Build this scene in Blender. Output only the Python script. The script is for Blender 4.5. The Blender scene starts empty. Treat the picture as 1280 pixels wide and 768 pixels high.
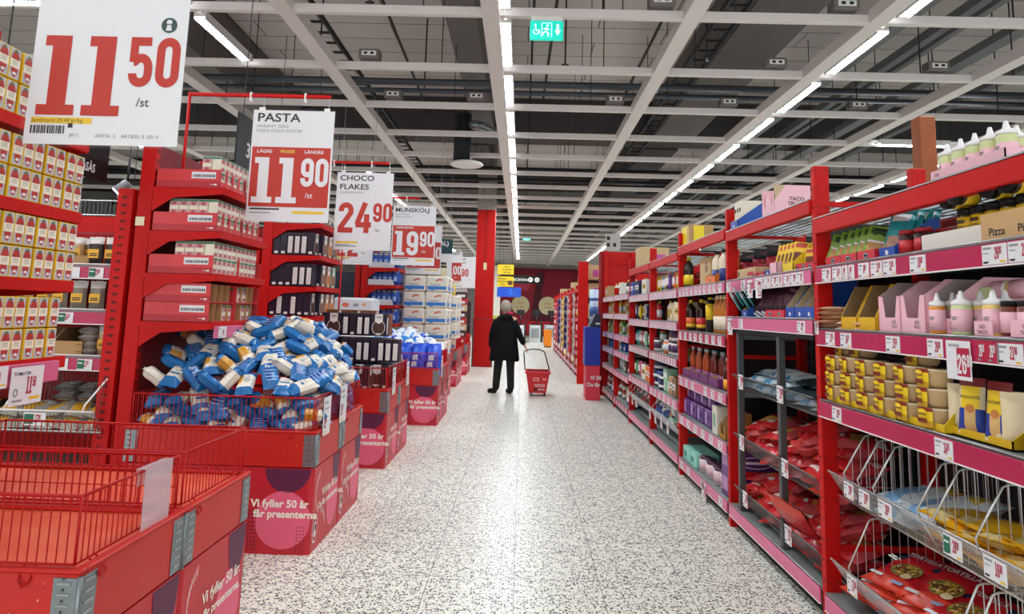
import bpy, bmesh, math, random
from mathutils import Vector, Matrix, Euler

# ------------------------------------------------------------------ camera, world, exposure
C = bpy.context.scene.collection
sc = bpy.context.scene
cam_data = bpy.data.cameras.new('camera')
cam = bpy.data.objects.new('camera', cam_data)
C.objects.link(cam)
sc.camera = cam
R_ = Vector((0.99949154, 0.01394216, 0.02867536))
U_ = Vector((-0.02671894, -0.12454477, 0.99185417))
F_ = Vector((-0.01739996, 0.99211603, 0.12410892))
cam.matrix_world = Matrix(((R_.x, U_.x, -F_.x, 0), (R_.y, U_.y, -F_.y, 0), (R_.z, U_.z, -F_.z, 1.5), (0, 0, 0, 1)))
cam_data.sensor_width = 36.0
cam_data.lens = 800.0 / 1280.0 * 36.0
cam_data.shift_y = -(384.0 - 289.91) / 1280.0
cam_data.clip_start = 0.05
cam_data.clip_end = 200

world = bpy.data.worlds.new('store_ambient')
sc.world = world
world.use_nodes = True
world.node_tree.nodes['Background'].inputs[0].default_value = (0.93, 0.96, 1.0, 1)
world.node_tree.nodes['Background'].inputs[1].default_value = 0.85
LAMP = 46.0          # emission of the ceiling strip lamps
sc.view_settings.view_transform = 'Standard'
sc.view_settings.look = 'None'
sc.view_settings.gamma = 1.0
sc.view_settings.use_curve_mapping = False
sc.view_settings.exposure = 0.95
try:
    sc.cycles.use_denoising = True
    sc.cycles.max_bounces = 6
    sc.cycles.diffuse_bounces = 4
    sc.cycles.glossy_bounces = 3
    sc.cycles.transparent_max_bounces = 8
    sc.cycles.transmission_bounces = 4
    sc.cycles.caustics_reflective = False
    sc.cycles.caustics_refractive = False
    sc.cycles.sample_clamp_indirect = 4.0
except Exception:
    pass

# ------------------------------------------------------------------ materials
def lin(c):
    return tuple((x / 12.92 if x <= 0.04045 else ((x + 0.055) / 1.055) ** 2.4) for x in c)

def rgb(h):
    return lin(tuple(int(h[i:i + 2], 16) / 255 for i in (0, 2, 4)))

MATS = {}

def mat(h, rough=0.5, metal=0.0, vary=0.0, scale=30.0, spec=0.5, alpha=1.0, trans=0.0, emit=0.0, bump=0.0, key=None):
    k = (h, rough, metal, vary, scale, spec, alpha, trans, emit, bump, key)
    if k in MATS:
        return MATS[k]
    m = bpy.data.materials.new('paint_' + h)
    m.use_nodes = True
    nt = m.node_tree
    b = nt.nodes['Principled BSDF']
    col = rgb(h)
    b.inputs['Base Color'].default_value = (*col, 1)
    b.inputs['Roughness'].default_value = rough
    b.inputs['Metallic'].default_value = metal
    b.inputs['Specular IOR Level'].default_value = spec
    if alpha < 1:
        b.inputs['Alpha'].default_value = alpha
    if trans > 0:
        b.inputs['Transmission Weight'].default_value = trans
    if emit > 0:
        b.inputs['Emission Color'].default_value = (*col, 1)
        b.inputs['Emission Strength'].default_value = emit
    if vary > 0 or bump > 0:
        tc = nt.nodes.new('ShaderNodeTexCoord')
        no = nt.nodes.new('ShaderNodeTexNoise')
        no.inputs['Scale'].default_value = scale
        no.inputs['Detail'].default_value = 3
        nt.links.new(tc.outputs['Object'], no.inputs['Vector'])
        if vary > 0:
            mx = nt.nodes.new('ShaderNodeMix')
            mx.data_type = 'RGBA'
            mx.inputs[6].default_value = (*[x * (1 - vary) for x in col], 1)
            mx.inputs[7].default_value = (*[min(1, x * (1 + vary)) for x in col], 1)
            nt.links.new(no.outputs['Fac'], mx.inputs[0])
            nt.links.new(mx.outputs[2], b.inputs['Base Color'])
        if bump > 0:
            bp = nt.nodes.new('ShaderNodeBump')
            bp.inputs['Strength'].default_value = bump
            bp.inputs['Distance'].default_value = 0.01
            nt.links.new(no.outputs['Fac'], bp.inputs['Height'])
            nt.links.new(bp.outputs['Normal'], b.inputs['Normal'])
    MATS[k] = m
    return m

def node_mat(name):
    m = bpy.data.materials.new(name)
    m.use_nodes = True
    return m, m.node_tree, m.node_tree.nodes['Principled BSDF']

def N(nt, t, **kw):
    n = nt.nodes.new(t)
    for k, v in kw.items():
        setattr(n, k, v)
    return n

def ramp(nt, stops):
    r = nt.nodes.new('ShaderNodeValToRGB')
    e = r.color_ramp.elements
    while len(e) < len(stops):
        e.new(0.5)
    for i, (p, c) in enumerate(stops):
        e[i].position = p
        e[i].color = (*c, 1)
    return r

# floor: white terrazzo tiles with dark stone chips and fine joints
FLOOR, nt, b = node_mat('terrazzo')
tc = N(nt, 'ShaderNodeTexCoord')
nz = N(nt, 'ShaderNodeTexNoise'); nz.inputs['Scale'].default_value = 40
nt.links.new(tc.outputs['Object'], nz.inputs['Vector'])
ad = N(nt, 'ShaderNodeMix', data_type='RGBA', blend_type='ADD'); ad.inputs[0].default_value = 0.012
nt.links.new(tc.outputs['Object'], ad.inputs[6]); nt.links.new(nz.outputs['Color'], ad.inputs[7])
chips = None
for sc_, th, sel, colr in ((60, 0.5, 0.45, None), (115, 0.45, 0.6, None)):
    vo = N(nt, 'ShaderNodeTexVoronoi'); vo.inputs['Scale'].default_value = sc_
    nt.links.new(ad.outputs[2], vo.inputs['Vector'])
    lt = N(nt, 'ShaderNodeMapRange'); lt.inputs[1].default_value = th; lt.inputs[2].default_value = th - 0.1
    nt.links.new(vo.outputs['Distance'], lt.inputs[0])
    sp = N(nt, 'ShaderNodeSeparateColor'); nt.links.new(vo.outputs['Color'], sp.inputs[0])
    gt = N(nt, 'ShaderNodeMath', operation='GREATER_THAN'); gt.inputs[1].default_value = sel
    nt.links.new(sp.outputs[0], gt.inputs[0])
    mu = N(nt, 'ShaderNodeMath', operation='MULTIPLY'); nt.links.new(lt.outputs[0], mu.inputs[0]); nt.links.new(gt.outputs[0], mu.inputs[1])
    cr = ramp(nt, [(0.0, rgb('1e1d1b')), (0.45, rgb('45423c')), (0.7, rgb('7c776c')), (1.0, rgb('33302b'))])
    nt.links.new(sp.outputs[1], cr.inputs[0])
    mx = N(nt, 'ShaderNodeMix', data_type='RGBA')
    if chips is None:
        mx.inputs[6].default_value = (*rgb('f0f0e2'), 1)
    else:
        nt.links.new(chips.outputs[2], mx.inputs[6])
    nt.links.new(mu.outputs[0], mx.inputs[0]); nt.links.new(cr.outputs[0], mx.inputs[7])
    chips = mx
br = N(nt, 'ShaderNodeTexBrick', offset=0.0)
br.inputs['Scale'].default_value = 1.0; br.inputs['Mortar Size'].default_value = 0.0022
br.inputs['Brick Width'].default_value = 0.48; br.inputs['Row Height'].default_value = 0.48; br.inputs['Mortar Smooth'].default_value = 0
nt.links.new(tc.outputs['Object'], br.inputs['Vector'])
mj = N(nt, 'ShaderNodeMix', data_type='RGBA'); mj.inputs[7].default_value = (*rgb('77746c'), 1)
nt.links.new(br.outputs['Fac'], mj.inputs[0]); nt.links.new(chips.outputs[2], mj.inputs[6])
nt.links.new(mj.outputs[2], b.inputs['Base Color'])
b.inputs['Roughness'].default_value = 0.36
b.inputs['Specular IOR Level'].default_value = 0.45

# roof slabs: grey planks with joints
ROOF, nt, b = node_mat('roof_planks')
tc = N(nt, 'ShaderNodeTexCoord')
br = N(nt, 'ShaderNodeTexBrick', offset=0.5)
br.inputs['Scale'].default_value = 1.0; br.inputs['Mortar Size'].default_value = 0.012
br.inputs['Brick Width'].default_value = 2.4; br.inputs['Row Height'].default_value = 0.62
br.inputs['Color1'].default_value = (*rgb('cbc2bd'), 1); br.inputs['Color2'].default_value = (*rgb('c0b8b3'), 1)
br.inputs['Mortar'].default_value = (*rgb('6d6766'), 1)
nt.links.new(tc.outputs['Object'], br.inputs['Vector'])
nt.links.new(br.outputs['Color'], b.inputs['Base Color'])
b.inputs['Roughness'].default_value = 0.9

# red lacquered pine boards with grain and small chipped spots
def wood(name, base, dark):
    m, nt, b = node_mat(name)
    tc = N(nt, 'ShaderNodeTexCoord')
    mp = N(nt, 'ShaderNodeMapping'); mp.inputs['Scale'].default_value = (2, 2, 26)
    nt.links.new(tc.outputs['Object'], mp.inputs[0])
    no = N(nt, 'ShaderNodeTexNoise'); no.inputs['Scale'].default_value = 3; no.inputs['Detail'].default_value = 5
    nt.links.new(mp.outputs[0], no.inputs['Vector'])
    r = ramp(nt, [(0.3, rgb(dark)), (0.62, rgb(base))])
    nt.links.new(no.outputs['Fac'], r.inputs[0])
    vo = N(nt, 'ShaderNodeTexVoronoi'); vo.inputs['Scale'].default_value = 16
    nt.links.new(tc.outputs['Object'], vo.inputs['Vector'])
    lt = N(nt, 'ShaderNodeMath', operation='LESS_THAN'); lt.inputs[1].default_value = 0.055
    nt.links.new(vo.outputs['Distance'], lt.inputs[0])
    mx = N(nt, 'ShaderNodeMix', data_type='RGBA'); mx.inputs[7].default_value = (*rgb('e0a070'), 1)
    nt.links.new(lt.outputs[0], mx.inputs[0]); nt.links.new(r.outputs[0], mx.inputs[6])
    nt.links.new(mx.outputs[2], b.inputs['Base Color'])
    b.inputs['Roughness'].default_value = 0.42
    return m
REDWOOD = wood('red_lacquered_pine', 'c81e12', 'bd1a10')
REDBOARD = wood('worn_red_board', 'ea6a48', 'dd4a30')

RED = mat('c00f0a', 0.5, vary=0.08, scale=8, spec=.22)
REDD = mat('9c0d18', 0.5, vary=0.08, scale=8)
REDP = mat('76101c', 0.6, vary=0.06, scale=6)
DARK = mat('17171a', 0.7)
BLACK = mat('070708', 0.5, spec=.3)
GREYST = mat('5c5e5e', 0.45, 0.6)
WIRE = mat('c9cbc8', 0.35, 0.85)
CHROME = mat('a9adb0', 0.28, 0.9)
ZINC = mat('8b9496', 0.4, 0.8, vary=0.2, scale=25)
WHITE = mat('f2f1ee', 0.45)
PAPER = mat('e6e6e8', 0.55)
BEAMW = mat('e4ddd8', 0.5, vary=0.03, scale=5)
KRAFT = mat('b48d5c', 0.8, vary=0.1, scale=20)
KRAFTL = mat('cdb083', 0.8, vary=0.08, scale=20)
KRAFTD = mat('8d7046', 0.85, vary=0.1, scale=20)
STRIP = mat('b8214f', 0.28, vary=0.12, scale=6)
STRIP_LIT = mat('d8688f', 0.3, vary=0.1, scale=6)  # lit copy of the rail pink, lamplight put into the colour
STRIPV = mat('8a3aa8', 0.3, vary=0.15, scale=6)
TAGR = mat('b5173c', 0.5)
SIGNR = mat('bf2a14', 0.5, spec=.3)
GREEN = mat('14694a', 0.5)
YEL = mat('f0c414', 0.5)
INK = mat('1c1d20', 0.6)
GREYT = mat('8c8d90', 0.6)
PINKC = mat('f3bfc9', 0.55, vary=0.04)
FENCE = mat('b80e12', 0.4, spec=.3)
DECK = mat('cfe2e4', 0.4, 0.1)
SHELFG = mat('8d9693', 0.5, 0.3)
GLASSY = mat('e8eef0', 0.08, alpha=0.28)

# ------------------------------------------------------------------ mesh building
class MB:
    def __init__(s):
        s.v = []; s.f = []; s.mi = []; s.sm = []; s.mats = []

    def m(s, mt):
        if mt not in s.mats:
            s.mats.append(mt)
        return s.mats.index(mt)

    def face(s, idx, mt, smooth=False):
        s.f.append(tuple(idx)); s.mi.append(s.m(mt)); s.sm.append(smooth)

    def poly(s, pts, mt):
        n = len(s.v)
        s.v += [tuple(p) for p in pts]
        s.face(range(n, n + len(pts)), mt)
        return s

    def box(s, x0, x1, y0, y1, z0, z1, mt, c=0.0, **fm):
        # fm: face materials xm xp ym yp zm zp
        g = lambda k: fm.get(k, mt)
        n = len(s.v)
        if c <= 0:
            s.v += [(x, y, z) for x in (x0, x1) for y in (y0, y1) for z in (z0, z1)]
            for k, q in (('xm', (0, 1, 3, 2)), ('xp', (4, 6, 7, 5)), ('ym', (0, 4, 5, 1)), ('yp', (2, 3, 7, 6)), ('zm', (0, 2, 6, 4)), ('zp', (1, 5, 7, 3))):
                s.face([n + i for i in q], g(k))
            return s
        ids = {}
        for i, (sx, x) in enumerate(((1, x0), (-1, x1))):
            for j, (sy, y) in enumerate(((1, y0), (-1, y1))):
                for k, (sz, z) in enumerate(((1, z0), (-1, z1))):
                    q = len(s.v)
                    s.v += [(x, y + sy * c, z + sz * c), (x + sx * c, y, z + sz * c), (x + sx * c, y + sy * c, z)]
                    ids[(i, j, k)] = q
        def I(i, j, k, a):
            return ids[(i, j, k)] + a
        s.face([I(0, 0, 0, 0), I(0, 0, 1, 0), I(0, 1, 1, 0), I(0, 1, 0, 0)], g('xm'))
        s.face([I(1, 0, 0, 0), I(1, 1, 0, 0), I(1, 1, 1, 0), I(1, 0, 1, 0)], g('xp'))
        s.face([I(0, 0, 0, 1), I(1, 0, 0, 1), I(1, 0, 1, 1), I(0, 0, 1, 1)], g('ym'))
        s.face([I(0, 1, 0, 1), I(0, 1, 1, 1), I(1, 1, 1, 1), I(1, 1, 0, 1)], g('yp'))
        s.face([I(0, 0, 0, 2), I(0, 1, 0, 2), I(1, 1, 0, 2), I(1, 0, 0, 2)], g('zm'))
        s.face([I(0, 0, 1, 2), I(1, 0, 1, 2), I(1, 1, 1, 2), I(0, 1, 1, 2)], g('zp'))
        for i in (0, 1):
            for j in (0, 1):
                s.face([I(i, j, 0, 0), I(i, j, 1, 0), I(i, j, 1, 1), I(i, j, 0, 1)], mt)
                s.face([I(i, 0, j, 0), I(i, 1, j, 0), I(i, 1, j, 2), I(i, 0, j, 2)], mt)
                s.face([I(0, i, j, 1), I(1, i, j, 1), I(1, i, j, 2), I(0, i, j, 2)], mt)
                for k in (0, 1):
                    s.face([I(i, j, k, 0), I(i, j, k, 1), I(i, j, k, 2)], mt)
        return s

    def cyl(s, p0, p1, r0, mt, r1=None, n=12, caps=True, smooth=True, capm=None):
        r1 = r0 if r1 is None else r1
        p0 = Vector(p0); p1 = Vector(p1)
        d = (p1 - p0).normalized()
        a = d.orthogonal().normalized(); b_ = d.cross(a)
        k = len(s.v)
        for p, r in ((p0, r0), (p1, r1)):
            for i in range(n):
                t = 2 * math.pi * i / n
                s.v.append(tuple(p + a * (r * math.cos(t)) + b_ * (r * math.sin(t))))
        for i in range(n):
            j = (i + 1) % n
            s.face((k + i, k + j, k + n + j, k + n + i), mt, smooth and n > 4)
        if caps:
            s.face(range(k, k + n), capm or mt)
            s.face(range(k + n, k + 2 * n), capm or mt)
        return s

    def lathe(s, prof, mt, n=14, cx=0, cy=0, cz=0, sx=1, sy=1):
        # prof: list of (r, z[, mat of the band above])
        k = len(s.v); L = len(prof)
        for p in prof:
            for i in range(n):
                t = 2 * math.pi * i / n
                s.v.append((cx + sx * p[0] * math.cos(t), cy + sy * p[0] * math.sin(t), cz + p[1]))
        for q in range(L - 1):
            mm = prof[q][2] if len(prof[q]) > 2 else mt
            for i in range(n):
                j = (i + 1) % n
                s.face((k + q * n + i, k + q * n + j, k + (q + 1) * n + j, k + (q + 1) * n + i), mm, True)
        if prof[0][0] > 1e-6:
            s.face(range(k, k + n), mt)
        if prof[-1][0] > 1e-6:
            s.face(range(k + (L - 1) * n, k + L * n), mt)
        return s

    def tube(s, path, r, mt, n=6, closed=False, r2=None):
        P = [Vector(p) for p in path]
        L = len(P); k = len(s.v); prev = None
        for i, p in enumerate(P):
            if closed:
                d = (P[(i + 1) % L] - P[i - 1]).normalized()
            else:
                d = (P[min(i + 1, L - 1)] - P[max(i - 1, 0)]).normalized()
            if prev is None:
                a = d.orthogonal().normalized()
            else:
                a = (prev - d * prev.dot(d))
                a = a.normalized() if a.length > 1e-6 else d.orthogonal().normalized()
            prev = a
            b_ = d.cross(a)
            rr = r if r2 is None else r + (r2 - r) * i / max(1, L - 1)
            for q in range(n):
                t = 2 * math.pi * (q + 0.5) / n
                s.v.append(tuple(p + a * (rr * math.cos(t)) + b_ * (rr * math.sin(t))))
        for i in range(L if closed else L - 1):
            i2 = (i + 1) % L
            for q in range(n):
                q2 = (q + 1) % n
                s.face((k + i * n + q, k + i * n + q2, k + i2 * n + q2, k + i2 * n + q), mt, n > 4)
        if not closed:
            s.face(range(k, k + n), mt)
            s.face(range(k + (L - 1) * n, k + L * n), mt)
        return s

    def prism(s, pts, axis, t0, t1, mt, side=None):
        # pts 2d; axis 'x': (y,z)  'y': (x,z)  'z': (x,y)
        f = {'x': lambda a, b_, t: (t, a, b_), 'y': lambda a, b_, t: (a, t, b_), 'z': lambda a, b_, t: (a, b_, t)}[axis]
        k = len(s.v); n = len(pts)
        s.v += [f(a, b_, t0) for a, b_ in pts] + [f(a, b_, t1) for a, b_ in pts]
        s.face(range(k, k + n), mt); s.face(range(k + n, k + 2 * n), mt)
        for i in range(n):
            j = (i + 1) % n
            s.face((k + i, k + j, k + n + j, k + n + i), side or mt)
        return s

    def geo2(s, geo, o, ux, uy, mt, size=1.0):
        vs, fs = geo
        o = Vector(o); ux = Vector(ux); uy = Vector(uy)
        k = len(s.v)
        s.v += [tuple(o + ux * (x * size) + uy * (y * size)) for x, y in vs]
        for f in fs:
            s.face([k + i for i in f], mt)
        return s

    def rect(s, o, ux, uy, w, h, mt):
        return s.geo2(([(0, 0), (w, 0), (w, h), (0, h)], [(0, 1, 2, 3)]), o, ux, uy, mt)

    def disc(s, o, ux, uy, rx, ry, mt, a0=0, a1=360, n=28):
        pts = [(rx * math.cos(math.radians(a0 + (a1 - a0) * i / n)), ry * math.sin(math.radians(a0 + (a1 - a0) * i / n))) for i in range(n + (0 if a1 - a0 >= 360 else 1))]
        return s.geo2((pts, [tuple(range(len(pts)))]), o, ux, uy, mt)

    def mark(s):
        return len(s.v)

    def xf(s, k, M):
        for i in range(k, len(s.v)):
            s.v[i] = tuple(M @ Vector(s.v[i]))
        return s

    def build(s, name, fix=True):
        me = bpy.data.meshes.new(name)
        me.from_pydata(s.v, [], s.f)
        for mt in s.mats:
            me.materials.append(mt)
        me.polygons.foreach_set('material_index', s.mi)
        me.polygons.foreach_set('use_smooth', s.sm)
        if fix:
            bm = bmesh.new(); bm.from_mesh(me)
            bmesh.ops.recalc_face_normals(bm, faces=bm.faces)
            bm.to_mesh(me); bm.free()
        me.update()
        return me

def rbox(w, d, h, mt, c=0.004, z=0.0, **fm):
    return MB().box(-w / 2, w / 2, -d / 2, d / 2, z, z + h, mt, c, **fm)

# ------------------------------------------------------------------ lettering
TXT = {}
def text2(t, bold=0.0, align='LEFT', sx=1.0):
    k = (t, bold, align, sx)
    if k not in TXT:
        cu = bpy.data.curves.new('lettering', 'FONT')
        cu.body = t; cu.size = 1.0; cu.align_x = align; cu.offset = bold; cu.resolution_u = 3
        o = bpy.data.objects.new('lettering', cu)
        C.objects.link(o)
        dg = bpy.context.evaluated_depsgraph_get()
        me = o.evaluated_get(dg).to_mesh()
        TXT[k] = ([(v.co.x * sx, v.co.y) for v in me.vertices], [tuple(p.vertices) for p in me.polygons])
        o.evaluated_get(dg).to_mesh_clear()
        bpy.data.objects.remove(o); bpy.data.curves.remove(cu)
    return TXT[k]

def arc(cx, cy, rx, ry, a0, a1, n=10):
    return [(cx + rx * math.cos(math.radians(a0 + (a1 - a0) * i / n)), cy + ry * math.sin(math.radians(a0 + (a1 - a0) * i / n))) for i in range(n + 1)]

W_, S_ = 0.5, 0.175
lo, hi = S_ / 2, 1 - S_ / 2
xl, xr = S_ / 2, W_ - S_ / 2
xm = W_ / 2
rx_ = xm - xl
def ringpath(y0, y1):
    return arc(xm, y1 - rx_, rx_, rx_, 0, 180, 10) + arc(xm, y0 + rx_, rx_, rx_, 180, 360, 10)
DIG = {
    '0': [(ringpath(lo, hi), True)],
    '8': [(ringpath(0.5, hi), True), (ringpath(lo, 0.53), True)],
    '9': [(ringpath(0.42, hi), True), ([(xr, 0.7), (xr, lo + rx_)] + arc(xm, lo + rx_, rx_, rx_, 0, -175, 10) + [(xl, 0.3)], False)],
    '6': [(ringpath(lo, 0.58), True), ([(xl, 0.3), (xl, hi - rx_)] + arc(xm, hi - rx_, rx_, rx_, 180, 5, 10) + [(xr, 0.7)], False)],
    '5': [([(xr + .03, hi), (xl, hi), (xl, 0.5)] , False), ([(xl, 0.5)] + arc(xm, 0.36 + 0.02, rx_, 0.2, 140, 0, 8) + [(xr, lo + rx_)] + arc(xm, lo + rx_, rx_, rx_, 0, -175, 10) + [(xl, 0.27)], False)],
    '2': [([(xl, 0.7), (xl, hi - rx_)] + arc(xm, hi - rx_, rx_, rx_, 180, 0, 10) + [(xr, 0.66), (xl, 0.16), (xl, lo)], False), ([(0, lo), (W_, lo)], False)],
    '3': [([(xl, 0.74), (xl, hi - rx_)] + arc(xm, hi - rx_, rx_, rx_, 180, 0, 10) + arc(xm, 0.52 + rx_, rx_, rx_, 0, -70, 5), False), (arc(xm, 0.5 - rx_, rx_, rx_, 70, 0, 5) + arc(xm, lo + rx_, rx_, rx_, 0, -180, 10) + [(xl, 0.26)], False)],
    '4': [([(0.3, 1.0), (0.07, 0.36), (0.07, 0.27)], False), ([(0.0, 0.27), (W_ + .02, 0.27)], False), ([(0.36, 0.62), (0.36, 0.0)], False)],
    '7': [([(0, hi), (W_, hi)], False), ([(xr, hi), (xr, 0.8), (xl + .07, 0.0)], False)],
    '1': [([(0.24, 1.0), (0.24, 0.0)], False), ([(0.03, .935), (0.24, .935)], False)],
}
def stroke(path, closed, w):
    P = [Vector((a, b_)) for a, b_ in path]
    if closed and (P[0] - P[-1]).length < 1e-5:
        P.pop()
    Q = [P[0]]
    for p in P[1:]:
        if (p - Q[-1]).length > 1e-4:
            Q.append(p)
    P = Q; L = len(P); vs = []
    for i in range(L):
        d0 = (P[i] - P[i - 1]) if (closed or i > 0) else (P[1] - P[0])
        d1 = (P[(i + 1) % L] - P[i]) if (closed or i < L - 1) else d0
        d0 = d0.normalized(); d1 = d1.normalized()
        n0 = Vector((-d0.y, d0.x)); n1 = Vector((-d1.y, d1.x))
        m_ = (n0 + n1)
        m_ = m_.normalized() if m_.length > 1e-3 else n0
        k = w / 2 / max(0.55, m_.dot(n0))
        vs += [tuple(P[i] + m_ * k), tuple(P[i] - m_ * k)]
    fs = []
    for i in range(L if closed else L - 1):
        j = (i + 1) % L
        fs.append((2 * i, 2 * i + 1, 2 * j + 1, 2 * j))
    return vs, fs
DC = {}
def digits(t, slab=True, gap=0.09, bold=S_):
    k = (t, slab, gap, bold)
    if k in DC:
        return DC[k]
    layers = [([], []), ([], []), ([], [])]; x = 0
    for ch in t:
        st = list(DIG[ch]); w = W_
        if ch == '1':
            st = st + ([([(0.0, .065), (0.47, .065)], False)] if slab else [])
            w = 0.47 if slab else 0.36
        for li, (path, closed) in enumerate(st):
            a, f = stroke(path, closed, (.235, .13, .13)[li] if ch == '1' and slab else bold)
            vs, fs = layers[li]
            q = len(vs)
            vs += [(x + p[0], p[1]) for p in a]
            fs += [tuple(i + q for i in ff) for ff in f]
        x += w + gap
    DC[k] = ([l for l in layers if l[0]], x - gap)
    return DC[k]

def price(mb, big, small, o, ux, uy, h, mt, slab=True, wfac=1.0):
    """big numerals with the small raised ore numerals after them; returns the width"""
    uxs = Vector(ux) * wfac
    nrm = Vector(ux).cross(Vector(uy)) * 0.0003
    ls, w = digits(big, slab)
    for i, l in enumerate(ls):
        mb.geo2(l, Vector(o) + nrm * i, uxs, uy, mt, h)
    ls, w2 = digits(small, False, 0.07)
    ux2 = uxs * 0.93
    hs = h * 0.63
    o2 = Vector(o) + uxs * ((w + 0.07) * h) + Vector(uy) * (h - hs)
    for i, l in enumerate(ls):
        mb.geo2(l, o2 + nrm * i, ux2, uy, mt, hs)
    return (w + 0.1) * h * wfac + w2 * hs * wfac

# ------------------------------------------------------------------ objects
def link(name, data, parent=None):
    o = bpy.data.objects.new(name, data)
    C.objects.link(o)
    if parent is not None:
        o.parent = parent
    return o

def tag(o, label, cat, group=None, kind=None):
    o['label'] = label; o['category'] = cat
    if group: o['group'] = group
    if kind: o['kind'] = kind
    return o

def struct(name, mb, label=None):
    o = link(name, mb.build(name))
    o['kind'] = 'structure'
    if label: o['label'] = label
    return o

def pt(name, data, parent, label=None, loc=None, rot=None):
    if isinstance(data, MB):
        data = data.build(name)
    o = link(name, data, parent)
    if label: o['label'] = label
    if loc: o.location = loc
    if rot: o.rotation_euler = rot
    return o

def thing(name, label, cat, loc=(0, 0, 0), rz=0.0, group=None, mesh=None):
    if isinstance(mesh, MB):
        mesh = mesh.build(name)
    o = link(name, mesh)
    o.location = loc; o.rotation_euler = (0, 0, rz)
    return tag(o, label, cat, group)

class Proto:
    """one kind of goods: name, category and its parts (name, mesh, subparts)"""
    def __init__(s, name, cat, parts):
        s.name = name; s.cat = cat
        s.parts = [(p[0], p[1].build(p[0]) if isinstance(p[1], MB) else p[1], [(q[0], q[1].build(q[0]) if isinstance(q[1], MB) else q[1]) for q in (p[2] if len(p) > 2 else [])]) for p in parts]

    def put(s, label, loc, rz=0.0, group=None, rot=None, scale=None):
        if len(s.parts) == 1 and not s.parts[0][2]:
            r = link(s.name, s.parts[0][1])
        else:
            r = link(s.name, None)
            r.empty_display_size = 0.02
            for pn, me, subs in s.parts:
                c = link(pn, me, r)
                for sn, sm in subs:
                    link(sn, sm, c)
        r.location = loc
        r.rotation_euler = rot if rot is not None else (0, 0, rz)
        if scale: r.scale = (scale, scale, scale) if not isinstance(scale, tuple) else scale
        return tag(r, label, s.cat, group)

ORD = ['first', 'second', 'third', 'fourth', 'fifth', 'sixth', 'seventh', 'eighth', 'ninth', 'tenth', 'eleventh', 'twelfth', 'thirteenth', 'fourteenth', 'fifteenth', 'sixteenth', 'seventeenth', 'eighteenth', 'nineteenth', 'twentieth']
def nth(i):
    return ORD[i] if i < 20 else 'twenty-' + ORD[i - 20]
def rowpos(i, n, a='left', b='right'):
    if n == 1: return 'only one'
    if i == 0: return a + 'most'
    if i == n - 1: return b + 'most'
    return nth(i) + ' from ' + a
rnd = random.Random(7)
FX = math.radians(-90)   # goods facing the aisle from the right-hand racks
FL = math.radians(90)    # goods facing the aisle from the left-hand racks
HX, HY, HZ = (1, 0, 0), (0, 1, 0), (0, 0, 1)
# ================================================================== the building
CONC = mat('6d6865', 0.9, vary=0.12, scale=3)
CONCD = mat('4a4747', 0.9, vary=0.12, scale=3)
PIPE = mat('4b4f55', 0.45, 0.4)
PIPED = mat('1d1e22', 0.6)
struct('floor', MB().rect((-16, -4, 0), HX, HY, 28, 50, FLOOR))
struct('ceiling', MB().box(-16, 12, -4, 46, 6.4, 6.55, ROOF))
# far wall with its red facets
w = MB().box(-16, 12, 42.0, 42.3, 0, 6.4, mat('a9a19c', 0.9))
w.box(-2.2, 4.2, 41.9, 42.0, 0, 4.35, mat('8e1524', 0.7))
fy = 41.88
for pts, hx in (([(-1.3, .3), (.55, .3), (.9, 3.6), (-1.3, 3.6)], 'a52035'), ([(-1.3, 2.9), (.4, 2.9), (.9, 3.7), (-1.3, 3.7)], 'd8475a'), ([(.4, 2.9), (1.0, 2.9), (1.1, 3.9), (.9, 3.8)], 'b71d2b'),
                ([(.55, .3), (2.2, .3), (1.4, 4.1), (1.0, 4.1)], '5d1226'), ([(1.3, 2.6), (3.4, .3), (3.4, 4.2), (1.5, 4.2)], '9c1830'), ([(-1.3, .3), (3.4, .3), (3.4, .95), (-1.3, .95)], 'd21f2a')):
    w.poly([(x, fy, z) for x, z in pts], mat(hx, 0.7)); fy -= 0.01
struct('wall_back', w)
struct('wall_right', MB().box(11.8, 12, -4, 42, 0, 6.4, mat('55565a', 0.9)))
struct('wall_left', MB().box(-16, -15.8, -4, 42, 0, 6.4, mat('6d6a68', 0.9)))
# concrete beams, ducts and pipes under the roof
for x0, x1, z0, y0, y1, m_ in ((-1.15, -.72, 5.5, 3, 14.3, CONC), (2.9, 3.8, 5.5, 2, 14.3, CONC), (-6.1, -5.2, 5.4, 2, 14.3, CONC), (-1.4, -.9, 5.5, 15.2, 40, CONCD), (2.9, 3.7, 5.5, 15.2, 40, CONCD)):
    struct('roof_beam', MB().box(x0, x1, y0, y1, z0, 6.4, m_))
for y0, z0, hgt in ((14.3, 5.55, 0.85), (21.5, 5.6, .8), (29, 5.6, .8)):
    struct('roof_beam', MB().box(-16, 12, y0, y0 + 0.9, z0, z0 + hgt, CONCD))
for y, z, r in ((9.55, 5.0, .055), (9.75, 4.93, .04), (16.4, 5.2, .06), (17.3, 5.1, .05), (19.0, 5.3, .07), (20.6, 5.1, .05), (24, 5.2, .07), (27, 5.2, .06)):
    struct('ceiling_pipe', MB().cyl((-15.8, y, z), (11.8, y, z), r, PIPE if y < 12 else PIPED, n=10))
for x, z in ((-2.1, 6.1), (.5, 6.2), (-4.6, 6.0), (2.2, 6.2)):
    struct('ceiling_conduit', MB().cyl((x, 2.5, z), (x - .15, 14.2, z - .1), .025, PIPED, n=6))
for x, z, w_ in ((4.7, 5.3, .18), (5.2, 5.2, .12), (5.7, 5.4, .1), (6.3, 5.3, .22), (7.2, 5.2, .15)):
    struct('cable_duct', MB().box(x, x + w_, 3, 34, z, z + .12, mat('777a7c', 0.5, 0.3)))
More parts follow.
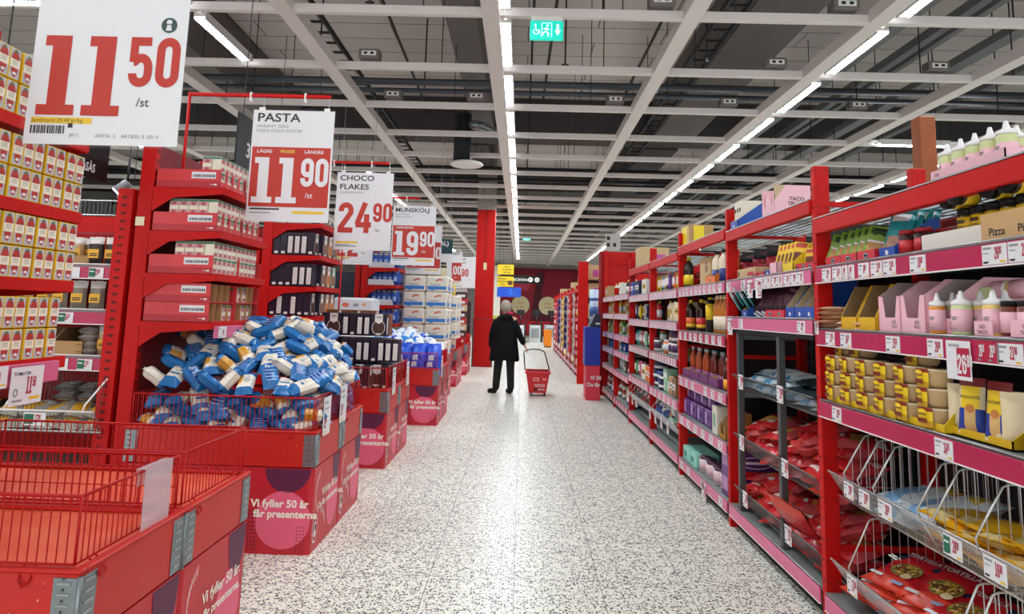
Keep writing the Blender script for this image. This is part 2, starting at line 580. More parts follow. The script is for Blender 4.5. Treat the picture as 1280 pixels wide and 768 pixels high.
for x in (2.45, -3.1):
    lad = MB()
    for s_ in (0, .28):
        lad.box(x + s_, x + s_ + .03, 5.4, 30, 5.35, 5.43, PIPED)
    for i in range(70):
        lad.box(x, x + .31, 5.5 + i * .35, 5.53 + i * .35, 5.36, 5.39, PIPED)
    struct('cable_tray', lad)
# suspended white grid
CB = [1.675 + 1.525 * i for i in range(26)]
BX = (-8.8, -6.7, -4.6, -2.51, -.39, 1.66, 3.53, 5.62, 7.7, 9.8)
for x in BX:
    struct('ceiling_beam', MB().box(x - .09, x + .09, 1.2, 41.8, 4.5, 4.64, BEAMW, .004))
for y in CB:
    struct('ceiling_crossbar', MB().box(-12, 10.5, y - .035, y + .035, 4.505, 4.595, BEAMW, .003))
hr = MB()
for iy, y in enumerate(CB[:16]):
    for ix, x in enumerate(BX):
        for dx in (-.7, .45):
            if (ix * 7 + iy * 3) % 3:
                hr.cyl((x + dx, y, 4.6), (x + dx, y, 6.4), .008, PIPED, n=4, caps=False)
o = link('hanger_rods', hr.build('hanger_rods')); o['kind'] = 'structure'
# hanging sprinklers
spr = Proto('sprinkler_pendant', 'sprinkler', [('drop_pipe', MB().cyl((0, 0, 0), (0, 0, 1.25), .013, PIPED, n=6)), ('sprinkler_head', MB().lathe([(0, -.06), (.03, -.05), (.012, -.02), (.02, 0)], CHROME, 8).box(-.05, .05, -.012, .012, 0.0, .02, PIPED))])
for i, (x, y, q) in enumerate(((-1.9, 7.2, 'left of the middle lamp row'), (.9, 7.4, 'right of the middle lamp row'), (.55, 9.0, 'behind the green exit sign'), (-3.0, 8.8, 'above the pasta price sign'), (2.5, 8.6, 'left of the right-hand lamp row'), (-1.7, 10.2, 'in front of the round air diffuser'))):
    spr.put('thin dark sprinkler pipe hanging from the roof ' + q, (x, y, 5.1), 0, 'sprinkler pendants')
jb = Proto('junction_box', 'electrical box', [('box_body', rbox(.26, .16, .12, mat('77706c', .5), .01)), ('socket_plate', MB().box(-.09, .09, -.085, -.078, .03, .09, WHITE).box(-.06, -.02, -.09, -.08, .045, .075, INK).box(.02, .06, -.09, -.08, .045, .075, INK))])
for x, y, q in ((1.35, 6.25, 'nearest, above the right beam'), (1.32, 9.29, 'third bar, left of the right beam'), (3.2, 6.25, 'beside the right lamp row'), (3.1, 7.78, 'right lamp row, second bar'), (3.0, 9.29, 'right lamp row, third bar'), (-2.0, 7.78, 'on the second bar, over the pasta sign'), (-2.0, 9.29, 'on the third bar, over the pasta sign'), (-.75, 9.29, 'left of the middle lamps'), (5.1, 7.78, 'far right, second bar'), (4.9, 9.29, 'far right, third bar')):
    jb.put('grey electrical box on ceiling bar, ' + q, (x, y - .02, 4.62), 0, 'boxes on the ceiling grid')
# strip lamps
LW = .052
def lamp_parts(L, fins=True):
    hs = MB().box(-LW - .012, LW + .012, -L / 2, L / 2, .02, .09, WHITE)
    hs.box(-LW - .012, -LW, -L / 2, L / 2, -.005, .03, WHITE).box(LW, LW + .012, -L / 2, L / 2, -.005, .03, WHITE)
    hs.box(-.02, .02, -.728, .728, .055, .088, WHITE)
    df = MB().poly([(-LW, -L / 2, .015), (-LW, L / 2, .015), (LW, L / 2, .015), (LW, -L / 2, .015)], mat('f3f8ff', emit=LAMP))
    lv = MB()
    path = []                                     # one folded strip that zigzags across the lamp
    for i in range(int(L / .075)):
        y = -L / 2 + .04 + i * .075; e = LW * (1 if i % 2 else -1)
        path += [(e, y - .004), (-e, y - .004), (-e, y + .004), (e * .98, y + .004), (-e * .98, y + .0045)]
    path = [p for p in path]
    k = len(lv.v)
    for x, y in path: lv.v += [(x, y, -.004), (x, y, .013)]
    for i in range(len(path) - 1): lv.face((k + 2 * i, k + 2 * i + 1, k + 2 * i + 3, k + 2 * i + 2), mat('d8dadc', .4))
    return [('lamp_housing', hs), ('diffuser', df)] + ([('louvre', lv)] if fins else [])
LP = Proto('strip_lamp', 'ceiling lamp', lamp_parts(1.18))
LP2 = Proto('strip_lamp', 'ceiling lamp', lamp_parts(1.18, False))
for x, q, i1 in ((-.245, 'middle row over the aisle', 23), (3.70, 'row right of the aisle', 23), (-3.5, 'row over the left shelves', 23), (7.9, 'far right row', 20), (-7.5, 'far left row', 20)):
    for i in range(i1):
        if x == -3.5 and 4 <= i < 8: continue
        (LP if i < 6 and abs(x) < 4 else LP2).put('lit white strip lamp, %s one of the %s' % (nth(i) if i else 'nearest', q), (x, CB[i] + .7625, 4.5), 0, 'strip lamps in the ' + q)
for x, y, q in ((-5.6, 6.151, 'crosswise at the top left corner'), (6.6, 10.72, 'crosswise behind the brown post'), (-6.6, 13.77, 'crosswise far left behind the shelves')):
    LP2.put('lit white strip lamp hung ' + q, (x, y, 4.5), math.pi / 2)
# red column
co = MB()
co.box(-1.28, -.78, 17.6, 18.1, 1.28, 4.3, RED, .015).box(-1.28, -.78, 17.6, 18.1, 4.3, 6.4, mat('a39a95', .9))
co.box(-1.30, -.76, 17.58, 18.12, 0, 1.28, RED, .01)
for x in (-1.31, -.79):
    co.box(x, x + .04, 17.57, 17.62, 0, 1.2, GREYST)
co.box(-1.31, -.75, 17.57, 18.13, 1.25, 1.3, REDD, .005)
struct('column_red', co)
t = thing('pull_switch', 'small cream pull switch hanging on the red column', 'switch', (-1.02, 17.58, 2.62))
pt('switch_body', rbox(.09, .05, .2, mat('e8d8a8', .5), .015), t); pt('switch_cord', MB().cyl((0, 0, .2), (0, 0, 1.7), .006, INK, n=5), t)
# pillar right behind the rack
t = thing('wooden_post', 'brown wooden post rising behind the squeeze bottles on top of the rack', 'post', (2.72, 4.3, 0), mesh=MB().box(-.055, .055, -.05, .05, 0, 2.9, mat('94480c', .5, vary=.15, scale=12), .006))
# round air diffuser and its ducts
t = thing('air_diffuser', 'round white ceiling air diffuser with black duct left of the lamps', 'air vent', (-1.13, 12.1, 4.28))
pt('diffuser_disc', MB().lathe([(0, 0), (.3, 0), (.33, .02), (.3, .05), (.12, .08), (0, .08)], WHITE, 24), t, 'white disc')
pt('duct', MB().cyl((-.1, 0, .08), (-.1, 0, 1.0), .16, PIPED, n=18).cyl((-.1, 0, .8), (-.1, .9, .9), .15, PIPED, n=16), t, 'black duct')
fl = MB()
pth = [(.0 + .14 * i, .0, .8 - .025 * i + .05 * math.sin(i)) for i in range(7)]
fl.tube(pth, .085, CHROME, 12)
for i in range(22):
    q = i * 6 / 22; a = int(q); f = q - a
    p = Vector(pth[a]).lerp(Vector(pth[min(6, a + 1)]), f)
    fl.tube([p + Vector((0, .095 * math.cos(u * .5236), .095 * math.sin(u * .5236))) for u in range(12)], .008, CHROME, 4, True)
pt('flexible_hose', fl, t, 'silver flexible hose')
# exit signs
def exit_sign(loc, s, label):
    t = thing('exit_sign', label, 'exit sign', loc)
    G = mat('0fa58e', .4, emit=.75); L = mat('8ff0ff', .4, emit=1.6)
    f = MB().box(-.17 * s, .17 * s, -.02, .02, 0, .2 * s, G, .004)
    pt('light_box', f, t)
    pt('sign_bracket', MB().box(-.16 * s, .16 * s, -.03, .03, .2 * s, .24 * s, WHITE) if s == 1 else MB().cyl((-.1, 0, .2), (-.1, 0, 1.5), .01, INK, n=5).cyl((.1, 0, .2), (.1, 0, 1.5), .01, INK, n=5), t)
    g = MB(); y = -.0215
    P = lambda x, z: (x * s, y, z * s)
    # seated figure on a wheel
    g.geo2(stroke(arc(-.105, .085, .03, .03, 150, 400, 14), False, .01), (0, y, 0), HX, HZ, L, s)
    g.geo2(stroke([(-.115, .14), (-.108, .095), (-.085, .092), (-.07, .06)], False, .012), (0, y, 0), HX, HZ, L, s)
    g.disc(P(-.117, .155), HX, HZ, .011 * s, .011 * s, L)
    # running figure in a doorway
    for q in ([(.0, .12), (-.008, .085), (.02, .06), (.012, .03)], [(-.008, .085), (-.035, .07), (-.045, .04)], [(-.03, .11), (0, .12), (.028, .1)]):
        g.geo2(stroke(q, False, .014), (0, y, 0), HX, HZ, L, s)
    g.disc(P(.008, .147), HX, HZ, .013 * s, .013 * s, L)
    g.geo2(stroke([(-.05, .025), (-.05, .175), (.05, .175), (.05, .025)], False, .007), (0, y, 0), HX, HZ, L, s)
    # arrow down
    g.geo2(([(.08, .1), (.1, .1), (.1, .165), (.125, .165), (.125, .1), (.145, .1), (.1125, .04)], [(0, 1, 2, 3, 4, 5, 6)]), (0, y, 0), HX, HZ, L, s)
    pt('pictograms', g, t, 'pale running figure, wheelchair figure and arrow')
exit_sign((.185, 6.25, 4.265), 1.0, 'green lit exit sign with pictograms right of the middle lamps, nearest')
exit_sign((.18, CB[19], 4.88), 1.15, 'small green lit exit sign far down the aisle near the back')

# hanging signs at the checkouts
def board(name, label, x0, x1, y, z0, z1, m_, cat='hanging sign', wt=4.5, wx=None):
    t = thing(name, label, cat, ((x0 + x1) / 2, y, z0))
    w = x1 - x0; h = z1 - z0
    pt('board', MB().box(-w / 2, w / 2, -.015, .015, 0, h, m_, .003), t)
    pt('hanging_wire', MB().cyl(((wx or (-w * .4, 0))[0], 0, h), ((wx or (-w * .4, 0))[0], 0, wt + .01 - z0), .006, INK, n=4).cyl(((wx or (0, w * .4))[1], 0, h), ((wx or (0, w * .4))[1], 0, wt + .01 - z0), .006, INK, n=4), t)
    return t, w, h
t, w, h = board('checkout_sign', 'long black hanging sign reading utcheckning above the checkouts', -1.07, .89, CB[18], 2.79, 3.15, BLACK)
g = MB().geo2(text2('UTCHECKNING', .01), (-w / 2 + .22, -.017, .11), HX, HZ, WHITE, .17)
for x in (.48, .78):
    g.disc((x, -.017, h / 2), HX, HZ, .11, .11, WHITE)
    g.geo2(stroke([(x - .05, h / 2), (x + .05, h / 2)], False, .03), (0, -.019, 0), HX, HZ, INK)
pt('lettering', g, t, 'white lettering and two round icons')
for wt_, nm, z0, z1, m_, lab, tx in ((4.5, 'notice_board', 2.74, 3.07, mat('f1d21c', .5), 'upper yellow hanging notice right of the red column', ['Hel el', 'presenten', 'var bra']), (2.735, 'notice_board', 2.33, 2.67, mat('f1d21c', .5), 'lower yellow hanging notice right of the red column', ['Medlem', 'erbjudande', 'varje']), (2.325, 'notice_board', 1.99, 2.31, mat('1454d8', .45), 'blue hanging notice below the two yellow ones', [])):
    t, w, h = board(nm, lab, -.82, -.28 if tx else -.02, CB[13], z0, z1, m_, wt=wt_ - (.005 if wt_ < 4 else 0), wx=None if tx else (-.3, .05))
    g = MB()
    for i, s_ in enumerate(tx):
        g.geo2(text2(s_, .01, 'CENTER'), (.05 if z0 > 2.7 else -.1, -.017, h - .1 - i * .09), HX, HZ, INK, .085)
    if z0 < 2.7 and tx:
        for dx in (.13, .2): g.disc((dx, -.018, .13), HX, HZ, .05, .08, mat('6a4a34'))
    if not tx:
        for i in range(3): g.geo2(stroke(arc(.1 + .08 * i, .16, .1, .09, 20 + 40 * i, 300, 8), False, .03), (0, -.017, 0), HX, HZ, mat('3f8cf5'))
    pt('lettering', g, t)
# round cream badges on the back wall
for x, lab in ((-.05, 'left round cream badge with scalloped rim on the red back wall'), (1.72, 'right cream badge with scalloped rim on the red back wall')):
    pts = [(.57 * (1 + .06 * (i % 2)) * math.cos(i * math.pi / 24), .57 * (1 + .06 * (i % 2)) * math.sin(i * math.pi / 24)) for i in range(48)]
    t = thing('wall_badge', lab, 'wall sign', (x, 41.72, 1.95))
    pt('badge_disc', MB().prism(pts, 'y', 0, .06, mat('f2e2ae', .6)), t)
    pt('lettering', MB().geo2(text2('50 år', .02, 'CENTER'), (0, -.01, .08), HX, HZ, mat('d8a060'), .2).geo2(text2('av Bra', .02, 'CENTER'), (0, -.01, -.16), HX, HZ, mat('d8a060'), .2), t)
t = thing('wall_panel', 'pale cream wall panel beside the red column at the far end', 'panel', (-1.55, 38, 0), mesh=MB().box(-.6, .3, 0, .2, 0, 4.2, mat('eee9d8', .8)).box(-.6, .3, -.01, 0, .9, 1.25, mat('c9c84c', .8)))
# checkouts
for i, (x, y) in enumerate(((-.1, 33), (.75, 34), (1.6, 35.5))):
    t = thing('checkout_counter', 'white checkout counter with dark conveyor, %s at the far end of the aisle' % rowpos(i, 3), 'checkout', (x, y, 0), group='checkouts')
    pt('counter_body', MB().box(-.28, .28, -.9, .9, 0, .85, mat('dfe0df', .4), .02).box(-.2, .2, -.905, -.9, .2, .7, mat('9da0a2')), t)
    pt('conveyor_belt', MB().box(-.24, .24, -.85, .85, .85, .88, BLACK), t)
    pt('screen_post', MB().cyl((.1, 0, .85), (.1, 0, 1.6), .03, GREYST), t)
    pt('screen', MB().box(-.12, .28, -.03, .03, 1.35, 1.62, INK, .01), t)
    pt('side_barrier', MB().box(.3, .36, -.9, .9, 0, 1.05, mat('23262a', .4), .01), t)
t = thing('litter_bin', 'orange bin standing on the floor beside the far right shelves', 'bin', (1.2, 28.5, 0))
pt('bin_body', MB().box(-.17, .17, -.17, .17, .04, .7, mat('f0850f', .4), .03), t); pt('bin_lid', MB().box(-.18, .18, -.18, .18, .7, .76, mat('f59a20', .4), .02), t); pt('bin_foot', MB().box(-.15, .15, -.15, .15, 0, .04, INK), t)
# ================================================================== right-hand racks
XR = 1.56
def yp(px, x):
    return x * 800.0 / (px - 651.0)

def upright_mb(h, wx=.08, wy=.045, both=True):
    m = MB().box(0, wx, -wy, 0, 0, h, RED, .003)
    k = int(h / .1)
    for i in range(k):
        z = .1 + i * .1
        m.box(wx * .76, wx * .84, -wy - .0006, -wy + .002, z, z + .009, DARK)
        m.box(wx * .1, wx * .18, -wy - .0006, -wy + .002, z, z + .009, DARK)
        m.box(-.0006, .002, -wy * .65, -wy * .4, z, z + .012, DARK)
    return m
UPM = {}
def upright(h):
    if h not in UPM: UPM[h] = upright_mb(h).build('upright')
    return UPM[h]

TAGM = {}
UXR = (0, -1, 0)
def tag_mesh(p, w=.1, h=.066, style='w'):
    k = (p, w, h, style)
    if k in TAGM: return TAGM[k]
    m = MB()
    m.box(-.0025, 0, -w / 2, w / 2, 0, h, PAPER if style != 'r' else TAGR)
    x = -.0032
    big, small = p.split('.')
    nc = TAGR if style != 'r' else PAPER
    hh = h * .62
    L = w / 2
    if style == 'R':   # large red offer card
        m.rect((x, L - w * .45, h * .1), UXR, HZ, w * .52, h * .72, TAGR)
        price(m, big, small, (x - .0005, L - w * .47, h * .16), UXR, HZ, h * .5, PAPER, False, .62)
        m.geo2(text2('TACOSÅS', .005), (x, L - .012, h * .84), UXR, HZ, INK, h * .1)
    else:
        wd = 1.0 if w > .08 else .8
        price(m, big, small, (x, L - w * (.52 if w > .08 else .25), h * .26), UXR, HZ, hh, nc, True, .42 * wd)
        if w > .08:
            m.rect((x, L - .006, h * .78), UXR, HZ, w * .34, h * .1, GREYT)
            m.rect((x, L - .006, h * .56), UXR, HZ, w * .24, h * .05, GREYT)
            m.rect((x, L - .006, h * .08), UXR, HZ, w * .2, h * .1, INK)
            m.rect((x, L - w * .72, h * .08), UXR, HZ, w * .22, h * .09, YEL)
        else:
            m.rect((x, L - .006, h * .06), UXR, HZ, w * .3, h * .1, GREYT)
    if style == 'g':
        m.rect((x - .0004, L - .004, h * .12), UXR, HZ, w * .36, h * .8, GREEN)
        m.rect((x - .0008, L - .008, h * .6), UXR, HZ, w * .26, h * .1, PAPER)
    me = m.build('price_tag')
    TAGM[k] = me
    return me

BRACE = MB().box(.08, .52, -.03, -.018, 0, .03, RED).build('cross_brace')
def bay(label, Y0, Y1, top, zh, shelves, far_up=True, near_up=False):
    L = Y1 - Y0 - .045
    t = thing('shelving_bay', label, 'shelf', (XR, Y1, 0), group='bays of the right-hand racks')
    if far_up:
        pt('upright', upright(zh), t)
        pt('upright', upright(zh), t, loc=(.52, 0, 0))
        for z in (zh - .22, 1.2, .35):
            pt('cross_brace', BRACE, t, loc=(0, 0, z))
    if near_up:
        pt('upright', upright(zh), t, loc=(0, -L - .045, 0))
    if top:
        b0, b1 = top
        pt('front_beam', MB().box(-.012, .03, -L - .045, -.045, b0, b1, RED, .004).box(-.014, .032, -L - .045, -.045, b1, b1 + .006, WIRE), t)
        pt('rear_beam', MB().box(.55, .59, -L - .045, -.045, b0 - .08, b1 - .1, REDD, .004), t)
        dk = MB()
        n = 9
        for i in range(n):
            x = .04 + i * .058
            dk.box(x, x + .026, -L - .045, -.05, b1 - .02, b1 - .008, DECK)
        for i in range(5):
            y = -.1 - i * (L - .1) / 4
            dk.cyl((.03, y, b1 - .024), (.56, y, b1 - .024), .004, WIRE, n=5)
        pt('deck', dk, t, 'grey slatted deck')
    bk = MB().box(.585, .6, -L - .045, -.05, .2, min(1.95, zh), DARK)
    pt('back_panel', bk, t, 'dark back panel')
    for s_ in shelves:
        z = s_['z']
        pt('shelf_board', MB().box(.0, .58, -L - .045, -.045, z - .028, z - .002, SHELFG, .003).tube([(-.008, -.05, z), (-.008, -L - .04, z)], .004, CHROME, 6), t)
        if s_.get('beam'):
            pt('rear_beam', MB().box(.545, .585, -L - .045, -.05, z + .2, z + .26, REDD), t)
        rm = s_.get('rail', STRIP)
        rl = pt('price_rail', MB().box(-.014, -.004, -L - .04, -.05, z - .085, z - .01, rm, .002).box(-.0155, -.004, -L - .04, -.05, z - .088, z - .083, WHITE), t, 'pink price rail')
        for (yw, p, w_, h_, st, dz) in s_.get('tags', []):
            pt('price_tag', tag_mesh(p, w_, h_, st), rl, loc=(-.0145 - (.004 if st in 'R' else 0), yw - Y1, z - .081 + dz))
    # kick plate
    pt('kick_plate', MB().box(.05, .07, -L - .045, -.0, 0, .095, BLACK), t, 'black kick plate')
    return t

PR = ['26.90', '21.90', '19.90', '34.90', '12.90', '28.50', '16.90', '24.90', '31.90', '9.90', '14.90', '29.90']
def rtags(y0, y1, n, w=.07, seed=0, h=.066, skip=()):
    r = random.Random(seed); o = []
    st = (y1 - y0 - .1) / n
    for i in range(n):
        if i in skip: continue
        o.append((y1 - .07 - st * (i + .5) + r.uniform(-.01, .01), r.choice(PR), w, h, 'w', 0))
    return o
def tg(*l):   # explicit tags: (pixel column, price[, width, height, style, dz])
    o = []
    for q in l:
        w_ = q[2] if len(q) > 2 else .1; h_ = q[3] if len(q) > 3 else .066
        o.append((yp(q[0], 1.546), q[1], w_, h_, q[4] if len(q) > 4 else 'w', q[5] if len(q) > 5 else 0))
    return o

BY = [1.93, 3.455, 4.93, 6.43, 7.86, 9.33, 10.85, 12.25]
bay('nearest bay of right rack, with pink bottles and wire baskets at its foot', BY[0], BY[1], (1.955, 2.035), 2.33, [
    dict(z=1.78, beam=1, tags=tg((1029, '12.90', .09), (1042, '14.90', .09), (1052, '9.90', .05), (1060, '9.90', .05), (1075, '8.90', .09), (1091, '21.90', .09), (1107, '31.90', .09), (1142, '19.90'), (1237, '26.90', .11), (1271, '26.90', .11), (1300, '24.90', .11))),
    dict(z=1.46, tags=tg((1031, '13.90', .09), (1050, '24.90', .1), (1107, '25.90'), (1158, '26.90', .09), (1187, '26.90', .125, .135, 'R', -.07), (1215, '26.90', .055, .066, 'r'), (1228, '26.90', .055, .066, 'r'), (1248, '21.90', .11), (1284, '24.90', .11))),
    dict(z=1.10, tags=tg((1036, '20.90', .09), (1162, '34.90', .1), (1273, '26.90', .11))),
    dict(z=.16, rail=STRIP_LIT, tags=[])])
bay('second rack bay, with wire-fronted bins of red bags under the shelves', BY[1], BY[2], (2.075, 2.15), 2.33, [
    dict(z=1.78, beam=1, rail=STRIP_LIT, tags=rtags(BY[1] + .05, 4.35, 8, .085, 3) + [(4.82, '13.90', .09, .066, 'w', 0), (4.5, '17.90', .08, .066, 'w', 0), (4.37, '26.90', .1, .12, 'w', -.06), (4.2, '26.90', .1, .13, 'R', -.065)]),
    dict(z=1.51, rail=STRIP_LIT, tags=tg((909, '27.90', .1, .12, 'w', -.05), (922, '12.90', .08), (996, '22.90', .1), (1015, '12.90', .04))),
    dict(z=.17, rail=STRIP_LIT, tags=[])])
bay('third rack bay, with sauce bottles and purple cartons', BY[2], BY[3], (2.10, 2.18), 2.33, [
    dict(z=1.78, rail=STRIP_LIT, beam=1, tags=rtags(BY[2], BY[3], 10, .085, 5)),
    dict(z=1.37, tags=rtags(BY[2], BY[3], 8, .09, 6)),
    dict(z=.94, rail=STRIP_LIT, tags=rtags(BY[2], BY[3], 7, .09, 7, skip=(3,))),
    dict(z=.58, rail=STRIP_LIT, tags=rtags(BY[2], BY[3], 6, .1, 8)),
    dict(z=.17, rail=STRIP_LIT, tags=rtags(BY[2], BY[3], 6, .09, 9, skip=(2, 4)) + [(5.52, '24.90', .12, .16, 'w', -.1)])])
for i, (nm, sd) in enumerate((('fourth rack bay, with white tubs, red-lidded jars and blue tins', 20), ('fifth rack bay, with blue box on its top shelf', 30))):
    bay(nm, BY[3 + i], BY[4 + i], (2.06, 2.14), 2.32, [
        dict(z=1.775, rail=STRIP_LIT, beam=1, tags=rtags(BY[3 + i], BY[4 + i], 11, .08, sd)),
        dict(z=1.45, rail=STRIP_LIT, tags=rtags(BY[3 + i], BY[4 + i], 10, .085, sd + 1)),
        dict(z=1.09, tags=rtags(BY[3 + i], BY[4 + i], 10, .08, sd + 2)),
        dict(z=.68, rail=STRIP_LIT, tags=rtags(BY[3 + i], BY[4 + i], 6, .09, sd + 3)),
        dict(z=.175, rail=STRIP_LIT, tags=[])])
for i, (nm, sd) in enumerate((('sixth rack bay, beside the tall red end panel', 40), ('last bay of the near right rack, against the red end panel', 50))):
    bay(nm, BY[5 + i], BY[6 + i], None, 1.95 if i == 0 else 2.7, [
        dict(z=1.82, rail=STRIP_LIT, tags=rtags(BY[5 + i], BY[6 + i], 11, .08, sd)),
        dict(z=1.52, rail=STRIP_LIT, tags=rtags(BY[5 + i], BY[6 + i], 11, .08, sd + 1)),
        dict(z=1.19, rail=STRIPV if i else STRIP_LIT, tags=rtags(BY[5 + i], BY[6 + i], 6, .08, sd + 2)),
        dict(z=.93, rail=STRIPV if i else STRIP_LIT, tags=rtags(BY[5 + i], BY[6 + i], 6, .08, sd + 3)),
        dict(z=.62, rail=STRIP_LIT, tags=rtags(BY[5 + i], BY[6 + i], 5, .08, sd + 4)),
        dict(z=.18, rail=STRIP, tags=rtags(BY[5 + i], BY[6 + i], 5, .08, sd + 5))])
t = thing('rack_end_screen', 'tall red panel closing the end of the near right rack', 'panel', (1.5, 12.3, 0))
pt('panel_sheet', MB().box(0, 1.1, 0, .03, 0, 2.7, RED, .003), t)
e = MB().box(-.03, .03, -.03, .0, 0, 2.7, REDD)
for i in range(26): e.box(-.031, -.028, -.024, -.006, .05 + i * .1, .09 + i * .1, DARK)
pt('slotted_upright', e, t)
pt('cable_mesh', MB().box(.1, .38, .0, .02, 2.72, 3.05, mat('b7b2ac', .6)).box(.12, .18, -.002, 0, 2.8, 2.87, INK).box(.24, .3, -.002, 0, 2.8, 2.87, INK).box(.12, .18, -.002, 0, 2.93, 3.0, INK), t, 'grey perforated sign back')

# ------------------------------------------------------------------ wire baskets in the two nearest bays
def basket(bay_, L, zr, zb, xo, depth, divs, mt, solid=False, dzh=.17, ys=.06):
    """front rim along local -y; the sloping wire front drops from rim to the floor of the basket"""
    m = MB()
    xi = xo + .075
    m.tube([(xo, -ys, zr), (xo, -L + .02, zr)], .005, mt, 6)
    m.tube([(xi, -ys, zb), (xi, -L + .02, zb)], .004, mt, 6)
    n = int((L - ys - .02) / .0165)
    for i in range(n + 1):
        y = -ys - i * (L - ys - .02) / n
        m.cyl((xo - .003, y, zr + .004), (xi, max(y - .05, -L + .01), zb), .0012, mt, n=4, caps=False)
    m.cyl((xo + .03, -ys, zr - .03), (xo + .03, -L, zr - .03), .002, mt, n=4)
    for i in range(10):
        x = xi + (depth - .06) * i / 9
        m.tube([(x, -.06, zb + .001), (x, -L + .02, zb + .001)], .0025, mt, 4)
    if solid:
        m.box(xi, xo + depth, -L + .02, -.06, zb - .008, zb - .004, mt)
    bk = pt('wire_basket', m, bay_, 'grey wire basket')
    # divider frames
    for y in divs:
        d = MB()
        top = zr + dzh
        d.tube([(xo, y, zr), (xo - .012, y, zr + .03), (xo + .09, y, top), (xo + .11, y, top + .008), (xo + depth, y, top + .008)], .004, mt, 6)
        d.tube([(xo, y, zr), (xi, y, zb)], .004, mt, 5)
        k = 13
        for i in range(k):
            x = xo + .03 + i * (depth - .05) / k
            z1 = zr + .03 + (x - xo + .012) / .102 * (dzh - .03) if x < xo + .09 else top + .006
            d.cyl((x, y, zb if x > xi else zr - .02), (x, y, z1), .0017, mt, n=4, caps=False)
        d.cyl((xo + .03, y, zb + .1), (xo + depth, y, zb + .1), .002, mt, n=4)
        link('divider', d.build('divider'), bk)
    return bk
bay0 = [o for o in C.objects if o.get('label', '').startswith('nearest bay of right')][0]
bay1 = [o for o in C.objects if o.get('label', '').startswith('second rack bay')][0]
Y1 = BY[1]
L0 = BY[1] - BY[0]
b = basket(bay0, L0, .76, .63, -.008, .56, [yp(q, 1.55) - Y1 for q in (1044, 1060, 1078, 1129, 1148, 1196)], WIRE, dzh=.2, ys=.12)
for px, p_, st in ((1047, '20.90', 'w'), (1065, '19.90', 'w'), (1089, '36.90', 'w'), (1166, '28.90', 'g'), (1214, '16.90', 'w'), (1290, '16.90', 'w')):
    c = link('price_tag', tag_mesh(p_, .1 if px > 1080 else .085, .07, st), b); c.location = (-.014, yp(px, 1.546) - Y1, .685)
b = basket(bay0, L0, .345, .22, -.008, .56, [yp(q, 1.55) - Y1 for q in (1046, 1162, 1178)], WIRE, dzh=.24, ys=.12)
c = link('price_tag', tag_mesh('27.90', .085, .08, 'w'), b); c.location = (-.014, yp(1047, 1.546) - Y1, .262)
# the second bay has a grey inner frame and expanded-metal baskets
Y1 = BY[2]; L1 = BY[2] - BY[1]
fr = MB()
for px in (919, 968):
    y = yp(px, 1.575) - Y1
    fr.box(.005, .045, y - .02, y + .02, .17, 1.42, GREYST, .003)
fr.box(.0, .04, -L1 + .02, -.06, 1.395, 1.42, DARK)
for i in range(16):
    y = -.08 - i * (L1 - .12) / 15
    fr.cyl((.56, y, .2), (.56, y, 1.4), .003, GREYST, n=4, caps=False)
for i in range(12):
    fr.cyl((.56, -.06, .3 + i * .1), (.56, -L1 + .02, .3 + i * .1), .003, GREYST, n=4, caps=False)
pt('inner_frame', fr, bay1, 'grey inner frame and back grid')
MESHG = mat('6f7270', .45, .7)
for zr, zb, tags_ in ((1.095, .99, ((921, '29.90'), (968, '26.90'))), (.685, .57, ((921, '31.90'), (972, '26.90'))), (.325, .2, ((924, '24.90'), (974, '21.90')))):
    b = basket(bay1, L1, zr, zb, -.008, .56, [], MESHG, True, ys=.16)
    for px, p_ in tags_:
        c = link('price_tag', tag_mesh(p_, .09, .1, 'w'), b); c.location = (-.014, yp(px, 1.546) - Y1, zr - .085)

# ------------------------------------------------------------------ goods: makers
def bottle(h, r, body, cap, label=None, lz=(.25, .6), neck=.3, capr=.45, second=None, name='bottle', n=14):
    zn = h * (1 - neck)
    b_ = MB().lathe([(r * .85, 0), (r, .006), (r, zn), (r * .75, zn + (h - zn) * .3), (r * capr * .85, h - (h - zn) * .45), (r * capr * .8, h * .97)], body, n)
    c_ = MB().lathe([(r * capr, h * .9), (r * capr, h), (r * capr * .9, h * 1.005), (0, h * 1.005)], cap, n)
    parts = [('bottle_body', b_), ('cap', c_)]
    if label is not None:
        l = MB().lathe([(r * 1.012, h * lz[0], label), (r * 1.012, h * lz[1], label)], label, n)
        if second is not None:
            l.lathe([(r * 1.018, h * lz[0] + .004), (r * 1.018, h * (lz[0] + (lz[1] - lz[0]) * .35))], second, n)
        parts.append(('bottle_label', l))
    return Proto(name, 'bottle', parts)

def squeeze(col_, lab=PINKC, nozzle=True, lz=(.014, .094)):
    b_ = MB().lathe([(.03, 0), (.033, .006), (.033, .1), (.031, .108)], mat(col_, .35, vary=.03), 16)
    l = MB().lathe([(.0335, lz[0]), (.0335, lz[1])], lab, 16)
    for (x, z, w_) in ((-.012, .062, .02), (-.012, .055, .016), (-.008, .022, .014)):
        l.rect((x, -.0343, z), HX, HZ, w_, .005, GREYT)
    c_ = MB().lathe([(.0325, .108), (.0325, .122), (.022, .127), (.0125, .133), (.006, .16), (0, .161)] if nozzle else [(.0325, .108), (.0325, .122), (.02, .13), (.014, .15), (0, .152)], WHITE, 14)
    return Proto('squeeze_bottle', 'bottle', [('bottle_body', b_), ('bottle_label', l), ('nozzle_cap', c_)])

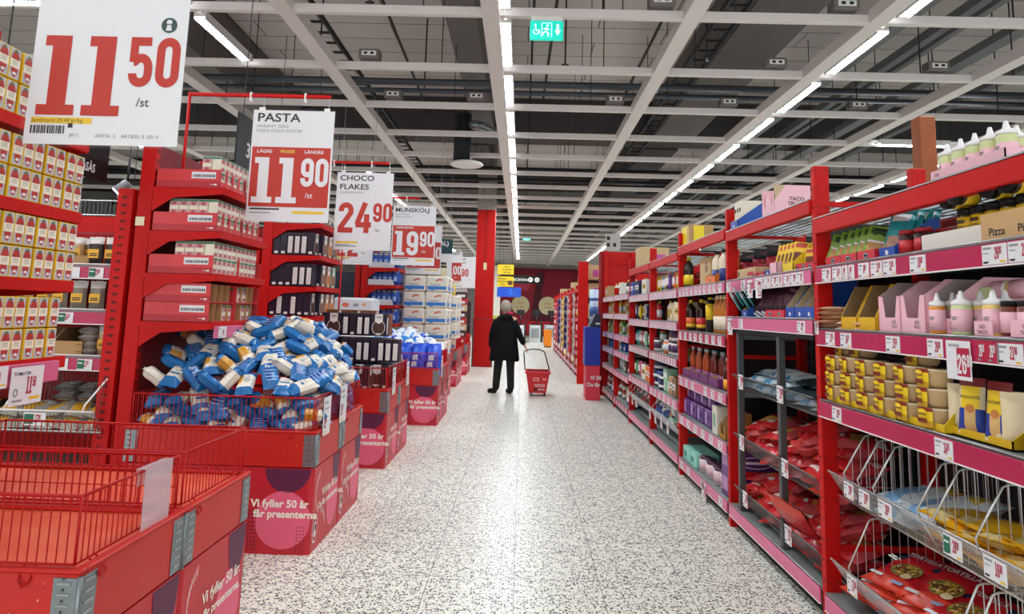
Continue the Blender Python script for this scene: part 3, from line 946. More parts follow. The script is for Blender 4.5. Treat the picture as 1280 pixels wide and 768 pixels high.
def jar(h, r, content, lid, lab=None, lz=(.15, .6), name='jar', cat='jar', lh=.17):
    b_ = MB().lathe([(r * .9, 0), (r, .005), (r, h * (.95 - lh)), (r * .85, h * (1 - lh))], content, 14)
    c_ = MB().lathe([(r * .93, h * (1 - lh)), (r * .95, h * .985), (r * .88, h), (0, h)], lid, 14)
    p_ = [('jar_body', b_), ('lid', c_)]
    if lab is not None:
        l = MB().lathe([(r * 1.012, h * lz[0]), (r * 1.012, h * lz[1])], lab, 14)
        p_.append(('jar_label', l))
    return Proto(name, cat, p_)

def display(w, d, hf, hb, outer, inner=KRAFT, cut=.5, name='display_carton', logo=None, notch=False, label_rect=None):
    """open-fronted shelf carton, front towards -y"""
    t_ = .004
    m = MB()
    m.box(-w / 2, w / 2, -d / 2, d / 2, 0, t_, outer)
    m.box(-w / 2, w / 2, d / 2 - t_, d / 2, t_, hb, inner, yp=outer)
    pr = [(-d / 2, 0), (d / 2, 0), (d / 2, hb), (-d / 2 + d * cut, hb), (-d / 2, hf)]
    for s_ in (-1, 1):
        a, b_ = (s_ * w / 2 - t_, s_ * w / 2) if s_ > 0 else (-w / 2, -w / 2 + t_)
        m.prism(pr, 'x', a, b_, outer)
        m.poly([(s_ * (w / 2 - t_ - .0006), y, z) for y, z in pr], inner)
    if notch:
        m.prism([(-w / 2, 0), (w / 2, 0), (w / 2, hf), (w * .32, hf), (w * .22, hf * .4), (-w * .22, hf * .4), (-w * .32, hf), (-w / 2, hf)], 'y', -d / 2, -d / 2 + t_, outer)
    else:
        m.box(-w / 2, w / 2, -d / 2, -d / 2 + t_, 0, hf, outer)
    parts = [('carton_walls', m)]
    if logo:
        lg = MB(); y = -d / 2 - .0008
        logo(lg, y)
        parts.append(('print', lg))
    return Proto(name, 'display carton', parts)

def pouch(w, h, th, front, parts=(), back=None, name='pouch', cat='bag', lean=0, nu=7, nv=9, seal=.06, wob=.0, seed=0, pu=2.8, pv=3.6):
    """standing or lying flat bag, front towards -y, base on z=0. parts: (u0,u1,v0,v1,mat) print zones"""
    m = MB(); r = random.Random(seed)
    nu, nv = (nu, nv)
    def thick(u, v):
        a = max(0, 1 - abs(2 * u - 1) ** pu) ** .5
        b_ = max(0, 1 - abs((2 * v - 1) / (1 - 2 * seal)) ** pv) ** .5 if seal < v < 1 - seal else 0
        if v < seal or v > 1 - seal: b_ = 0
        return th / 2 * a * b_ + .0012
    us = [i / nu for i in range(nu + 1)]; vs = [0, seal] + [seal + (1 - 2 * seal) * j / nv for j in range(1, nv)] + [1 - seal, 1]
    jit = {(i, j): (r.uniform(-wob, wob), r.uniform(-wob, wob)) for i in range(len(us)) for j in range(len(vs))}
    for sd in (-1, 1):
        k = len(m.v)
        for j, v in enumerate(vs):
            for i, u in enumerate(us):
                px = (u - .5) * w * (1 - .04 * math.sin(math.pi * v))
                m.v.append((px, sd * thick(u, v) + (jit[(i, j)][0] if 0 < i < nu and 0 < j < len(vs) - 1 else 0), v * h + jit[(i, j)][1]))
        n = nu + 1
        for j in range(len(vs) - 1):
            for i in range(nu):
                u = (us[i] + us[i + 1]) / 2; v = (vs[j] + vs[j + 1]) / 2
                mm = front if (sd < 0 or back is None) else back
                for z in parts:
                    if z[0] <= u <= z[1] and z[2] <= v <= z[3] and (len(z) < 6 or z[5] * sd > 0 or z[5] == 0):
                        mm = z[4]
                m.face((k + j * n + i, k + j * n + i + 1, k + (j + 1) * n + i + 1, k + (j + 1) * n + i), mm, True)
    return m

def thrown(mb, name, cat='bag'):
    return Proto(name, cat, [(name, mb)])

def lay(mb):      # turn a standing pouch into one lying on its back, centred, front face up
    k = 0
    zs = [v[2] for v in mb.v]
    c = (max(zs) + min(zs)) / 2
    return mb.xf(0, Matrix.Rotation(math.radians(-90), 4, 'X') @ Matrix.Translation((0, 0, -c)))

def row(proto, label, px0, px1, n, x, z, rz=FX, group=None, back=0, jit=.0):
    y0, y1 = yp(px0, x), yp(px1, x)
    for i in range(n):
        y = y0 + (y1 - y0) * (i / (n - 1) if n > 1 else .5)
        proto.put(label.replace('#', rowpos(i, n)), (x + rnd.uniform(-jit, jit), y, z), rz + rnd.uniform(-.05, .05), group if n > 1 else None)
# ================================================================== goods on the nearest right bay
rnd = random.Random(11)
Z1, Z2, Z3 = 1.782, 1.462, 1.102
# on top: squeeze bottles in a pink tray
sq_lime = squeeze('d3dc9c', lz=(.02, .078)); sq_or = squeeze('e8952a'); sq_gr = squeeze('cfe0a0'); sq_ye = squeeze('f0cf70')
yc = (2.715 + 2.335) / 2
pink_tray = Proto('bottle_tray', 'tray', [('tray_walls', MB().box(-.2, .2, -.08, .08, 0, .004, PINKC).box(-.2, .2, -.08, -.076, 0, .055, PINKC).box(-.2, .2, .076, .08, 0, .055, PINKC).box(-.2, -.196, -.08, .08, 0, .055, PINKC).box(.196, .2, -.08, .08, 0, .055, PINKC)),
    ('print', MB().geo2(text2('GO', .01), (-.17, -.0806, .03), HX, HZ, INK, .018).geo2(text2('TACO', .01), (-.18, -.0806, .012), HX, HZ, INK, .016))])
pink_tray.put('pink cardboard tray on the top deck under the white-capped bottles', (1.70, yc - .19, 2.045), FX)
for r_ in range(2):
    for i in range(5 if r_ == 0 else 4):
        y = 2.49 - .077 * i - (.03 if r_ else 0)
        sq_lime.put('white-capped pink-labelled bottle in tray atop rack, %s row, %s' % (('front', 'back')[r_], rowpos(i, 5 - r_)), (1.665 + r_ * .072, y, 2.05), FX, 'bottles in the tray on the rack top', scale=.98)

# first shelf
GRN = mat('7aa63a', .35, vary=.1, scale=25); GRND = mat('4a6f22', .4, vary=.1, scale=25)
gp = pouch(.12, .158, .02, GRN, [(.1, .9, .7, .93, mat('2c5a2a')), (.15, .85, .15, .5, mat('c99a5a')), (.35, .65, .8, .9, INK)])
green_pouch = Proto('herb_pouch', 'bag', [('pouch_body', gp), ('print', MB().disc((0, -.0105, .115), HX, HZ, .026, .01, mat('10222c')).rect((-.045, -.0122, .075), HX, HZ, .09, .01, PAPER))])
def oval(lg, y):
    lg.disc((0, y, .022), HX, HZ, .022, .014, INK); lg.disc((0, y - .0005, .022), HX, HZ, .019, .011, PAPER); lg.disc((0, y - .001, .022), HX, HZ, .016, .008, INK)
REDC = mat('d3283a', .45)
red_tray = display(.15, .2, .045, .06, REDC, REDC, .9, 'packet_tray', oval)
for i, px in enumerate((1037, 1056, 1078)):
    red_tray.put('low red tray with oval logo on first shelf below green packets, %s' % rowpos(i, 3), (1.68, yp(px, 1.58), Z1), FX, 'red trays under the green packets')
for i, px in enumerate((1041, 1052, 1061, 1070, 1078, 1087)):
    green_pouch.put('green packet leaning in red tray on first shelf, %s of six' % rowpos(i, 6), (1.635, yp(px, 1.635), Z1 + .012), group='leaning green packets', rot=(math.radians(-12), math.radians(14), FX + .7))
BLUEC = mat('1c4fa8', .45)
def mark_b(lg, y):
    lg.poly([(-.012, y, .012), (.012, y, .012), (.012, y, .026), (0, y, .034), (-.012, y, .03)], PAPER)
blue_carton = display(.12, .2, .045, .17, BLUEC, KRAFTL, .8, 'display_carton', mark_b)
blue_carton.put('blue display carton on first shelf holding teal packets', (1.69, yp(1107, 1.6), Z1), FX)
TEAL = mat('1f9aa0', .35, vary=.1)
teal_pouch = thrown(pouch(.12, .17, .022, TEAL, [(.1, .9, .1, .4, mat('c79b80')), (.2, .8, .72, .9, PAPER)]), 'crispbread_pouch')
for i in range(4):
    teal_pouch.put('teal packet standing in the blue carton on first shelf, %s' % (nth(i) + ' from the front'), (1.635 + .035 * i, yp(1110, 1.62), Z1 + .035 + .005 * i), group='teal packets in the blue carton', rot=(math.radians(-16), .1, FX + .35), scale=1.05)
redjar = jar(.11, .036, mat('3a1410', .3), mat('a8141c', .4), mat('c8242a', .45), (.12, .6))
for i, (px, x) in enumerate(((1131, 1.64), (1151, 1.65), (1176, 1.74), (1204, 1.74), (1228, 1.74))):
    redjar.put('red-lidded jar behind the long white tray on first shelf, %s of five' % rowpos(i, 5), (x, yp(px, x), Z1), FX, 'red-lidded jars on first shelf')
tray_w = Proto('jar_tray', 'tray', [('tray_walls', MB().box(.004, .24, -.62, -.004, 0, .058, KRAFTL).box(0, .004, -.34, 0, 0, .068, mat('e6e0d4', .6)).box(0, .24, -.004, 0, 0, .068, mat('e6e0d4', .6))), ('kraft_front', MB().box(-.001, .004, -.62, -.34, 0, .1, mat('cfa874', .7)).box(0, .24, -.624, -.62, 0, .085, KRAFT).geo2(text2('Pizza', .012), (-.0018, -.375, .022), (0, -1, 0), HZ, INK, .038).geo2(text2('Pizza', .012), (-.0018, -.505, .022), (0, -1, 0), HZ, INK, .038))])
tray_w.put('long low tray on first shelf, white end and handwritten kraft front', (1.60, yp(1147, 1.6), Z1), 0)
YLAB = mat('e6bb1c', .45, vary=.05)
YJ = .034
yjar = Proto('yellow_label_jar', 'jar', [('jar_body', MB().lathe([(.031, 0), (.034, .004), (.034, .058), (.03, .066)], mat('3a2c12', .25), 16)), ('jar_label', MB().lathe([(.0345, .008), (.0345, .054)], YLAB, 16).rect((-.016, -.0352, .03), HX, HZ, .032, .014, mat('4a3512')).rect((-.012, -.0352, .016), HX, HZ, .024, .006, mat('8a6a20'))), ('lid', MB().lathe([(.031, .064), (.0335, .066), (.0335, .085), (.031, .088), (0, .088)], BLACK, 16))])
for i in range(6):
    yjar.put('yellow-labelled black-lidded jar standing in long tray on first shelf, %s' % rowpos(i, 6), (1.65, 2.375 - .072 * i, Z1 + .059), FX + .2, 'yellow-labelled jars standing in the tray')
for i, (x, y, z, yaw) in enumerate(((1.665, 2.39, 1.964, -96), (1.64, 2.315, 1.964, -88), (1.66, 2.19, 1.964, -78), (1.655, 2.09, 1.964, -84))):
    yjar.put('fallen yellow-labelled jar lying on others in tray, lid towards the aisle, %s' % rowpos(i, 4), (x, y, z), group='jars lying on top of the others', rot=(math.radians(90), 0, math.radians(yaw)))

# second shelf
sach = thrown(pouch(.15, .2, .02, mat('e3b58f', .4, vary=.15), [(.1, .9, .75, .95, mat('f2d9c4')), (.2, .8, .2, .6, mat('c9855c'))]), 'sachet')
lay_s = Proto('sachet', 'bag', [('sachet_body', lay(pouch(.13, .2, .022, mat('e6bd9c', .4, vary=.15), [(.1, .9, .75, .95, mat('f6e2d2')), (.2, .8, .2, .6, mat('cf8f66'))])))])
for i in range(5):
    lay_s.put('flat beige sachet in stack at far end of second shelf, %s from bottom' % nth(i), (1.64 - .01 * (i % 2), 3.34, Z2 + .012 + .022 * i), group='beige sachets stacked on second shelf', rot=(0, 0, FX + .12 * (i % 3 - 1)))
YC = mat('e2b21c', .5)
carton_y = display(.145, .25, .06, .21, YC, KRAFTD, .3, 'display_carton')
for i, px in enumerate((1055, 1077)):
    carton_y.put('nearly empty yellow and brown display carton on second shelf, %s' % ('left', 'right')[i], (1.70, yp(px, 1.58), Z2), FX, 'yellow display cartons')
    for k in range(2):
        lay_s.put('beige sachet left in the %s yellow carton on second shelf, %s' % (('left', 'right')[i], ('lower', 'upper')[k]), (1.64, yp(px, 1.62), Z2 + .02 + .024 * k), group=None, rot=(.25, 0, FX + .4), scale=.75)
def go_taco(lg, y):
    lg.geo2(text2('GO', .01, 'CENTER'), (.03, y, .035), HX, HZ, INK, .02); lg.geo2(text2('TACO', .01, 'CENTER'), (.03, y, .018), HX, HZ, INK, .016)
carton_p = display(.17, .25, .15, .215, PINKC, mat('b9a8a6', .7), .35, 'display_carton', go_taco, notch=True)
for i, px in enumerate((1103, 1130, 1163)):
    carton_p.put('pink display carton with notched front on second shelf, %s' % rowpos(i, 3), (1.71 + .03 * (i == 2), yp(px, 1.58) , Z2), FX, 'pink display cartons')
pinkbag = thrown(pouch(.13, .16, .03, mat('e9a5b0', .4, vary=.1), [(.1, .9, .1, .35, mat('7b2430')), (.3, .7, .6, .9, mat('e8c64a'))]), 'taco_spice_pouch')
for i, px in enumerate((1107, 1110, 1132, 1135)):
    pinkbag.put('pink pouch inside %s pink display carton on second shelf, %s' % (('left', 'middle')[i // 2], ('front', 'back')[i % 2]), (1.66 + .05 * (i % 2), yp(px, 1.66), Z2 + .02), group='pink pouches in display cartons', rot=(math.radians(-18), 0, FX + .3))
sq_or.put('orange squeeze bottle with pink label on second shelf, leftmost bottle', (1.60, yp(1163, 1.6), Z2), FX + .35, 'squeeze bottles on second shelf', scale=(.88, .88, .98))
sq_or.put('second orange squeeze bottle, tucked just behind the leftmost one', (1.655, yp(1168, 1.655), Z2), FX + .35, 'squeeze bottles on second shelf', scale=(.88, .88, .98))
sq_gr.put('green squeeze bottle with pink label, second at front of second shelf', (1.595, yp(1192, 1.595), Z2), FX + .3, 'squeeze bottles on second shelf', scale=(.98, .98, 1))
sq_gr.put('green squeeze bottle behind the front green one on second shelf', (1.665, yp(1182, 1.665), Z2), FX + .3, 'squeeze bottles on second shelf', scale=(.95, .95, 1))
sq_ye.put('yellow squeeze bottle standing half behind small pink tray', (1.60, yp(1231, 1.6), Z2), FX + .3, 'squeeze bottles on second shelf', scale=(.95, .95, 1))
sq_ye.put('yellow squeeze bottle left of the pink tray, second row', (1.66, yp(1216, 1.66), Z2), FX + .3, 'squeeze bottles on second shelf', scale=(.95, .95, 1))
sq_ye.put('yellow squeeze bottle at right end beside brown jars', (1.655, yp(1246, 1.655), Z2), FX + .3, 'squeeze bottles on second shelf', scale=(.95, .95, 1))
for i, (x, px, z) in enumerate(((1.70, 1203, 1.61), (1.74, 1232, 1.63), (1.74, 1262, 1.63))):
    (sq_gr if i == 0 else sq_ye).put('squeeze bottle lying behind, white cap to the left, %s of three' % rowpos(i, 3), (x, yp(px, x) - .1, z), group='squeeze bottles lying down', rot=(math.radians(-90), 0, math.radians(-12 + 10 * i)))
low_p = Proto('low_pink_tray', 'tray', [('tray_walls', MB().box(0, .14, -.47, 0, 0, .004, PINKC).box(0, .004, -.09, 0, 0, .052, PINKC).box(0, .004, -.47, -.17, 0, .058, PINKC).box(0, .14, -.004, 0, 0, .052, PINKC)), ('print', MB().geo2(text2('GO', .01), (-.001, -.03, .028), UXR, HZ, INK, .018).geo2(text2('TACO', .01), (-.001, -.02, .01), UXR, HZ, INK, .017).geo2(text2('GO', .01), (-.001, -.22, .032), UXR, HZ, INK, .018).geo2(text2('TACO', .01), (-.001, -.21, .014), UXR, HZ, INK, .017))])
low_p.put('low pink tray on second shelf in front of jars and yellow bottles', (1.565, yp(1205, 1.565), Z2), 0)
bj = jar(.115, .034, mat('6e2c1c', .3), BLACK, PINKC, (.1, .68), lh=.15)
for i in range(5):
    bj.put('brown salsa jar with black lid and pink label, %s in the pink tray' % rowpos(i, 5), (1.605, yp(1254, 1.605) - .073 * i, Z2 + .005), FX, 'brown salsa jars')

# third shelf: soft tortilla cups with yellow cards
TB = mat('c9a878', .5, vary=.12, scale=40)
cup = MB().lathe([(.036, 0), (.044, .012), (.05, .05), (.051, .058), (.048, .06), (.0, .06)], TB, 16)
cup.lathe([(.0512, .053), (.0525, .056), (.0512, .06)], mat('e0cda6', .4), 16)
card = MB()
for i in range(6):
    a0 = math.radians(-90 - 32 + i * 11); a1 = math.radians(-90 - 32 + (i + 1) * 11)
    for z0, z1, mm in ((.0, .018, mat('c8991a', .5)), (.018, .048, mat('f3d022', .45)), (.048, .06, mat('8e2f1c', .5))):
        r0 = .051 + .004; r1 = .055 + .002
        card.poly([(r0 * math.cos(a0), r0 * math.sin(a0), z0), (r0 * math.cos(a1), r0 * math.sin(a1), z0), (r1 * math.cos(a1), r1 * math.sin(a1), z1), (r1 * math.cos(a0), r1 * math.sin(a0), z1)], mm)
card.rect((-.018, -.0585, .036), HX, HZ, .036, .006, mat('8a6a10')).rect((-.02, -.0585, .012), HX, HZ, .04, .014, mat('7a2a16')).disc((0, -.058, .048), HX, HZ, .018, .007, mat('f3d022', .45))
wrapc = Proto('tortilla_cup', 'food pack', [('cup_body', cup), ('card_sleeve', card)])
cols = [1041, 1059, 1079, 1102, 1128, 1156]
for c_, px in enumerate(cols):
    for k in range(4 if c_ in (0, 1, 4) else 3):
        y = yp(px, 1.60)
        wrapc.put('round tortilla pack with yellow card, %s stack on third shelf, %s from bottom' % (rowpos(c_, 6), nth(k)), (1.605 + (.05 if k == 3 else 0), y, Z3 + .012 + .0725 * k), FX + .12 * ((c_ + k) % 3 - 1), 'round tortilla packs', scale=1.18)
tray_y = display(.27, .25, .03, .1, mat('e3c21c', .5), KRAFTL, .25, 'display_carton')
for i, px in enumerate((1048, 1089, 1142)):
    tray_y.put('low yellow tray under tortilla packs on third shelf, %s' % rowpos(i, 3), (1.69, yp(px, 1.58), Z3), FX, 'yellow trays under tortilla packs')
tray_k = display(.3, .2, .03, .16, mat('e0b51c', .5), KRAFTL, .9, 'display_carton')
tray_k.put('yellow and brown display carton on third shelf holding bread pockets', (1.69, yp(1206, 1.58) + .02, Z3), FX)
BRD = mat('e8d6ac', .5, vary=.08, scale=30)
pk = pouch(.085, .2, .035, BRD, [(.0, 1, .86, 1, mat('7d1f22')), (.08, .92, .42, .86, mat('f2cb1c')), (.0, .3, .06, .42, mat('1f3d9a')), (.7, 1, .06, .42, mat('1f3d9a')), (.3, .7, .06, .44, mat('d9b070'))])
pockets = Proto('bread_pocket_pack', 'food pack', [('pack_body', pk), ('print', MB().geo2(text2('POCKETS', .012, 'CENTER'), (0, -.0195, .124), HX, HZ, INK, .0145).disc((0, -.019, .09), HX, HZ, .015, .015, mat('c97f3a')))])
for i, (px, x) in enumerate(((1196, 1.61), (1226, 1.60))):
    pockets.put('pack of bread pockets, yellow and blue, %s in carton on third shelf' % ('left', 'right')[i], (x, yp(px, x), Z3 + .012), FX + .1, 'packs of bread pockets', rot=(math.radians(-8), 0, FX + .55 - .25 * i))
plain = thrown(pouch(.1, .17, .03, BRD, []), 'bread_pack')
for i in range(4):
    plain.put('plain beige bread pack behind the pockets on third shelf, %s from left' % nth(i), (1.63, (yp(1188, 1.63), yp(1240, 1.63), yp(1247, 1.63), yp(1254, 1.63))[i], Z3 + .012), group='plain bread packs', rot=(math.radians(-8), 0, FX + .9))
kb = Proto('pizza_carton', 'display carton', [('carton_walls', MB().box(0, .3, -.3, 0, 0, .004, KRAFT).box(0, .004, -.3, 0, 0, .06, mat('e2d5bd', .6)).prism([(0, 0), (.3, 0), (.3, .18), (.06, .18), (0, .06)], 'y', -.004, 0, mat('8a5a34', .8)).box(.296, .3, -.3, 0, 0, .18, KRAFT)), ('print', MB().geo2(text2('Pizza', .012), (-.001, -.09, .015), UXR, HZ, INK, .05))])
kb.put('kraft pizza carton with handwritten front at right end of third shelf', (1.575, yp(1259, 1.575), Z3), 0)
pz = thrown(pouch(.12, .14, .02, mat('efe6d2', .5), [(.15, .85, .2, .8, mat('b8281f'))]), 'pizza_base_pack')
pz.put('white and red pack standing in the kraft pizza carton', (1.62, 2.0, Z3 + .01), FX)

# baskets
def flat(w, h, th, front, parts, seed, wob=.006):
    return lay(pouch(w, h, th, front, parts, nu=8, nv=9, wob=wob, seed=seed))
PLW = mat('dfe6ea', .25, vary=.1, scale=12); PLB = mat('7fb0d8', .3); YB = mat('f0b41e', .3, vary=.12, scale=18); DG = mat('1d2a26', .3, vary=.3, scale=18)
mix_w = thrown(flat(.26, .34, .07, PLW, [(.1, .5, .1, .5, PLB), (.5, .9, .6, .9, mat('e8c030')), (.1, .4, .65, .9, mat('b85a4a'))], 3), 'snack_bag')
yel_b = thrown(flat(.2, .3, .05, YB, [(.2, .8, .6, .9, mat('d98a14')), (.1, .6, .1, .3, mat('e6cf8a'))], 4), 'yellow_snack_bag')
drk_b = thrown(flat(.24, .3, .06, DG, [(.2, .8, .5, .85, mat('2f4a3a'))], 5), 'dark_snack_bag')
red_s = thrown(flat(.18, .28, .05, mat('c2202c', .3, vary=.12), [(.2, .8, .5, .85, mat('e8e2da'))], 6), 'red_snack_bag')
def throw_row(proto, label, px0, px1, n, zs, x=1.79, group=None, tilt=.25):
    y0, y1 = yp(px0, 1.5), yp(px1, 1.5)
    i = 0
    for li, z in enumerate(zs):
        for k in range(n):
            y = y0 + (y1 - y0) * ((k + .5) / n)
            proto.put(label % (rowpos(k, n), ('bottom', 'second', 'third', 'top')[li] if len(zs) > 1 else 'single'), (x + .03 * ((k + li) % 2), y, z + .012 * (k % 2)), group=group, rot=(rnd.uniform(-.08, .12) + tilt, rnd.uniform(-.12, .12), FX + rnd.uniform(-.25, .25)))
throw_row(mix_w, 'white and blue snack bag in upper wire basket, %s, %s layer', 1042, 1100, 2, (.68, .735), group='white snack bags in the upper basket', tilt=.15)
throw_row(yel_b, 'yellow bag in the upper wire basket, %s, %s layer', 1098, 1215, 4, (.66, .705, .75), x=1.76, group='yellow bags in the upper basket', tilt=-.15)
throw_row(drk_b, 'dark bag in the right half of upper wire basket, %s, %s layer', 1215, 1290, 2, (.665, .725, .785), group='dark bags in the upper basket', tilt=.12)
throw_row(red_s, 'red and white bag at right end of upper wire basket, %s, %s layer', 1262, 1310, 1, (.68,), x=1.68, tilt=-.4)
# tortilla chips
TR = mat('c5202a', .28, vary=.14, scale=12); TRO = mat('d8422c', .3, vary=.12, scale=14)
def foodmat(name, cols, sc_):
    m, nt, b = node_mat(name)
    tc = N(nt, 'ShaderNodeTexCoord'); vo = N(nt, 'ShaderNodeTexVoronoi'); vo.inputs['Scale'].default_value = sc_
    nt.links.new(tc.outputs['Object'], vo.inputs['Vector'])
    sp = N(nt, 'ShaderNodeSeparateColor'); nt.links.new(vo.outputs['Color'], sp.inputs[0])
    r = ramp(nt, [(i / (len(cols) - 1), rgb(c)) for i, c in enumerate(cols)])
    r.color_ramp.interpolation = 'CONSTANT'
    nt.links.new(sp.outputs[0], r.inputs[0]); nt.links.new(r.outputs[0], b.inputs['Base Color'])
    b.inputs['Roughness'].default_value = .4
    return m
FOOD = foodmat('printed_food', ('5a4a22', 'd8b648', '8a8a34', 'e8cf80', '7a3a22', 'c89a3a', 'efe0a8'), 75); FOODG = mat('8a7f3a', .5, vary=.4, scale=90)
def chip_mesh(seed):
    mb = pouch(.25, .34, .055, TR, [(.0, 1, .0, .07, TRO), (.0, 1, .1, .22, TRO)], nu=9, nv=11, wob=.005, seed=seed)
    g = MB()
    m_ = lay(mb)
    return m_
chips = []
for s_ in range(3):
    m_ = chip_mesh(20 + s_)
    pr = MB()
    zt = .031
    pr.geo2(text2('TORTILLA', .015, 'CENTER'), (0, .085, zt), HX, HY, PAPER, .04)
    pr.disc((.02, -.03, zt - .001), HX, HY, .075, .058, FOODG).disc((.02, -.03, zt), HX, HY, .065, .05, FOOD).disc((.06, -.075, zt + .0005), HX, HY, .025, .02, mat('f0dcae', .5))
    pr.rect((-.1, -.13, zt - .006), HX, HY, .07, .02, PAPER).rect((.03, -.14, zt - .008), HX, HY, .06, .022, mat('9fb7dc'))
    pr.disc((-.09, .06, zt - .004), HX, HY, .018, .018, mat('16233f'))
    chips.append(Proto('tortilla_bag', 'snack bag', [('bag_body', m_), ('print', pr)]))
i = 0
spots = []
for li, z in enumerate((.265, .315, .365)):
    for k in range(5):
        spots.append((1.75 + .03 * li + .04 * (k % 2), 3.2 - .2 * k - .04 * li, z + .01 * (k % 2), li, k))
for x, y, z, li, k in spots:
    chips[(li + k) % 3].put('red tortilla chip bag in lower wire basket, %s, %s layer' % (rowpos(k, 5), ('bottom', 'middle', 'top')[li]), (x, y, z), group='tortilla bags in the lower wire basket', rot=(.24 + rnd.uniform(-.08, .08), rnd.uniform(-.15, .1), FX + .25 + rnd.uniform(-.35, .35)))

# ================================================================== second bay
tb = MB().box(-.105, .105, -.115, .115, 0, .004, PINKC).box(-.105, -.101, -.115, .115, 0, .2, PINKC).box(.101, .105, -.115, .115, 0, .2, mat('c8b08a', .8)).box(-.105, .105, .111, .115, 0, .2, mat('c8b08a', .8))
tb.prism([(-.105, 0), (.105, 0), (.105, .14), (.09, .16), (.06, .05), (.02, .15), (-.02, .15), (-.06, .05), (-.09, .16), (-.105, .16)], 'y', -.115, -.111, PINKC)
bx = Proto('taco_carton', 'display carton', [('carton_walls', tb), ('side_panel', MB().poly([(.1056, .115, 0), (.1056, -.115, 0), (.1056, -.115, .1), (.1056, -.04, .2), (.1056, .115, .2)], PINKC).geo2(text2('TACO', .02), (.1065, -.02, .1), HY, HZ, INK, .034).geo2(text2('TRUCK', .02), (.1065, -.03, .068), HY, HZ, INK, .034))])
bx.put('pink carton with notched front standing on top of the second bay', (1.715, 4.165, 2.158), FX)
bc = display(.16, .26, .06, .2, BLUEC, KRAFTL, .75, 'display_carton', mark_b)
bc.put('blue carton with white boxes on top of second bay, beside upright', (1.70, yp(917, 1.58), 2.158), FX)
wb = Proto('white_box', 'box', [('box_body', rbox(.05, .16, .2, mat('e6ddc8', .6), .003)), ('print', MB().rect((-.015, -.0805, .12), HX, HZ, .03, .03, INK))])
for i in range(3):
    wb.put('white box standing in blue carton on top of second bay, %s' % rowpos(i, 3), (1.68, yp(917, 1.58) + .05 - .05 * i, 2.165), FX, 'white boxes in the blue carton')
kc = Proto('kraft_carton', 'carton', [('box_body', rbox(.36, .2, .075, KRAFTL, .003)), ('print', MB().disc((-.15, -.1008, .04), HX, HZ, .015, .02, INK).rect((.03, -.1008, .02), HX, HZ, .12, .025, mat('d0405a')))])
kc.put('low kraft carton with round black logo at far end of first shelf, second bay', (1.70, 4.6, Z1), FX)
tub = jar(.19, .052, mat('a8202e', .45, vary=.1), mat('1f2a36', .5), mat('c03a48', .5), (.2, .6), 'popcorn_tub', 'tub', lh=.2)
for i, px in enumerate((930, 947, 964)):
    tub.put('red tub with dark lid on first shelf of second bay, %s of three' % rowpos(i, 3), (1.86, yp(px, 1.86), Z1 + .03), FX, 'red tubs with dark lids')
for i, px in enumerate((934, 942)):
    red_tray.put('small red tray on first shelf of second bay, %s before blue carton' % ('left', 'right')[i], (1.67, yp(px, 1.57), Z1), FX, scale=.7)
blue_carton.put('small blue carton on first shelf of second bay', (1.67, yp(951, 1.57), Z1), FX, scale=.75)
display(.11, .2, .07, .1, PINKC, KRAFTL, .8).put('small pink carton beside yellow carton, first shelf of second bay', (1.67, yp(963, 1.57), Z1), FX)
display(.15, .2, .05, .17, mat('efcb1e', .45), KRAFTL, .6).put('yellow display carton on first shelf of second bay', (1.67, yp(981, 1.57), Z1), FX)
spice = thrown(pouch(.1, .14, .016, mat('e9c22a', .4), [(.15, .85, .15, .5, mat('6a3a1a')), (.2, .8, .7, .9, mat('b8321e'))]), 'spice_packet')
for i in range(5):
    spice.put('yellow spice packet leaning in the yellow carton, %s of five' % rowpos(i, 5), (1.62, yp(973 + i * 5, 1.62), Z1 + .04), group='spice packets in the yellow carton', rot=(math.radians(-10), math.radians(10), FX + .6))
Proto('yellow_box', 'carton', [('box_body', rbox(.2, .2, .17, mat('efcb1e', .5), .003)), ('print', MB().rect((-.06, -.1008, .08), HX, HZ, .09, .06, mat('3a2a10')))]).put('yellow box with dark barcode on first shelf of second bay', (1.78, 3.82, Z1), FX)
for i, px in enumerate((991, 1000, 1008)):
    red_tray.put('red logo tray at right end of first shelf, second bay, %s' % rowpos(i, 3), (1.67, yp(px, 1.57) + .03, Z1), FX, 'red trays in second bay', scale=.85)
    spice.put('spice packet standing in red tray at right end, second bay, %s' % rowpos(i, 3), (1.64, yp(px, 1.64), Z1 + .02), group='packets in red trays', rot=(math.radians(-8), 0, FX + .4), scale=.8)
# second shelf of second bay
Z2b = 1.512
blue_carton.put('blue carton with teal packets at far end of second shelf, second bay', (1.68, yp(925, 1.57), Z2b), FX, scale=1.0)
for i in range(4):
    teal_pouch.put('teal packet leaning out of blue carton, second shelf of second bay, %s' % rowpos(i, 4), (1.60 + .03 * (i // 2), 4.72 - .06 * i, Z2b + .05 + .035 * (i % 2)), group='teal packets in second bay', rot=(math.radians(35), math.radians(30), FX))
PUR = mat('35162a', .3, vary=.2, scale=18)
plum = thrown(pouch(.13, .2, .024, PUR, [(.1, .9, .0, .1, PAPER), (.2, .8, .3, .6, mat('5a2a3a')), (.25, .75, .72, .88, mat('8a5a6a'))]), 'dried_fruit_pouch')
for i, px in enumerate((933, 940, 947, 954, 960, 966, 972, 978)):
    plum.put('dark purple pouch leaning on second shelf of second bay, %s of eight' % rowpos(i, 8), (1.63, yp(px, 1.63), Z2b + .015), group='leaning dark purple pouches', rot=(math.radians(-12), math.radians(28 - i * 2), FX + .5))
for i, px in enumerate((960, 971)):
    red_tray.put('red logo tray before purple pouches on second shelf, second bay, %s' % ('left', 'right')[i], (1.66, yp(px, 1.57), Z2b), FX)
bcc = display(.12, .24, .06, .21, BLUEC, KRAFTL, .45, 'display_carton', mark_b)
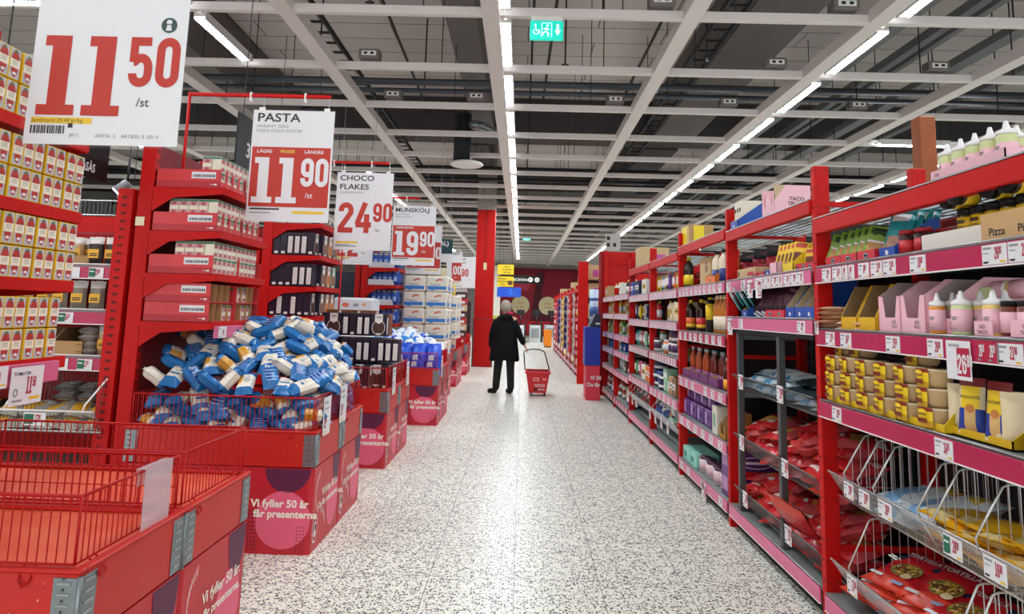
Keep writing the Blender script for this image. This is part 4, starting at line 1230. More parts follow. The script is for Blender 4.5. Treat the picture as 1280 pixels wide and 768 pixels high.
for i, px in enumerate((3.79, 3.66, 3.54)):
    bcc.put('tall blue display carton on second shelf of second bay, %s' % rowpos(i, 3), (1.69, px, Z2b), FX, 'tall blue display cartons')
    teal_pouch.put('white and teal packet inside tall blue carton, second bay, %s' % rowpos(i, 3), (1.66, px, Z2b + .03), group='packets in tall blue cartons', rot=(-.2, 0, FX + .3), scale=.75)
# its three baskets
blu_b = thrown(flat(.22, .3, .05, mat('cfdbe0', .28, vary=.15, scale=16), [(.1, .6, .1, .5, mat('3f8fb8')), (.5, .9, .5, .9, mat('e9e2cf')), (.2, .5, .7, .9, mat('c8822e'))], 9), 'snack_bag')
drk2 = thrown(flat(.22, .3, .05, mat('26343a', .3, vary=.3, scale=16), [(.2, .8, .5, .85, mat('3a6a80'))], 10), 'dark_snack_bag')
for li, z in enumerate((1.03, 1.075, 1.12)):
    for k in range(6):
        (blu_b if li == 0 or k < 3 else drk2).put('%s snack bag in top bin of second bay, %s, %s layer' % ('pale blue' if li == 0 or k < 3 else 'dark blue', rowpos(k, 6), ('bottom', 'middle', 'top')[li]), (1.76 + .05 * li, 4.70 - .23 * k, z), group='bags in the top bin of second bay', rot=(.06, rnd.uniform(-.12, .12), FX + rnd.uniform(-.3, .3)))
rb = []
for s_ in range(2):
    m_ = flat(.24, .3, .06, mat('cf2c34', .22, vary=.3, scale=22), [(.1, .5, .12, .3, mat('e9dcd2')), (.1, .25, .4, .9, mat('d8494f', .25)), (.3, .75, .35, .62, mat('d0a04a')), (.55, .9, .75, .9, mat('eccac4')), (.8, 1, .1, .5, mat('d4565a', .25)), (.0, 1, 0, .06, TRO)], 13 + s_, .010)  # paler red zones paint gloss highlights of the plastic into the bag colour
    rb.append(thrown(m_, 'red_snack_bag'))
for (zb_, nm, nl, ks) in ((.62, 'middle', 6, 7), (.235, 'lowest', 6, 7)):
    for li in range(nl):
        for k in range(ks):
            if li > 3 and k not in ((4, 5, 6) if zb_ > .5 else (2, 5, 6)): continue
            if li == 3 and k in (2, 3): continue
            bump_ = .02 * (k % 3) if li > 1 else 0
            rb[(li + k) % 2].put('red snack bag in %s bin of second bay, %s, layer %s from bottom' % (nm, rowpos(k, ks), nth(li)), (1.755 + .02 * li + .03 * (k % 2), 4.74 - .195 * k + .04 * (li % 2), zb_ + .046 * li + bump_), group='red bags in the %s bin of second bay' % nm, rot=(.15 + rnd.uniform(-.15, .2), rnd.uniform(-.2, .2), FX + rnd.uniform(-.6, .6)))
chips[0].put('red snack bag hanging over the front edge of lowest bin, second bay', (1.56, 3.78, .40), rot=(-.75, .2, FX + .5), scale=.95)

# ================================================================== third bay
ybx = Proto('yellow_carton', 'carton', [('box_body', rbox(.3, .24, .2, KRAFTL, .003, xp=KRAFT)), ('printed_sides', MB().rect((-.1, -.1206, .01), HX, HZ, .2, .18, mat('f0d21c', .45)).rect((.151, -.07, .01), HY, HZ, .1, .18, mat('f0d21c', .45)))])
ybx.put('open yellow and kraft carton on top of the rack beside third upright', (1.72, 6.32, 2.19), FX)
ytall = bottle(.3, .04, mat('241a10', .3), mat('efd028', .4), mat('f0d21c', .45), (.1, .42), .3, .4, name='sauce_bottle')
row(ytall, 'tall yellow-labelled dark bottle on first shelf of third bay, %s' % '#', 856, 859, 2, 1.64, Z1, FX, 'tall yellow-labelled bottles', )
def glogo(lg, y):
    lg.geo2(stroke(arc(.05, .16, .035, .04, 60, 360, 12) + [(.05, .16)], False, .012), (0, y, 0), HX, HZ, INK)
    lg.geo2(stroke(arc(.05, .16, .018, .02, 60, 340, 8), False, .008), (0, y, 0), HX, HZ, INK)
Proto('kraft_box', 'carton', [('box_body', rbox(.32, .2, .25, KRAFTL, .003, zp=YC)), ('print', (lambda g: (glogo(g, -.1006), g)[1])(MB()))]).put('kraft carton with black swirl logo on first shelf of third bay', (1.74, yp(873, 1.6), Z1), FX)
ORC = mat('ea7a1c', .45)
display(.28, .2, .06, .2, ORC, KRAFTL, .9, 'display_carton', oval).put('orange display carton with oval logo on first shelf, third bay', (1.67, yp(884, 1.57) - .02, Z1), FX)
navy = bottle(.27, .042, mat('e9dcc0', .4), INK, mat('23307c', .45), (.04, .42), .32, .5, name='dressing_bottle')
row(navy, 'cream bottle with navy label on first shelf of third bay, #', 894, 903, 2, 1.63, Z1, FX, 'cream bottles with navy labels')
soy = bottle(.29, .045, mat('2a0f0c', .2), mat('e8b12a', .4), mat('e0641e', .45), (.1, .42), .3, .4, second=mat('f1c628'), name='soy_bottle')
soy2 = bottle(.29, .045, mat('2a0f0c', .2), mat('e8c12a', .4), mat('c8202a', .45), (.1, .42), .3, .4, second=mat('f1c628'), name='soy_bottle')
soy3 = bottle(.30, .04, mat('1a1412', .3), mat('f0c81e', .4), mat('f2cc1e', .45), (.36, .82), .12, .5, name='soy_bottle')
ora = bottle(.31, .036, mat('c4711c', .25), mat('f2d9b0', .4), mat('eadfc6', .45), (.1, .45), .3, .5, name='sauce_bottle')
for i, (p_, px, lab) in enumerate(((soy, 861, 'dark soy bottle with orange label, leftmost on second shelf of third bay'), (soy2, 874, 'dark soy bottle with red label, second on second shelf of third bay'), (soy3, 885, 'tall black and yellow bottle, middle of second shelf of third bay'), (ora, 894, 'amber bottle with cream label, second shelf of third bay, left of three'), (ora, 899, 'amber bottle with cream label, second shelf of third bay, middle of three'), (ora, 904, 'amber bottle with cream label, second shelf of third bay, right of three'))):
    p_.put(lab, (1.64, yp(px, 1.64), 1.372), FX)
for i, px in enumerate((866, 879, 889, 896)):
    (soy2 if i < 2 else ora).put('bottle in back row on second shelf of third bay, %s' % rowpos(i, 4), (1.78, yp(px, 1.78), 1.372), FX, 'back row bottles of third bay')
chil = bottle(.27, .032, mat('a8431a', .25), mat('a9acae', .4), mat('8d3a78', .45), (.03, .3), .35, .5, name='chilli_sauce_bottle')
chil2 = bottle(.27, .032, mat('6a1c14', .25), mat('8f9294', .4), mat('8d3a78', .45), (.03, .3), .35, .5, name='chilli_sauce_bottle')
for i in range(9):
    (chil if i < 5 else chil2).put('%s chilli sauce bottle in purple trays of third bay, %s of nine' % ('orange' if i < 5 else 'dark red', rowpos(i, 9)), (1.65 + .02 * (i % 2), 6.2 - .115 * i, .95), FX, 'chilli sauce bottles')
ptray = display(.26, .2, .07, .09, mat('6a2a66', .45), KRAFTL, .5, 'bottle_tray')
for i in range(4):
    ptray.put('purple bottle tray on third shelf of third bay, %s' % rowpos(i, 4), (1.67, 6.16 - .28 * i, .942), FX, 'purple trays under chilli bottles')
bottle(.25, .04, mat('4a1410', .25), mat('c9ccce', .4), mat('f0a020', .45), (.05, .35), .45, .5, name='sauce_bottle').put('round dark bottle with yellow tag at near end of third shelf, third bay', (1.62, 5.08, .942), FX)
PURB = mat('5b2c80', .4, vary=.15, scale=20)
pbx = Proto('purple_tea_box', 'box', [('box_body', rbox(.2, .16, .14, PURB, .003)), ('print', MB().rect((-.08, -.0806, .02), HX, HZ, .05, .1, mat('b89ad0')).rect((-.01, -.0806, .05), HX, HZ, .08, .05, mat('3a1a58')))])
for i in range(4):
    for k in range(2):
        pbx.put('purple carton in stacks on fourth shelf of third bay, %s, %s' % (rowpos(i, 4), ('lower', 'upper')[k]), (1.68 + .03 * k, 6.27 - .23 * i, .585 + .145 * k), FX, 'purple cartons on fourth shelf')
kdc = display(.16, .2, .1, .2, mat('a9752c', .7), KRAFT, .5, 'display_carton', notch=True)
kdc.put('brown notched carton at near end of fourth shelf, third bay', (1.66, 5.06, .582), FX)
Proto('white_carton', 'carton', [('box_body', rbox(.12, .2, .22, mat('d8d2c2', .6), .003)), ('print', MB().rect((-.03, -.1006, .06), HX, HZ, .06, .1, mat('7ab08a')))]).put('slim white carton left of brown notched carton, fourth shelf of third bay', (1.66, 5.26, .582), FX)
mint = Proto('mint_box', 'box', [('box_body', rbox(.22, .2, .12, mat('8fd4c4', .5), .003)), ('print', MB().rect((-.08, -.1006, .03), HX, HZ, .1, .05, mat('2a8a80')))])
for i, y in enumerate((6.22, 5.98)):
    mint.put('mint green carton on bottom shelf of third bay, %s' % ('left', 'right')[i], (1.68, y, .172 + 0), FX)
wj = jar(.13, .05, mat('e8dcda', .4), mat('5c3a55', .4), mat('d9b8bc', .45), (.1, .7))
for i in range(6):
    wj.put('white jar with plum lid on bottom shelf of third bay, %s of six' % rowpos(i, 6), (1.64 + .02 * (i % 2), 5.80 - .105 * i, .172), FX, 'white jars with plum lids')
PB = mat('5a1f6e', .4, vary=.08)
bigp = Proto('purple_carton', 'carton', [('box_body', rbox(.24, .36, .18, PB, .003)), ('print', MB().rect((-.1, -.1806, .04), HX, HZ, .12, .1, mat('b88ab8')).geo2(stroke(arc(0, .09, .12, .04, 0, 360, 24), True, .006), (.1208, 0, 0), HY, HZ, PAPER).rect((.1208, -.08, .08), HY, HZ, .16, .018, PAPER))])
for k in range(2):
    bigp.put('large purple carton with white oval on bottom shelf of third bay, %s' % ('lower', 'upper')[k], (1.76, 5.03, .172 + .182 * k), FX)
# ================================================================== goods of the far bays
rnd = random.Random(5)
COLN = {'yellow': 'f0cf1e', 'white': 'ece8df', 'red': 'c8242c', 'blue': '1f4fa0', 'purple': '6a3f86', 'orange': 'e8791f', 'green': '3f9a4a', 'brown': '7d5836', 'teal': '5fb9ac', 'navy': '1c2750', 'cream': 'e6d7b0', 'kraft': 'b9925f', 'pink': 'e0578a', 'mint': 'a9d8b4', 'black': '1d1d20', 'amber': 'b8691e', 'pale blue': '8fb7d8'}
FP = {}
def fp(kind, c):
    k = (kind, c)
    if k in FP: return FP[k]
    m_ = mat(COLN[c], .42, vary=.08, scale=20)
    li = PAPER if c not in ('white', 'cream') else mat('c8a03a', .5)
    if kind == 'carton':
        p_ = Proto('carton', 'carton', [('box_body', rbox(.2, .18, .19, m_, .003)), ('print', MB().rect((-.07, -.0906, .07), HX, HZ, .14, .06, li).rect((-.05, -.0912, .09), HX, HZ, .08, .015, INK))])
    elif kind == 'small box':
        p_ = Proto('small_box', 'box', [('box_body', rbox(.13, .12, .12, m_, .003)), ('print', MB().rect((-.05, -.0606, .03), HX, HZ, .1, .05, li))])
    elif kind == 'bottle':
        p_ = bottle(.22, .035, m_, mat('e8d9b0' if c == 'yellow' else 'd8c02a', .4), li, (.15, .55), .32, .45, n=10)
    elif kind == 'tub':
        p_ = jar(.15, .075, m_, mat('e9e9e4' if c != 'white' else '3a2440', .4), li if c != 'white' else mat('4a2450', .4), (.2, .7), 'tub', 'tub')
    elif kind == 'jar':
        p_ = jar(.12, .042, m_, mat('c8242c', .4), li, (.15, .6))
    elif kind == 'bag':
        p_ = thrown(pouch(.16, .2, .07, m_, [(.2, .8, .4, .75, li), (.3, .7, .15, .3, INK)]), 'bag')
    elif kind == 'tin':
        p_ = Proto('round_tin', 'tin', [('tin_body', MB().lathe([(.085, 0), (.085, .07), (.087, .072), (.087, .09), (0, .092)], m_, 16)), ('tin_label', MB().lathe([(.0856, .02), (.0856, .05)], li, 16))])
    FP[k] = p_
    return p_
BNAME = {3: 'fourth', 4: 'fifth', 5: 'sixth', 6: 'seventh'}
SNAME = ['top', 'second', 'third', 'fourth', 'fifth', 'bottom']
def fill(bi, si, z, items, x=1.66, stack=1):
    """items from far (left) to near (right)"""
    y1, y0 = BY[bi + 1] - .12, BY[bi] + .1
    n = len(items)
    cnt = {}
    tot = {}
    for it in items:
        if it: tot[it[:2]] = tot.get(it[:2], 0) + 1
    for i, it in enumerate(items):
        if it is None: continue
        kind, c = it[:2]
        y = y1 + (y0 - y1) * (i / max(1, n - 1))
        q = cnt.get((kind, c), 0); cnt[(kind, c)] = q + 1
        pos = '' if tot[(kind, c)] == 1 else ', %s %s' % (rowpos(q, tot[(kind, c)]), 'one')
        for k in range(it[2] if len(it) > 2 else 1):
            hh = {'tin': .093, 'carton': .192, 'small box': .122, 'tub': .152, 'jar': .122, 'bag': .0, 'bottle': 0}[kind]
            if k and hh == 0: break
            fp(kind, c).put('%s %s on %s shelf of %s bay%s%s' % (c, kind, SNAME[si], BNAME[bi], pos, '' if (it[2] if len(it) > 2 else 1) == 1 else ', %s of stack' % ('bottom' if k == 0 else nth(k))), (x + rnd.uniform(0, .03), y, z + .002 + k * hh), FX + rnd.uniform(-.12, .12), '%s %ss, %s shelf, %s bay' % (c, kind, SNAME[si], BNAME[bi]) if tot[(kind, c)] > 1 else None)
fill(3, 0, 1.777, [('bag', 'yellow'), ('bag', 'pale blue'), ('bag', 'yellow'), ('bag', 'purple'), ('bag', 'orange'), ('bag', 'yellow'), ('bag', 'yellow'), ('bag', 'yellow')])
fill(3, 1, 1.452, [('bottle', 'red'), None, None, ('bottle', 'white'), ('bottle', 'mint'), ('carton', 'cream'), ('carton', 'brown'), ('carton', 'cream')])
fill(3, 2, 1.092, [('tub', 'white'), ('jar', 'green', 2), ('jar', 'red'), ('tub', 'orange'), ('tub', 'white', 2), ('tub', 'white', 2), ('jar', 'red', 2), ('jar', 'cream', 1)])
fill(3, 3, .682, [('tin', 'navy', 3), ('tin', 'blue', 2), ('tin', 'navy', 2), ('small box', 'mint', 2), ('small box', 'mint', 1), ('carton', 'kraft'), ('carton', 'brown'), ('small box', 'teal')])
fill(4, 0, 1.777, [('carton', 'blue'), ('carton', 'blue'), ('carton', 'navy'), ('bottle', 'green'), ('carton', 'white'), ('bag', 'purple'), ('bag', 'yellow')])
fill(4, 1, 1.452, [('bag', 'navy'), ('bag', 'yellow'), ('bag', 'white'), ('bag', 'navy'), ('bag', 'orange'), ('bag', 'orange')])
fill(4, 2, 1.092, [('bag', 'teal'), ('bag', 'teal'), ('bag', 'red'), ('bag', 'mint'), ('bag', 'green'), ('jar', 'brown'), ('jar', 'brown')])
fill(4, 3, .682, [('bag', 'green'), ('bag', 'pink'), ('bag', 'pink'), ('carton', 'white'), ('carton', 'orange'), ('carton', 'orange')])
for bi in (5, 6):
    fill(bi, 0, 1.822, [('carton', 'kraft'), ('carton', 'kraft'), ('bottle', 'white'), ('bottle', 'white')] if bi == 6 else [('bottle', 'white'), ('carton', 'white'), ('bottle', 'black'), ('bag', 'yellow'), ('bag', 'yellow')])
    fill(bi, 1, 1.522, [('bottle', 'yellow'), ('bottle', 'orange'), ('bottle', 'cream'), ('bottle', 'yellow'), ('bottle', 'orange')])
    fill(bi, 2, 1.192, [('bottle', 'cream'), ('bottle', 'green'), ('bottle', 'cream'), ('bottle', 'yellow'), ('small box', 'navy')])
    fill(bi, 3, .932, [('bottle', 'cream'), ('small box', 'blue'), ('small box', 'blue'), ('bottle', 'cream'), ('jar', 'brown')])
    fill(bi, 4, .622, [('bottle', 'mint'), ('bottle', 'mint'), ('small box', 'brown'), ('small box', 'navy'), ('small box', 'brown')])
    fill(bi, 5, .182, [('jar', 'brown', 2), ('jar', 'brown', 2), ('bottle', 'white'), ('tub', 'blue'), ('tub', 'navy')])
# kraft cartons on the racks
kx = Proto('kraft_carton', 'carton', [('box_body', rbox(.4, .35, .3, KRAFTL, .004)), ('print', MB().rect((-.05, -.1756, .06), HX, HZ, .2, .14, mat('c04a9a', .5)))])
kx.put('kraft carton with purple print on top of the fifth bay', (1.83, 9.05, 2.147), 0)
# wire-fronted baskets low in fourth and fifth bays
for bi, nm in ((3, 'fourth'), (4, 'fifth')):
    bb = [o for o in C.objects if o.get('label', '').startswith(nm + ' rack bay')][0]
    L_ = BY[bi + 1] - BY[bi]
    b_ = basket(bb, L_, .46, .34, -.04, .55, [-.3, -.55, -.8] if bi == 4 else [-.45, -.95], WIRE, dzh=.16)
    for k in range(4 if bi == 3 else 3):
        c = link('price_tag', tag_mesh(PR[k + bi], .09, .11, 'w'), b_); c.location = (-.05, -.3 - k * .3, .33)
for k, (c, kind) in enumerate((('blue', 'bag'), ('white', 'bag'), ('blue', 'bag'), ('orange', 'bag'), ('mint', 'bag'), ('green', 'bag'), ('red', 'bag'))):
    p_ = fp(kind, c)
    p_.put('%s bag in the wire basket low in fourth bay, %s along the rim' % (c, nth(k) if k else 'far left'), (1.62 + .04 * (k % 2), 7.65 - .17 * k, .40 + .02 * (k % 2)), group='bags in the low basket of fourth bay', rot=(math.radians(-50), .2 - .1 * (k % 4), FX + .3))
clear = thrown(pouch(.22, .3, .09, mat('b9c4c4', .15, alpha=.7), [(.2, .8, .2, .5, mat('e8e8e4'))]), 'clear_bag')
clear.put('clear plastic bag standing in the low basket of fourth bay', (1.66, 6.95, .42), FX)
for k in range(4):
    fp('bag', ('navy', 'red', 'brown', 'white')[k]).put('%s bag in the wire basket low in fifth bay' % ('navy', 'red', 'brown', 'white')[k], (1.66, 9.1 - .28 * k, .36), group='bags in the low basket of fifth bay', rot=(math.radians(-40), 0, FX + .2))

# ================================================================== blue and red end display
t = thing('campaign_stand', 'blue and red cardboard campaign stand at the end of the rack', 'display stand', (1.17, 11.5, 0))
pt('lower_panel', MB().box(0, .25, 0, .4, 0, .6, mat('d43048', .45), .006), t, 'red lower panel')
pt('upper_box', MB().box(-.02, .25, -.01, .41, .6, 1.27, mat('0d2f9e', .4, vary=.05), .006), t, 'blue upper box')
pt('lettering', MB().geo2(text2('Vi 50', .03), (.08, -.004, .36), HX, HZ, PAPER, .09).geo2(text2('Du får', .03), (.02, -.004, .24), HX, HZ, PAPER, .09), t)
pt('top_flap', MB().prism([(.05, 1.27), (.25, 1.27), (.25, 1.5), (.16, 1.5)], 'y', 0, .4, mat('1a2138', .5)).rect((.16, -.002, 1.32), HX, HZ, .08, .03, PAPER), t)
# end shelves of the next rack
t = thing('end_rack', 'tall red end rack with shelves of cartons at the end of far rack', 'shelf', (1.24, 14.1, 0))
pt('upright', MB().box(0, .22, 0, .06, 0, 2.64, RED, .006), t)
pt('upright', MB().box(.85, .95, 0, .06, 0, 2.64, RED, .006), t)
pt('back_panel', MB().box(.2, .9, .45, .5, 0, 2.6, mat('7a5a46', .8)), t)
for z in (.4, .9, 1.4, 1.85, 2.25):
    pt('shelf_board', MB().box(.2, .9, 0, .45, z - .03, z, mat('3a1a1c', .5)), t)
for i, (x, z) in enumerate(((1.6, 2.255), (1.88, 2.255), (1.62, 1.855), (1.9, 1.855), (1.62, 1.405), (1.9, 1.405))):
    kx.put('kraft carton on the end rack, %s, %s shelf' % (('left', 'right')[i % 2], ('top', 'second', 'third')[i // 2]), (x, 14.32, z), 0, 'kraft cartons on the end rack', scale=(.6, .6, 1.1))
t = thing('drum_display', 'white and blue cylindrical display standing before the end rack', 'display stand', (1.5, 13.2, 1.15))
pt('drum_body', MB().lathe([(.1, 0), (.1, .85), (0, .86)], mat('bcd6ec', .4), 18), t); pt('drum_print', MB().lathe([(.101, .3), (.101, .5)], mat('2c5a9c', .4), 18).lathe([(.101, .62), (.101, .68)], mat('2c5a9c', .4), 18).lathe([(.101, .1), (.101, .2)], mat('6a9fd0', .4), 18), t)
pt('drum_foot', MB().lathe([(.13, -1.15), (.13, -1.13), (.05, -1.12), (.05, 0), (0, 0)], INK, 14), t)

# ================================================================== far rack on the right
XF = 1.36
fy = [14.72 + 1.5 * i for i in range(9)]
fu = upright_mb(2.2).build('upright')
FK = [('bag', 'kraft'), ('bag', 'red'), ('bag', 'red'), ('bag', 'yellow'), ('bag', 'navy'), ('bag', 'orange'), ('bag', 'white'), ('bag', 'brown')]
for b_ in range(8):
    t = thing('shelving_bay', 'far rack bay on the right beyond the end rack, %s from the near end' % nth(b_), 'shelf', (XF, fy[b_ + 1], 0), group='bays of the far right rack')
    pt('upright', fu, t)
    pt('front_beam', MB().box(-.01, .03, -1.46, -.045, 2.02, 2.1, RED), t)
    pt('back_panel', MB().box(.55, .57, -1.5, 0, .1, 2.1, REDP), t)
    pt('top_deck', MB().box(.03, .55, -1.46, -.045, 2.07, 2.1, SHELFG), t)
    for z in (.17, .6, 1.0, 1.4, 1.75):
        pt('shelf_board', MB().box(0, .55, -1.46, -.045, z - .03, z, SHELFG).box(-.012, -.002, -1.46, -.045, z - .08, z - .005, STRIP_LIT), t)
    pt('kick_plate', MB().box(.04, .06, -1.5, 0, 0, .1, BLACK), t)
    for si, z in enumerate((.17, .6, 1.0, 1.4, 1.75)):
        for k in range(4):
            kd, cc = FK[(b_ * 3 + k * (1 if b_ % 2 else 2) + si) % 8] if b_ not in (2, 3, 4) else (('bag', ('red', 'yellow', 'navy')[b_ - 2]) if (k + si) % 4 else ('bag', ('red', 'yellow', 'yellow')[b_ - 2]))
            fp(kd, cc).put('%s bag on far rack, %s bay, %s shelf from floor, %s' % (cc, nth(b_), nth(si), rowpos(k, 4)), (XF + .07, fy[b_ + 1] - .2 - k * .36, z + .002), FX, 'bags on the far right rack', scale=1.5 if z < 1.7 else 1.1)
# cartons stored on top of the far rack
for i, y in enumerate((15.2, 16.6, 19, 24.2)):
    kx.put('kraft carton stored on top of far right rack, %s from near end' % nth(i), (XF + .28, y, 2.105), FX, 'cartons on top of the far rack')
# hooks of net bags hanging at the aisle front of the far rack
ball = Proto('hanging_bag', 'bag', [('bag_body', MB().lathe([(0, -.11), (.06, -.09), (.085, -.03), (.07, .04), (.02, .09), (.03, .12), (0, .12)], mat('f2c91c', .35, vary=.1), 10, sy=.6))])
balln = Proto('hanging_bag', 'bag', [('bag_body', MB().lathe([(0, -.11), (.06, -.09), (.085, -.03), (.07, .04), (.02, .09), (.03, .12), (0, .12)], mat('2b2a6e', .35, vary=.1), 10, sy=.6))])
ballr = Proto('hanging_bag', 'bag', [('bag_body', MB().lathe([(0, -.11), (.06, -.09), (.085, -.03), (.07, .04), (.02, .09), (.03, .12), (0, .12)], mat('cf2a2c', .35, vary=.1), 10, sy=.6))])
for ci, (y, p_, nm) in enumerate(((16.4, ballr, 'red'), (18.4, balln, 'navy'), (19.0, ball, 'yellow'), (21.5, balln, 'navy'), (22.3, ballr, 'red'))):
    s_ = thing('strip_hanger', 'vertical strip hanger of %s bags on far rack, %s from near end' % (nm, nth(ci)), 'hanger', (XF - .06, y, .45), mesh=MB().box(.0, .045, -.004, .004, 0, 1.55, mat('e4e2dc', .4)))
    for k in range(7):
        p_.put('%s bag clipped on far rack strip hanger, %s strip, %s from top' % (nm, nth(ci), nth(k)), (XF - .10, y, .62 + .21 * (6 - k)), math.pi / 2, 'bags clipped on strip hangers')
# ================================================================== left: pallet bins with printed cardboard wraps
rnd = random.Random(3)
CWRAP = mat('c01a2a', .42, vary=.05, scale=5); CPURP = mat('5c1540', .5); CPINK = mat('e8607f', .5); CTXT = mat('f7efdf', .5)
BW, BD = 1.2, .575
def wrap_prints(m, face):
    """prints for the front (-y) and right (+x) faces of the wrap"""
    if face == 'front':
        o = lambda x, z: (x, -BD / 2 - .0015, z); ux = HX; w = BW; full = True
        cx = BW / 2 - .16
        m.disc(o(cx, .5), ux, HZ, .14, .14, CPURP, 180, 360, 24)
        m.disc((cx - .015, -BD / 2 - .0015, .2), ux, HZ, .17, .17, CPINK, n=40)
        m.geo2(text2('Vi fyller 50 år', .034, 'LEFT', 1.04), (cx - .215, -BD / 2 - .0025, .275), ux, HZ, CTXT, .062)
        m.geo2(text2('får presenterna', .034, 'LEFT', 1.04), (cx - .195, -BD / 2 - .0025, .215), ux, HZ, CTXT, .06)
        for i in range(7):
            for j in range(11):
                m.disc((BW / 2 - .46 + i * .02, -BD / 2 - .0015, .03 + j * .022), ux, HZ, .006, .006, CPURP, n=6)
        for i in range(3):
            for j in range(8):
                m.disc((BW / 2 - .082 + i * .02, -BD / 2 - .0015, .02 + j * .02), ux, HZ, .005, .005, CPURP, n=6)
    else:
        X = BW / 2 + .0015
        m.disc((X, .2, .5), HY, HZ, .085, .2, CPURP, 180, 360, 24)
        m.disc((X, .14, .2), HY, HZ, .12, .15, CPINK, n=36)
        m.geo2(text2('Vi fyller 50 år.', .028), (X + .001, -.1, .3), HY, HZ, CTXT, .062)
        m.geo2(text2('Du får presenterna.', .028), (X + .001, -.16, .235), HY, HZ, CTXT, .052)
        # coiled spring toy
        pth = arc(-.06, .34, .1, .12, 110, 250, 14) + arc(-.07, .1, .12, .12, 80, 10, 8)
        for (a, b_) in pth:
            m.disc((X, a - .06, b_), HY, HZ, .004, .024, mat('f3c0bc', .5), n=8)
        m.disc((X, -BD / 2 + .08, .13), HY, HZ, .05, .085, PAPER, n=30)
        m.disc((X + .001, -BD / 2 + .08, .13), HY, HZ, .042, .074, mat('b8182c', .5), n=30)
        m.disc((X + .002, -BD / 2 + .08, .145), HY, HZ, .022, .03, PAPER, n=16)
        m.disc((X + .003, -BD / 2 + .086, .14), HY, HZ, .013, .02, INK, n=12)
        m.disc((X + .002, -BD / 2 + .075, .105), HY, HZ, .024, .022, PAPER, n=16)
wm = MB()
rr = .03
pts = []
for cx, cy, a in ((BW / 2 - rr, -BD / 2 + rr, -90), (BW / 2 - rr, BD / 2 - .004, 0), (-BW / 2 + rr, BD / 2 - .004, 90), (-BW / 2 + rr, -BD / 2 + rr, 180)):
    if a in (0, 90):
        pts.append((cx + (rr if a == 0 else -rr), BD / 2)); continue
    pts += [(cx + rr * math.cos(math.radians(a + t)), cy + rr * math.sin(math.radians(a + t))) for t in (0, 22, 45, 68, 90)]
wm.prism(pts, 'z', 0.0, .505, CWRAP)
wrap_prints(wm, 'front'); wrap_prints(wm, 'side')
WRAP = wm.build('printed_wrap')
cm = MB()
z0, z1 = .51, .715
cm.box(-BW / 2, BW / 2, -BD / 2, -BD / 2 + .02, z0, z1, REDWOOD, .003).box(-BW / 2, BW / 2, BD / 2 - .02, BD / 2, z0, z1, REDWOOD, .003)
cm.box(-BW / 2, -BW / 2 + .02, -BD / 2 + .021, BD / 2 - .021, z0, z1, REDWOOD, .003).box(BW / 2 - .02, BW / 2, -BD / 2 + .021, BD / 2 - .021, z0, z1, REDWOOD, .003)
cm.box(-BW / 2 - .004, BW / 2 + .004, -BD / 2 - .004, -BD / 2 + .026, z1, z1 + .012, REDWOOD, .003).box(-BW / 2 - .004, BW / 2 + .004, BD / 2 - .026, BD / 2 + .002, z1, z1 + .012, REDWOOD, .003).box(-BW / 2 - .004, -BW / 2 + .026, -BD / 2 + .026, BD / 2 - .026, z1, z1 + .012, REDWOOD, .003).box(BW / 2 - .026, BW / 2 + .004, -BD / 2 + .026, BD / 2 - .026, z1, z1 + .012, REDWOOD, .003)
COLLAR = cm.build('wooden_collar')
hm = MB()
# galvanised corner plate with ribs, at the front right corner
hm.box(-.075, .002, -.0035, -.0005, z0 + .005, z1 - .01, ZINC, .001).box(.0005, .0035, -.001, .075, z0 + .005, z1 - .01, ZINC, .001)
hm.cyl((.003, -.003, z0), (.003, -.003, z1 - .005), .007, ZINC, n=8)
for i in range(6):
    zz = z0 + .025 + i * .03
    hm.box(-.062, -.022, -.0065, -.003, zz, zz + .009, CHROME, .001).box(.003, .0065, .02, .06, zz, zz + .009, CHROME, .001)
    hm.cyl((-.045, -.007, zz + .018), (-.045, -.003, zz + .018), .004, GREYST, n=6)
HINGE = hm.build('corner_hinge')
hm2 = MB()
hm2.box(-.075, .002, .0005, .0035, z0 + .005, z1 - .01, ZINC, .001).box(.0005, .0035, -.075, .001, z0 + .005, z1 - .01, ZINC, .001)
for i in range(6):
    zz = z0 + .025 + i * .03
    hm2.box(.003, .0065, -.06, -.02, zz, zz + .009, CHROME, .001)
HINGEB = hm2.build('corner_hinge')
fm = MB()
ix, iy = BW / 2 - .03, BD / 2 - .015
zb, zt = .735, .925
cs = [(-ix, -iy), (ix, -iy), (ix, iy), (-ix, iy)]
fm.tube([(x, y, zt) for x, y in cs], .0055, FENCE, 8, True)
fm.tube([(x, y, zb) for x, y in cs], .004, FENCE, 6, True)
fm.tube([(x, y, (zb + zt) / 2 - .02) for x, y in cs[2:]], .002, FENCE, 4)
for i in range(41):
    x = -ix + 2 * ix * i / 40
    for y in (-iy, iy):
        fm.cyl((x, y, zb), (x, y, zt), .0022, FENCE, n=5, caps=False)
for i in range(1, 20):
    y = -iy + 2 * iy * i / 20
    for x in (-ix, ix):
        fm.cyl((x, y, zb), (x, y, zt), .0022, FENCE, n=5, caps=False)
for x, y in cs:
    fm.cyl((x, y, zb), (x, y, zt), .0045, FENCE, n=6)
FNC = fm.build('wire_fence')
hk = MB()
for s_ in (-1, 1):
    hk.tube([(BW / 2 - .16 * 1 + .01 * s_ * 1.6, -iy, zb)] + [(BW / 2 - .16 + .016 * math.cos(a), -BD / 2 - .008, z1 - .02 + .016 * math.sin(a) - .0) for a in [math.radians(180 * (s_ < 0)), math.radians(-90)]], .0035, FENCE, 6)
